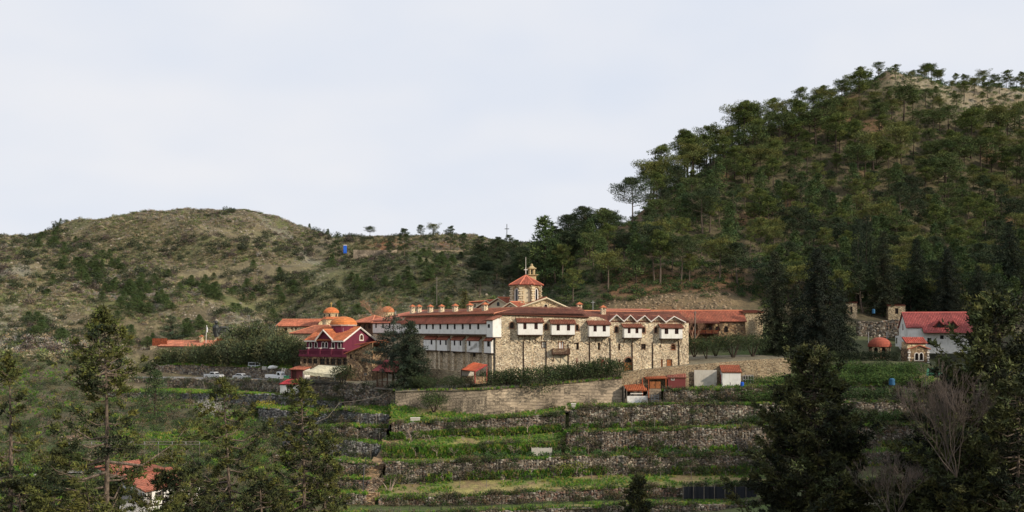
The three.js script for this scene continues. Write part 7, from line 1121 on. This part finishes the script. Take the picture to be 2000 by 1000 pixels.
  for (let t = 0; t < 2600; t++) { const d = 100 + 108 * r(), u = -20 + 600 * r(); if (d > 200 && u > 200) continue; const s = 0.5 + 1.1 * r(); wi.push([onG(u, d), [0, r() * 6, 0], [s, s, s], WT[Math.floor(r() * 6)]]); }
  tag(instanced('weeds', wd, M.leaf, wi), 'weeds and brambles along the foot of the terrace walls', 'weeds', null, 'stuff');
}
// --- near trees on our own side of the valley
function nearConifer(seed, o) {
  const { H, prof, n = 60, col = G_CYP, col2 = G_CYPD, tuft = 0.24, r0 = 0.15, per = 26, leaf = 0.12, rise = 0.22, dens = () => 1, low = 0.05, sparse = 0.34 } = o, r = rngOf(seed), t = new MB(), lv = new Leaves(), wob = [(r() - 0.5) * 0.5, (r() - 0.5) * 0.4];
  const ax = (k) => V(wob[0] * Math.sin(k * 3), k * H, wob[1] * Math.sin(k * 4)); t.tube([V(0, -1, 0), ...[0.1, 0.3, 0.5, 0.7, 0.85, 1].map(ax)], [r0 * 1.3, ...[0.1, 0.3, 0.5, 0.7, 0.85, 1].map((k) => r0 * (1.06 - k))], 7);
  const tuftAt = (p, dir, s, c, m = per) => { const sy = s * (0.5 + 0.4 * r()); for (let i = 0; i < m; i++) { let a = dir.x * 0.7 + (r() - 0.5) * 1.8, b = dir.y * 0.7 + 0.2 + (r() - 0.5) * 1.8, d = dir.z * 0.7 + (r() - 0.5) * 1.8; const l = Math.hypot(a, b, d), v = 0.55 + 0.9 * r(); lv.blade(p.x + (r() + r() - 1) * s, p.y + (r() + r() - 1) * sy, p.z + (r() + r() - 1) * s, a / l, b / l, d / l, leaf * (0.6 + 0.8 * r()), leaf * 0.46, r, [c[0] * v, c[1] * v, c[2] * v]); } };
  for (let i = 0; i < n; i++) {
    const k = low + (0.985 - low) * (i + r()) / n; if (r() > dens(k)) continue; const a = i * GOLD + (r() - 0.5) * 1.4, L = prof(k) * (0.35 + 0.8 * r() * (0.5 + r() * 0.6)), b = ax(k), up = rise * (0.2 + 1.4 * r()) + (k > 0.85 ? 0.4 : 0), sag = 0.1 + 0.12 * r(), pt = (s) => V(b.x + Math.cos(a) * L * s, b.y + L * (up * s * s * 1.2 + 0.12 * s - sag * Math.sin(s * 3.1)), b.z + Math.sin(a) * L * s);
    t.tube([b, pt(0.35), pt(0.7), pt(1)], [0.025 + 0.011 * L, 0.018 + 0.008 * L, 0.014, 0.006], 4, false);
    const m = Math.max(2, Math.round(L / sparse)), tone = r();
    for (let j = 1; j <= m; j++) {
      const s = (L > 1.2 ? 0.34 : 0.15) + (L > 1.2 ? 0.66 : 0.85) * j / m, p = pt(s), side = (j % 2 ? 1 : -1); if (r() < 0.24) continue; const w = (1.2 - s) * L * 0.32 * (0.3 + r()) + 0.08, d = V(Math.cos(a) * 0.7 - Math.sin(a) * side * 0.8, -0.1 + 0.7 * r(), Math.sin(a) * 0.7 + Math.cos(a) * side * 0.8).normalize(), e = p.clone().addScaledVector(d, w), c = tint(tone + (r() - 0.5) * 0.7 > 0.45 ? col : col2, r, 0.5, 0.3);
      t.tube([p, e], [0.012, 0.005], 3, false); const q = Math.max(1, Math.round(w / (tuft * 1.3))); for (let x = 1; x <= q; x++) tuftAt(V().lerpVectors(p, e, x / q), d, tuft * (0.7 + 0.6 * r()), c);
    }
    tuftAt(pt(1), V(Math.cos(a), 0.4, Math.sin(a)), tuft * 0.7, tint([col[0] * 1.35, col[1] * 1.35, col[2] * 1.3], r, 0.4, 0.3));
  }
  for (let i = 0; i < 9; i++) tuftAt(ax(1 - i * 0.009), V(0, 1, 0), tuft * 0.5, tint(col, r, 0.4, 0.3));
  return [t.geometry(), lv.geometry()];
}
{
  const put = (seed, u, vTop, d, o, label, turn = 0) => { const x = xOf(u, d), g = groundAt(x, -d), H = yOf(vTop, d) - g; new Kind('near_conifer', nearConifer(seed, { ...o, H, prof: (k) => o.prof((1 - k) * H) }), M.barkPale).put(V(x, g, -d), { label, turn }); };
  const steps = (...t) => (x) => pw(t, x)[0];
  const lt = { per: 34, tuft: 0.23, leaf: 0.16, sparse: 0.3 };
  put(501, 200, 602, 35, { ...lt, n: 190, prof: steps([0, 0.12], [0.7, 0.35], [1.2, 0.55], [1.6, 1.3], [2.6, 2.0], [3.2, 1.4], [3.6, 0.7], [4.6, 0.6], [5.0, 2.6], [6.2, 3.9], [8, 4.1], [12, 4.1]), dens: (k) => k > 0.71 ? 1 : k > 0.62 ? 0.45 : 0.36 }, 'tall sunlit conifer with a bare brown trunk at the left', 0.5);
  put(502, 442, 742, 41, { ...lt, n: 84, prof: steps([0, 0.15], [0.8, 0.8], [2, 1.3], [3.5, 2.0], [5, 3.0], [7, 3.9], [12, 4.2]), dens: (k) => 0.85 }, 'open yellowish conifer in front of the silvery bush', 1.5);
  put(503, 590, 742, 42, { ...lt, n: 120, prof: steps([0, 0.15], [0.8, 0.6], [2.4, 0.9], [3.5, 1.3], [5, 2.0], [7, 2.7], [12, 2.7]) }, 'slim pointed conifer in front of the grey terrace walls', 2);
  put(504, 640, 848, 43, { ...lt, n: 70, prof: steps([0, 0.2], [1, 0.6], [2.5, 1.0], [4, 1.6], [12, 2]) }, 'shorter conifer tip just right of the slim pointed one', 3);
  put(505, 12, 690, 36, { ...lt, n: 60, prof: steps([0, 0.15], [1, 0.6], [2.5, 0.7], [4, 1.8], [6, 3.2], [12, 3.6]), dens: () => 0.6 }, 'sparse conifer at the left edge', 4);
  const dk = { col: [0.054, 0.060, 0.018], col2: [0.016, 0.021, 0.008], leaf: 0.27, tuft: 0.38, per: 30, sparse: 0.34 };
  put(506, 1592, 680, 56, { ...dk, n: 300, prof: steps([0, 0.3], [1.2, 1.4], [2.5, 1.9], [4.5, 3.1], [7, 4.2], [10, 4.7], [15, 4.9]), r0: 0.22 }, 'dense dark conifer in front of the right-hand terraces', 1);
  put(507, 1946, 580, 50, { ...dk, col: [0.07, 0.08, 0.024], n: 290, prof: steps([0, 0.3], [1, 1.4], [2.5, 2.2], [4.5, 3.2], [7, 4.6], [10, 5.8], [16, 6.2]), r0: 0.22 }, 'big dark conifer in front of the white house', 2);
  put(508, 1760, 945, 48, { ...dk, n: 90, prof: steps([0, 0.3], [1.5, 1.4], [3.5, 2.2], [12, 2.6]) }, 'low dark conifer top between the two big ones', 5);
  put(509, 1995, 740, 44, { ...dk, n: 110, prof: steps([0, 0.3], [1.5, 1.6], [4, 3], [12, 3.4]) }, 'dark conifer at the bottom right corner', 6);
  put(513, 1885, 850, 46, { ...dk, n: 110, prof: steps([0, 0.3], [1.5, 1.6], [3.5, 2.8], [12, 3.2]) }, 'low dark conifer top in front of the leafless tree', 4);
  put(510, 1246, 930, 66, { ...dk, n: 100, prof: steps([0, 0.15], [1, 0.5], [2, 0.9], [4, 1.9], [12, 2.2]), tuft: 0.26 }, 'small dark cypress tip rising at the bottom centre', 1);
  const lo = { ...lt, col: [0.045, 0.052, 0.014], col2: [0.02, 0.027, 0.009] };
  put(511, 318, 922, 40, { ...lo, n: 70, prof: steps([0, 0.2], [1, 0.9], [2.5, 1.9], [12, 2.6]), dens: () => 0.85 }, 'low conifer top in front of the farmhouse', 3);
  put(514, 372, 915, 39, { ...lo, n: 80, prof: steps([0, 0.2], [1, 0.9], [2.5, 1.9], [12, 2.6]) }, 'dark conifer top right of the farmhouse roof', 1);
  put(512, 105, 880, 39, { ...lo, n: 60, prof: steps([0, 0.2], [1, 1.0], [2.5, 2.2], [12, 2.8]), dens: () => 0.7 }, 'low conifer top at the lower left corner', 2);
  put(515, 505, 925, 40, { ...lo, n: 70, prof: steps([0, 0.2], [1, 1.0], [2.5, 2.0], [12, 2.6]), dens: () => 0.85 }, 'dark conifer top between the yellowish and the slim conifer', 4);
  put(516, 40, 940, 34, { ...lo, n: 70, prof: steps([0, 0.2], [1, 1.0], [2.5, 2.2], [12, 2.8]), dens: () => 0.85 }, 'dark conifer top in the bottom left corner below the sparse one', 5);
  const bt = [0, 1, 2].map((i) => new Kind('bare_tree', bareGeom(520 + i, { H: 6.5, stems: 5, depth: 6, forks: 3, spread: 0.5, r0: 0.032, up: 0.45, curl: 0.9, thin: 0.72, lean: [-0.35, -0.1, 0.1][i] }), M.twigBrown, M.leaf, ['branches']));
  bt[0].put(P(1868, 880, 44).add(V(0, -1.2, 0)), { label: 'leafless reddish tree leaning over the shrubs in front of the stone gate tower', scale: 0.9, turn: 0 }); bt[1].put(P(1850, 870, 45).add(V(0, -1.2, 0)), { label: 'upright leafless tree beside the leaning one, in front of the white house', scale: 0.78, turn: 1 }); bt[2].put(P(1742, 1010, 46).add(V(0, -0.6, 0)), { label: 'thin leafless sapling at the bottom between the big conifers', scale: 0.72, turn: 3 }); bt[1].put(P(1985, 640, 118).add(V(0, -8, 0)), { label: 'leafless tree at the right edge behind the big conifer', scale: 2.2, turn: 2 });
}

// ------------------------------------------------------------------ vehicles
function vehicle(name, label, pos, turn, paint, o) {
  const g = thing(name, label, 'car', V(0, 0, 0)); g.userData.category = o.cat ?? 'car'; const { body, glass, W = 1.75, wheels, wr = 0.33, extra } = o;
  const ext = (pts, w, bev = 0.06) => new THREE.ExtrudeGeometry(pathOf(pts, THREE.Shape), { depth: w - bev * 2, bevelEnabled: true, bevelThickness: bev, bevelSize: bev, bevelSegments: 2 }).translate(0, 0, -w / 2 + bev);
  const b = mk('body', ext(body, W), paint, g); (o.cabs ?? []).forEach(([n, p, w, m]) => mk(n, ext(p, w), m ?? paint, g));
  glass.forEach((p) => { for (const s of [-1, 1]) mk('side_window', ext(p, 0.03, 0.005).translate(0, 0, s * ((o.GW ?? W) / 2 + 0.005)), M.pane, g); });
  (o.screens ?? []).forEach(([x0, y0, x1, y1]) => { const t = new MB(), w = (o.GW ?? W) / 2 - 0.12; t.quad(V(x0, y0, -w), V(x0, y0, w), V(x1, y1, w * 0.92), V(x1, y1, -w * 0.92)); mk('windscreen', t, M.pane, g); });
  for (const x of wheels) for (const s of [-1, 1]) { const w = mk('wheel', new THREE.CylinderGeometry(wr, wr, 0.22, 18).rotateX(Math.PI / 2).translate(x, wr, s * (W / 2 - 0.08)), M.tyre, g); mk('rim', new THREE.CylinderGeometry(wr * 0.6, wr * 0.55, 0.05, 14).rotateX(Math.PI / 2).translate(x, wr, s * (W / 2 + 0.035)), M.steel, w); }
  const xs = body.map((p) => p[0]), x1 = Math.max(...xs), x0 = Math.min(...xs); for (const s of [-1, 1]) { mk('headlight', new MB().abox(x1 - 0.08, x1 + 0.065, o.hl - 0.08, o.hl + 0.08, s * (W / 2 - 0.32) - 0.16, s * (W / 2 - 0.32) + 0.16), M.lampGlass, g); mk('tail_light', new MB().abox(x0 - 0.065, x0 + 0.05, o.hl - 0.1, o.hl + 0.1, s * (W / 2 - 0.2) - 0.1, s * (W / 2 - 0.2) + 0.1), M.lampRed, g); }
  if (extra) extra(g); g.position.copy(pos); g.rotation.y = turn; return g;
}
{
  const roadP = (u, t) => { const [v0, d0, v1, d1] = pw(ROAD, u); return P(u, lerp(v0, v1, t), lerp(d0, d1, t)); };
  vehicle('pickup_truck', 'silver pickup truck parked on the road, leftmost of the parked vehicles', roadP(418, 0.4), -0.4, M.carSilver, { cat: 'pickup', W: 1.8, hl: 0.78, wheels: [-1.65, 1.55], wr: 0.38, body: [[-2.55, 0.42], [-2.1, 0.42], [-1.2, 0.4], [1.1, 0.4], [2.0, 0.42], [2.5, 0.45], [2.52, 0.85], [2.3, 1.0], [1.15, 1.1], [-2.58, 1.08]], cabs: [['cab', [[-0.75, 1.08], [1.15, 1.08], [0.55, 1.66], [-0.55, 1.68]], 1.62]], GW: 1.62, glass: [[[-0.52, 1.14], [0.1, 1.14], [0.1, 1.56], [-0.42, 1.57]], [[0.18, 1.14], [0.92, 1.14], [0.52, 1.55], [0.18, 1.56]]], screens: [[1.17, 1.16, 0.63, 1.63]] });
  vehicle('silver_car', 'silver saloon car parked between the pickup and the white truck', roadP(472, 0.42), -0.42, M.carSilver, { W: 1.72, hl: 0.65, wheels: [-1.35, 1.35], wr: 0.31, body: [[-2.15, 0.3], [2.1, 0.28], [2.2, 0.5], [2.15, 0.72], [1.2, 0.86], [-1.6, 0.92], [-2.15, 0.85], [-2.2, 0.5]], cabs: [['cabin', [[-1.75, 0.88], [1.15, 0.85], [0.35, 1.38], [-0.85, 1.4]], 1.5]], GW: 1.5, glass: [[[-1.4, 0.94], [-0.2, 0.93], [-0.2, 1.31], [-0.8, 1.32]], [[-0.1, 0.93], [0.92, 0.93], [0.3, 1.3], [-0.1, 1.31]]], screens: [[1.16, 0.94, 0.42, 1.36], [-1.77, 0.96, -0.92, 1.38]] });
  vehicle('flatbed_truck', 'small white flatbed truck parked nearest the maroon hut', roadP(540, 0.42), -0.45, M.carWhite, { cat: 'truck', W: 1.8, hl: 0.75, wheels: [-1.5, 1.6], wr: 0.36, body: [[-2.7, 0.55], [0.8, 0.5], [2.4, 0.4], [2.6, 0.5], [2.6, 0.95], [2.0, 1.1], [0.75, 1.1], [0.7, 0.75], [-2.7, 0.75]], cabs: [['cab', [[0.75, 1.05], [2.0, 1.05], [1.55, 1.95], [0.95, 2.0], [0.75, 1.9]], 1.7], ['bed_side', [[-2.75, 0.8], [0.55, 0.8], [0.55, 1.2], [-2.75, 1.2]], 1.86]], GW: 1.7, glass: [[[0.95, 1.2], [1.85, 1.2], [1.5, 1.8], [0.95, 1.82]]], screens: [[2.04, 1.15, 1.62, 1.88]] });
  vehicle('grey_van', 'grey blue van half hidden under the olive trees', P(503, 722, 220.5), -0.3, M.carSilver, { cat: 'van', W: 1.8, hl: 0.8, wheels: [-1.4, 1.4], wr: 0.34, body: [[-2.2, 0.4], [2.2, 0.4], [2.25, 0.9], [1.7, 1.1], [-2.25, 1.1]], cabs: [['cabin', [[-2.2, 1.08], [1.65, 1.08], [0.9, 1.85], [-2.15, 1.88]], 1.7]], GW: 1.7, glass: [[[-1.9, 1.2], [-0.2, 1.2], [-0.2, 1.75], [-1.85, 1.76]], [[-0.05, 1.2], [1.3, 1.2], [0.8, 1.74], [-0.05, 1.75]]] });
  { const p = P(533, 722, 212), g = thing('covered_load', 'white sheeted bundle beside the road wall behind the flatbed truck', 'bundle', p), r = rngOf(8), s = new THREE.IcosahedronGeometry(1, 2), a = s.attributes.position; for (let i = 0; i < a.count; i++) { const k = 0.8 + 0.4 * vnoise(a.getX(i) * 2 + 5, a.getY(i) * 2 + a.getZ(i)); a.setXYZ(i, a.getX(i) * 1.3 * k, Math.max(-0.2, a.getY(i) * 0.55 * k), a.getZ(i) * 0.8 * k); } s.computeVertexNormals(); mk('sheet', s.translate(p.x, p.y + 0.5, p.z), M.white, g); mk('crate', new MB().abox(p.x - 2.6, p.x - 1.6, p.y, p.y + 0.8, p.z - 0.5, p.z + 0.4), M.greyPlaster, g); }
  { const a = P(549, 742, 198), b = P(554.5, 719, 200), g = thing('ladder', 'pale metal ladder leaning beside the maroon hut', 'ladder', a), s = V(0.35, 0, 0); for (const k of [-1, 1]) mk('rail', new MB().tube([a.clone().addScaledVector(s, k), b.clone().addScaledVector(s, k)], 0.06, 5), M.steel, g); for (let i = 1; i < 9; i++) { const p = V().lerpVectors(a, b, i / 9); mk('rung', new MB().tube([p.clone().sub(s), p.clone().add(s)], 0.045, 4), M.steel, g); } }
  for (const [u, m, lab] of [[557, 'greenRoof', 'dark green waste bin beside the ladder'], [561.5, 'greenRoof', 'dark green waste bin against the maroon hut']]) { const p = P(u, 743, 197), g = thing('waste_bin', lab, 'bin', p); mk('body', new MB().loft([[-0.3, -0.3], [0.3, -0.3], [0.3, 0.3], [-0.3, 0.3]].map(([x, z]) => V(p.x + x * 0.85, p.y, p.z + z * 0.85)).reverse(), [[-0.3, -0.3], [0.3, -0.3], [0.3, 0.3], [-0.3, 0.3]].map(([x, z]) => V(p.x + x, p.y + 1.0, p.z + z)).reverse()), M[m], g); mk('lid', new MB().abox(p.x - 0.33, p.x + 0.33, p.y + 1.0, p.y + 1.08, p.z - 0.33, p.z + 0.33), M[m], g); }
}
// ------------------------------------------------------------------ iron stairs, posts, frames
{
  const fl = [[1418, 757, 159, 1428, 790, 156.5], [1427, 795, 154, 1440, 832, 150.5], [1440, 838, 148.5, 1452, 880, 145]], nm = ['top flight of dark iron stairs beside the white hut slab', 'middle flight of dark iron stairs on the terrace walls', 'lowest flight of dark iron stairs on the terrace walls'];
  fl.forEach(([ua, va, da, ub, vb, db], k) => { const a = P(ua, va, da), b = P(ub, vb, db), g = thing('iron_stairs', nm[k], 'stairs', b), s = V(0.75, 0, 0); for (const q of [-1, 1]) { mk('stringer', new MB().tube([a.clone().addScaledVector(s, q), b.clone().addScaledVector(s, q)], 0.09, 4), M.iron, g); mk('handrail', new MB().tube([a.clone().addScaledVector(s, q).add(V(0, 1, 0)), b.clone().addScaledVector(s, q).add(V(0, 1, 0))], 0.04, 4), M.iron, g); for (const t of [0, 0.5, 1]) { const p = V().lerpVectors(a, b, t).addScaledVector(s, q); mk('post', new MB().tube([p, p.clone().add(V(0, 1, 0))], 0.04, 4), M.iron, g); } } for (let i = 0; i <= 12; i++) { const p = V().lerpVectors(a, b, i / 12); mk('tread', new MB().box(p, V(1, 0, 0), UP, V(0, 0, 1), 1.5, 0.06, 0.34), M.iron, g); } });
  const posts = [[685, 787, 801, 159, 'pale'], [674, 790, 801, 160, 'pale'], [735, 811, 827, 155.5], [698, 842, 857, 151.5], [724, 872, 899, 147], [741, 845, 862, 151.5], [690, 912, 928, 141.5], [712, 912, 930, 141], [1103, 809, 840, 151], [1216, 812, 837, 149.5], [1234, 814, 842, 147.5], [1278, 820, 838, 149.4], [1371, 814, 836, 149.6], [963, 851, 872, 148], [1290, 921, 942, 138.5], [1155, 921, 944, 138.3], [1186, 923, 944, 138.3], [1240, 921, 944, 138.3], [1350, 921, 940, 138.6], [1417, 920, 938, 138.8], [898, 935, 958, 136.5], [950, 938, 956, 136.5], [1467, 912, 930, 141], [1150, 768, 792, 155], [1262, 770, 790, 155.5]];
  posts.forEach(([u, v0, v1, d]) => { const a = P(u, v1 + 3, d), b = P(u + 0.4, v0, d), g = thing('fence_post', 'thin pale wooden stake standing on the terraces', 'post', a, 'stakes on the terraces'); mk('stake', new MB().tube([a, b], 0.055, 5), M.woodGrey, g); });
  { const g = thing('wire_fence', 'thin wire fence along the lowest terrace walls', 'fence', P(1000, 990, 127)), w = []; for (let u = 760; u <= 1320; u += 20) { const [vt] = pw(R5, u), dd = pw(R5, u)[2] + 0.6, a = P(u, vt + 2, dd), b = P(u, vt - 16, dd); w.push([a, b]); mk('post', new MB().tube([a, b], 0.035, 4), M.iron, g); } for (const t of [0.4, 0.95]) { const m = new MB(); for (let i = 0; i + 1 < w.length; i++) m.tube([V().lerpVectors(w[i][0], w[i][1], t), V().lerpVectors(w[i + 1][0], w[i + 1][1], t)], 0.012, 3, false); mk('wire', m, M.iron, g); } }
  { const g = thing('shade_netting', 'black shade netting on stakes along the lower terrace', 'netting', P(1405, 973, 131.5)), m = new MB(), n = 28, at = (i, v) => P(lerp(1334, 1478, i / n), v + Math.sin(i * 1.9) * 0.7, 131.8 + 0.15 * Math.sin(i * 2.7)); for (let i = 0; i < n; i++) m.quad(at(i, 974), at(i + 1, 974), at(i + 1, 950.5), at(i, 950.5)); mk('net', m, M.net, g); for (let i = 0; i <= 7; i++) mk('stake', new MB().tube([P(1334 + i * 20.5, 976, 131.5), P(1334 + i * 20.5, 948, 131.5)], 0.05, 4), M.woodGrey, g); }
  for (const [u0, u1, d, lab] of [[256, 390, 128, 'long pale metal vine trellis on the valley slope'], [135, 245, 132, 'short metal vine trellis left of the long one']]) { const g = thing('vine_trellis', lab, 'trellis', onG((u0 + u1) / 2, d)), top = (u, dd) => { const p = onG(u, dd); p.y = yOf(868, d); return p; }; for (let i = 0; i <= 5; i++) for (const dd of [d, d + 3]) { const u = lerp(u0, u1, i / 5), b = onG(u, dd, -0.2), t = top(u, dd); mk('post', new MB().tube([b, t], 0.035, 4), M.woodGrey, g); } for (const dd of [d, d + 3]) mk('top_rail', new MB().tube([top(u0, dd), top(u1, dd)], 0.045, 4), M.woodGrey, g); for (let i = 0; i <= 5; i++) mk('cross_bar', new MB().tube([top(lerp(u0, u1, i / 5), d), top(lerp(u0, u1, i / 5), d + 3)], 0.035, 4), M.steel, g); }
  { const a = P(1058, 887, 145.6), g = thing('stone_trough', 'pale concrete trough on the middle terrace', 'trough', a), W = 1.75; for (const [x0, x1, z0, z1] of [[-W, W, 0.5, 0.62], [-W, W, -0.62, -0.5], [-W, -W + 0.12, -0.5, 0.5], [W - 0.12, W, -0.5, 0.5]]) mk('side', new MB().abox(a.x + x0, a.x + x1, a.y - 0.3, a.y + 1.1, a.z + z0, a.z + z1), M.greyPlaster, g); mk('bottom', new MB().abox(a.x - W + 0.1, a.x + W - 0.1, a.y + 0.5, a.y + 0.6, a.z - 0.5, a.z + 0.5), M.dark, g); }
  { const a = P(811, 822, 151.6), g = thing('concrete_box', 'pale concrete block on the edge of the terrace wall', 'block', a); mk('block', new MB().abox(a.x - 0.8, a.x + 0.8, a.y - 0.2, a.y + 0.5, a.z - 0.4, a.z + 0.4), M.greyPlaster, g); mk('lid', new MB().abox(a.x - 0.86, a.x + 0.86, a.y + 0.5, a.y + 0.58, a.z - 0.45, a.z + 0.45), M.trim, g); }
  { const a = P(1120, 799, 152.6), g = thing('stone_pillar', 'short stone pillar with a flat cap at the corner of the terrace wall', 'pillar', a); mk('shaft', new MB().abox(a.x - 0.35, a.x + 0.35, a.y - 0.5, a.y + 0.9, a.z - 0.35, a.z + 0.35), M.greyPlaster, g); mk('cap', new MB().abox(a.x - 0.45, a.x + 0.45, a.y + 0.9, a.y + 1.0, a.z - 0.45, a.z + 0.45), M.trim, g); }
  { const a = P(953, 871, 147.6), g = thing('white_urn', 'small white urn beside the bare fruit trees', 'urn', a); mk('body', new THREE.LatheGeometry([[0, 0], [0.14, 0], [0.34, 0.35], [0.36, 0.55], [0.2, 0.72], [0.24, 0.8]].map(([x, y]) => new THREE.Vector2(x, y)), 12).translate(a.x, a.y, a.z), M.white, g); for (const s of [-1, 1]) mk('handle', new THREE.TorusGeometry(0.13, 0.03, 5, 8).translate(a.x + s * 0.36, a.y + 0.6, a.z), M.white, g); }
  { const g = thing('swing_frame', 'pale grey A-shaped frame on the grass strip below the road', 'frame', P(396, 759, 204)); for (const [u, v] of [[390.5, 760], [400, 760]]) mk('leg', new MB().tube([P(u, v, 204), P(396.5, 744, 204)], 0.055, 4), M.woodGrey, g); mk('bar', new MB().tube([P(393, 754, 204), P(398.5, 754, 204)], 0.05, 4), M.woodGrey, g); }
  { const g = thing('water_pipe', 'pale pipe slanting across the terraces below the gazebo', 'pipe', P(640, 825, 156)), pts = [[588, 837, 154], [640, 815, 157], [664, 786, 162], [690, 784, 163], [740, 775, 164], [770, 758, 165]].map((q) => P(...q)); mk('pipe', new MB().tube(pts, 0.045, 5), M.woodGrey, g); }
  { const g = thing('black_pipe', 'tall thin black pipe beside the stone steps', 'pipe', P(710, 985, 131)); mk('pipe', new MB().tube([P(709, 985, 131), P(710, 935, 136), P(711, 915, 140), P(716, 890, 146)], 0.06, 5), M.iron, g); }
}
// ------------------------------------------------------------------ hill road, guard rail, saddle wall, cross, poles
{
  const mb = new MB(), q = []; for (let u = 1105; u <= 1560; u += 10) { const d = pw([[1105, 272], [1200, 266], [1300, 264], [1400, 263], [1560, 270]], u)[0]; q.push([P(u, 520.5 - 1.5 * Math.sin((u - 1105) / 145), d), P(u, 519, d + 5)]); } for (let i = 0; i + 1 < q.length; i++) { q[i][1].y = q[i][0].y + 0.1; mb.quad(q[i][0], q[i + 1][0], q[i + 1][1].clone().setY(q[i + 1][0].y + 0.1), q[i][1]); } structure('hill_road', mb, M.asphalt, 'narrow road crossing the wooded slope');
  const g = thing('guard_rail', 'grey guard rail along the road across the wooded slope', 'guard rail', q[0][0]), rl = new MB(); for (let i = 0; i + 1 < q.length; i++) { rl.tube([q[i][0].clone().add(V(0, 0.75, 0.1)), q[i + 1][0].clone().add(V(0, 0.75, 0.1))], 0.12, 4, false); if (i % 2 === 0) mk('post', new MB().box(q[i][0].clone().add(V(0, 0.3, 0)), V(1, 0, 0), UP, V(0, 0, 1), 0.14, 1.2, 0.14), M.steel, g); } mk('rail', rl, M.woodGrey, g);
  terraceWall('pale concrete wall below the red earth cut on the saddle', [[690, 488, 508, 352], [730, 489, 509, 351], [775, 488, 506, 352]], { name: 'retaining_wall', mat: M.concrete, stones: false, thick: 0.6 });
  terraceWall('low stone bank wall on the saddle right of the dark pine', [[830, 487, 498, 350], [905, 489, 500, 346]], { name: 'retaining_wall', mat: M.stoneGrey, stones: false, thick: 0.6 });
  { const a = P(674, 490, 352), b = thing('portable_toilet', 'bright blue cabin standing at the left end of the saddle wall', 'cabin', a); mk('cabin', new MB().abox(a.x - 0.6, a.x + 0.6, a.y - 1, a.y + 2.2, a.z - 0.6, a.z + 0.6), M.blue, b); mk('door', new MB().abox(a.x - 0.45, a.x + 0.45, a.y - 0.5, a.y + 1.8, a.z + 0.6, a.z + 0.64), std(lin(0.02, 0.13, 0.6)), b); mk('roof', new MB().loft([[-0.64, -0.64], [0.64, -0.64], [0.64, 0.64], [-0.64, 0.64]].map(([x, z]) => V(a.x + x, a.y + 2.2, a.z + z)).reverse(), [[-0.55, -0.5], [0.55, -0.5], [0.55, 0.5], [-0.55, 0.5]].map(([x, z]) => V(a.x + x, a.y + 2.42, a.z + z)).reverse()), M.trim, b); }
  { const d = 366, a = P(990, 472, d), c = thing('hilltop_cross', 'tall thin metal cross on the skyline left of the wood', 'cross', a); mk('upright', new MB().box(V(a.x, yOf(455, d), a.z), V(1, 0, 0), UP, V(0, 0, 1), 0.28, yOf(439, d) - yOf(474, d), 0.28), M.iron, c); mk('crossbar', new MB().box(V(a.x, yOf(447, d), a.z + 0.02), V(1, 0, 0), UP, V(0, 0, 1), 1.9, 0.28, 0.24), M.iron, c); }
  for (const [u, v0, v1, d, arm, lab, cat] of [[1357.5, 607, 672, 187, 1, 'wooden utility pole in front of the annex gallery', 'pole'], [853, 540, 590, 262, 1, 'thin utility pole on the slope behind the side wing', 'pole'], [800, 540, 560, 300, 0, 'short post on the scrubby slope above the side wing', 'pole'], [1158, 587, 602, 205, 2, 'small antenna mast behind the front wing roof', 'mast'], [773, 607, 622, 212, 0, 'thin white mast on the side wing roof end', 'mast'], [1696, 648, 668, 188, 0, 'blue grey post beside the shrine', 'pole'], [1732, 648, 668, 190, 0, 'second grey post to the right of the shrine', 'pole']]) { const a = P(u, v1, d), g = thing('utility_pole', lab, cat, a); mk('pole', new MB().tube([P(u, v1 + 6, d), P(u, v0, d)], arm === 1 ? 0.13 : 0.08, 6), arm === 1 ? M.woodGrey : M.steel, g); if (arm) mk('cross_arm', new MB().tube([P(u - 4, v0 + 4, d), P(u + 4, v0 + 4, d)], 0.07, 4), arm === 1 ? M.woodGrey : M.steel, g); }
  { const m = new MB(), pts = []; for (let u = -40; u <= 345; u += 11) pts.push([onG(u, 117, 0.12), onG(u, 119.2, 0.15)]); for (let i = 0; i + 1 < pts.length; i++) m.quad(pts[i][0], pts[i + 1][0], pts[i + 1][1], pts[i][1]); structure('valley_path', m, std(lin(0.50, 0.47, 0.42), { tex: grain, m: 3 }), 'pale path on the valley floor'); }
  { const lv = [[133, 838, 140], [150, 836, 141], [120, 842, 139], [142, 842, 138.6]]; lv.forEach(([u, , d], i) => { const p = onG(u, d), g = thing('boulder', ['large pale boulder', 'upper pale boulder', 'lower brown boulder', 'small boulder'][i] + ' in the rock pile on the valley slope', 'boulder', p), s = ROCKS[i % 3].clone(); s.scale(1.6 + i * 0.2, 1.1, 1.2); s.rotateY(i); mk('rock', s.translate(p.x, p.y + 0.3, p.z), M.dryPale, g); }); }
}

renderer.render(scene, camera);
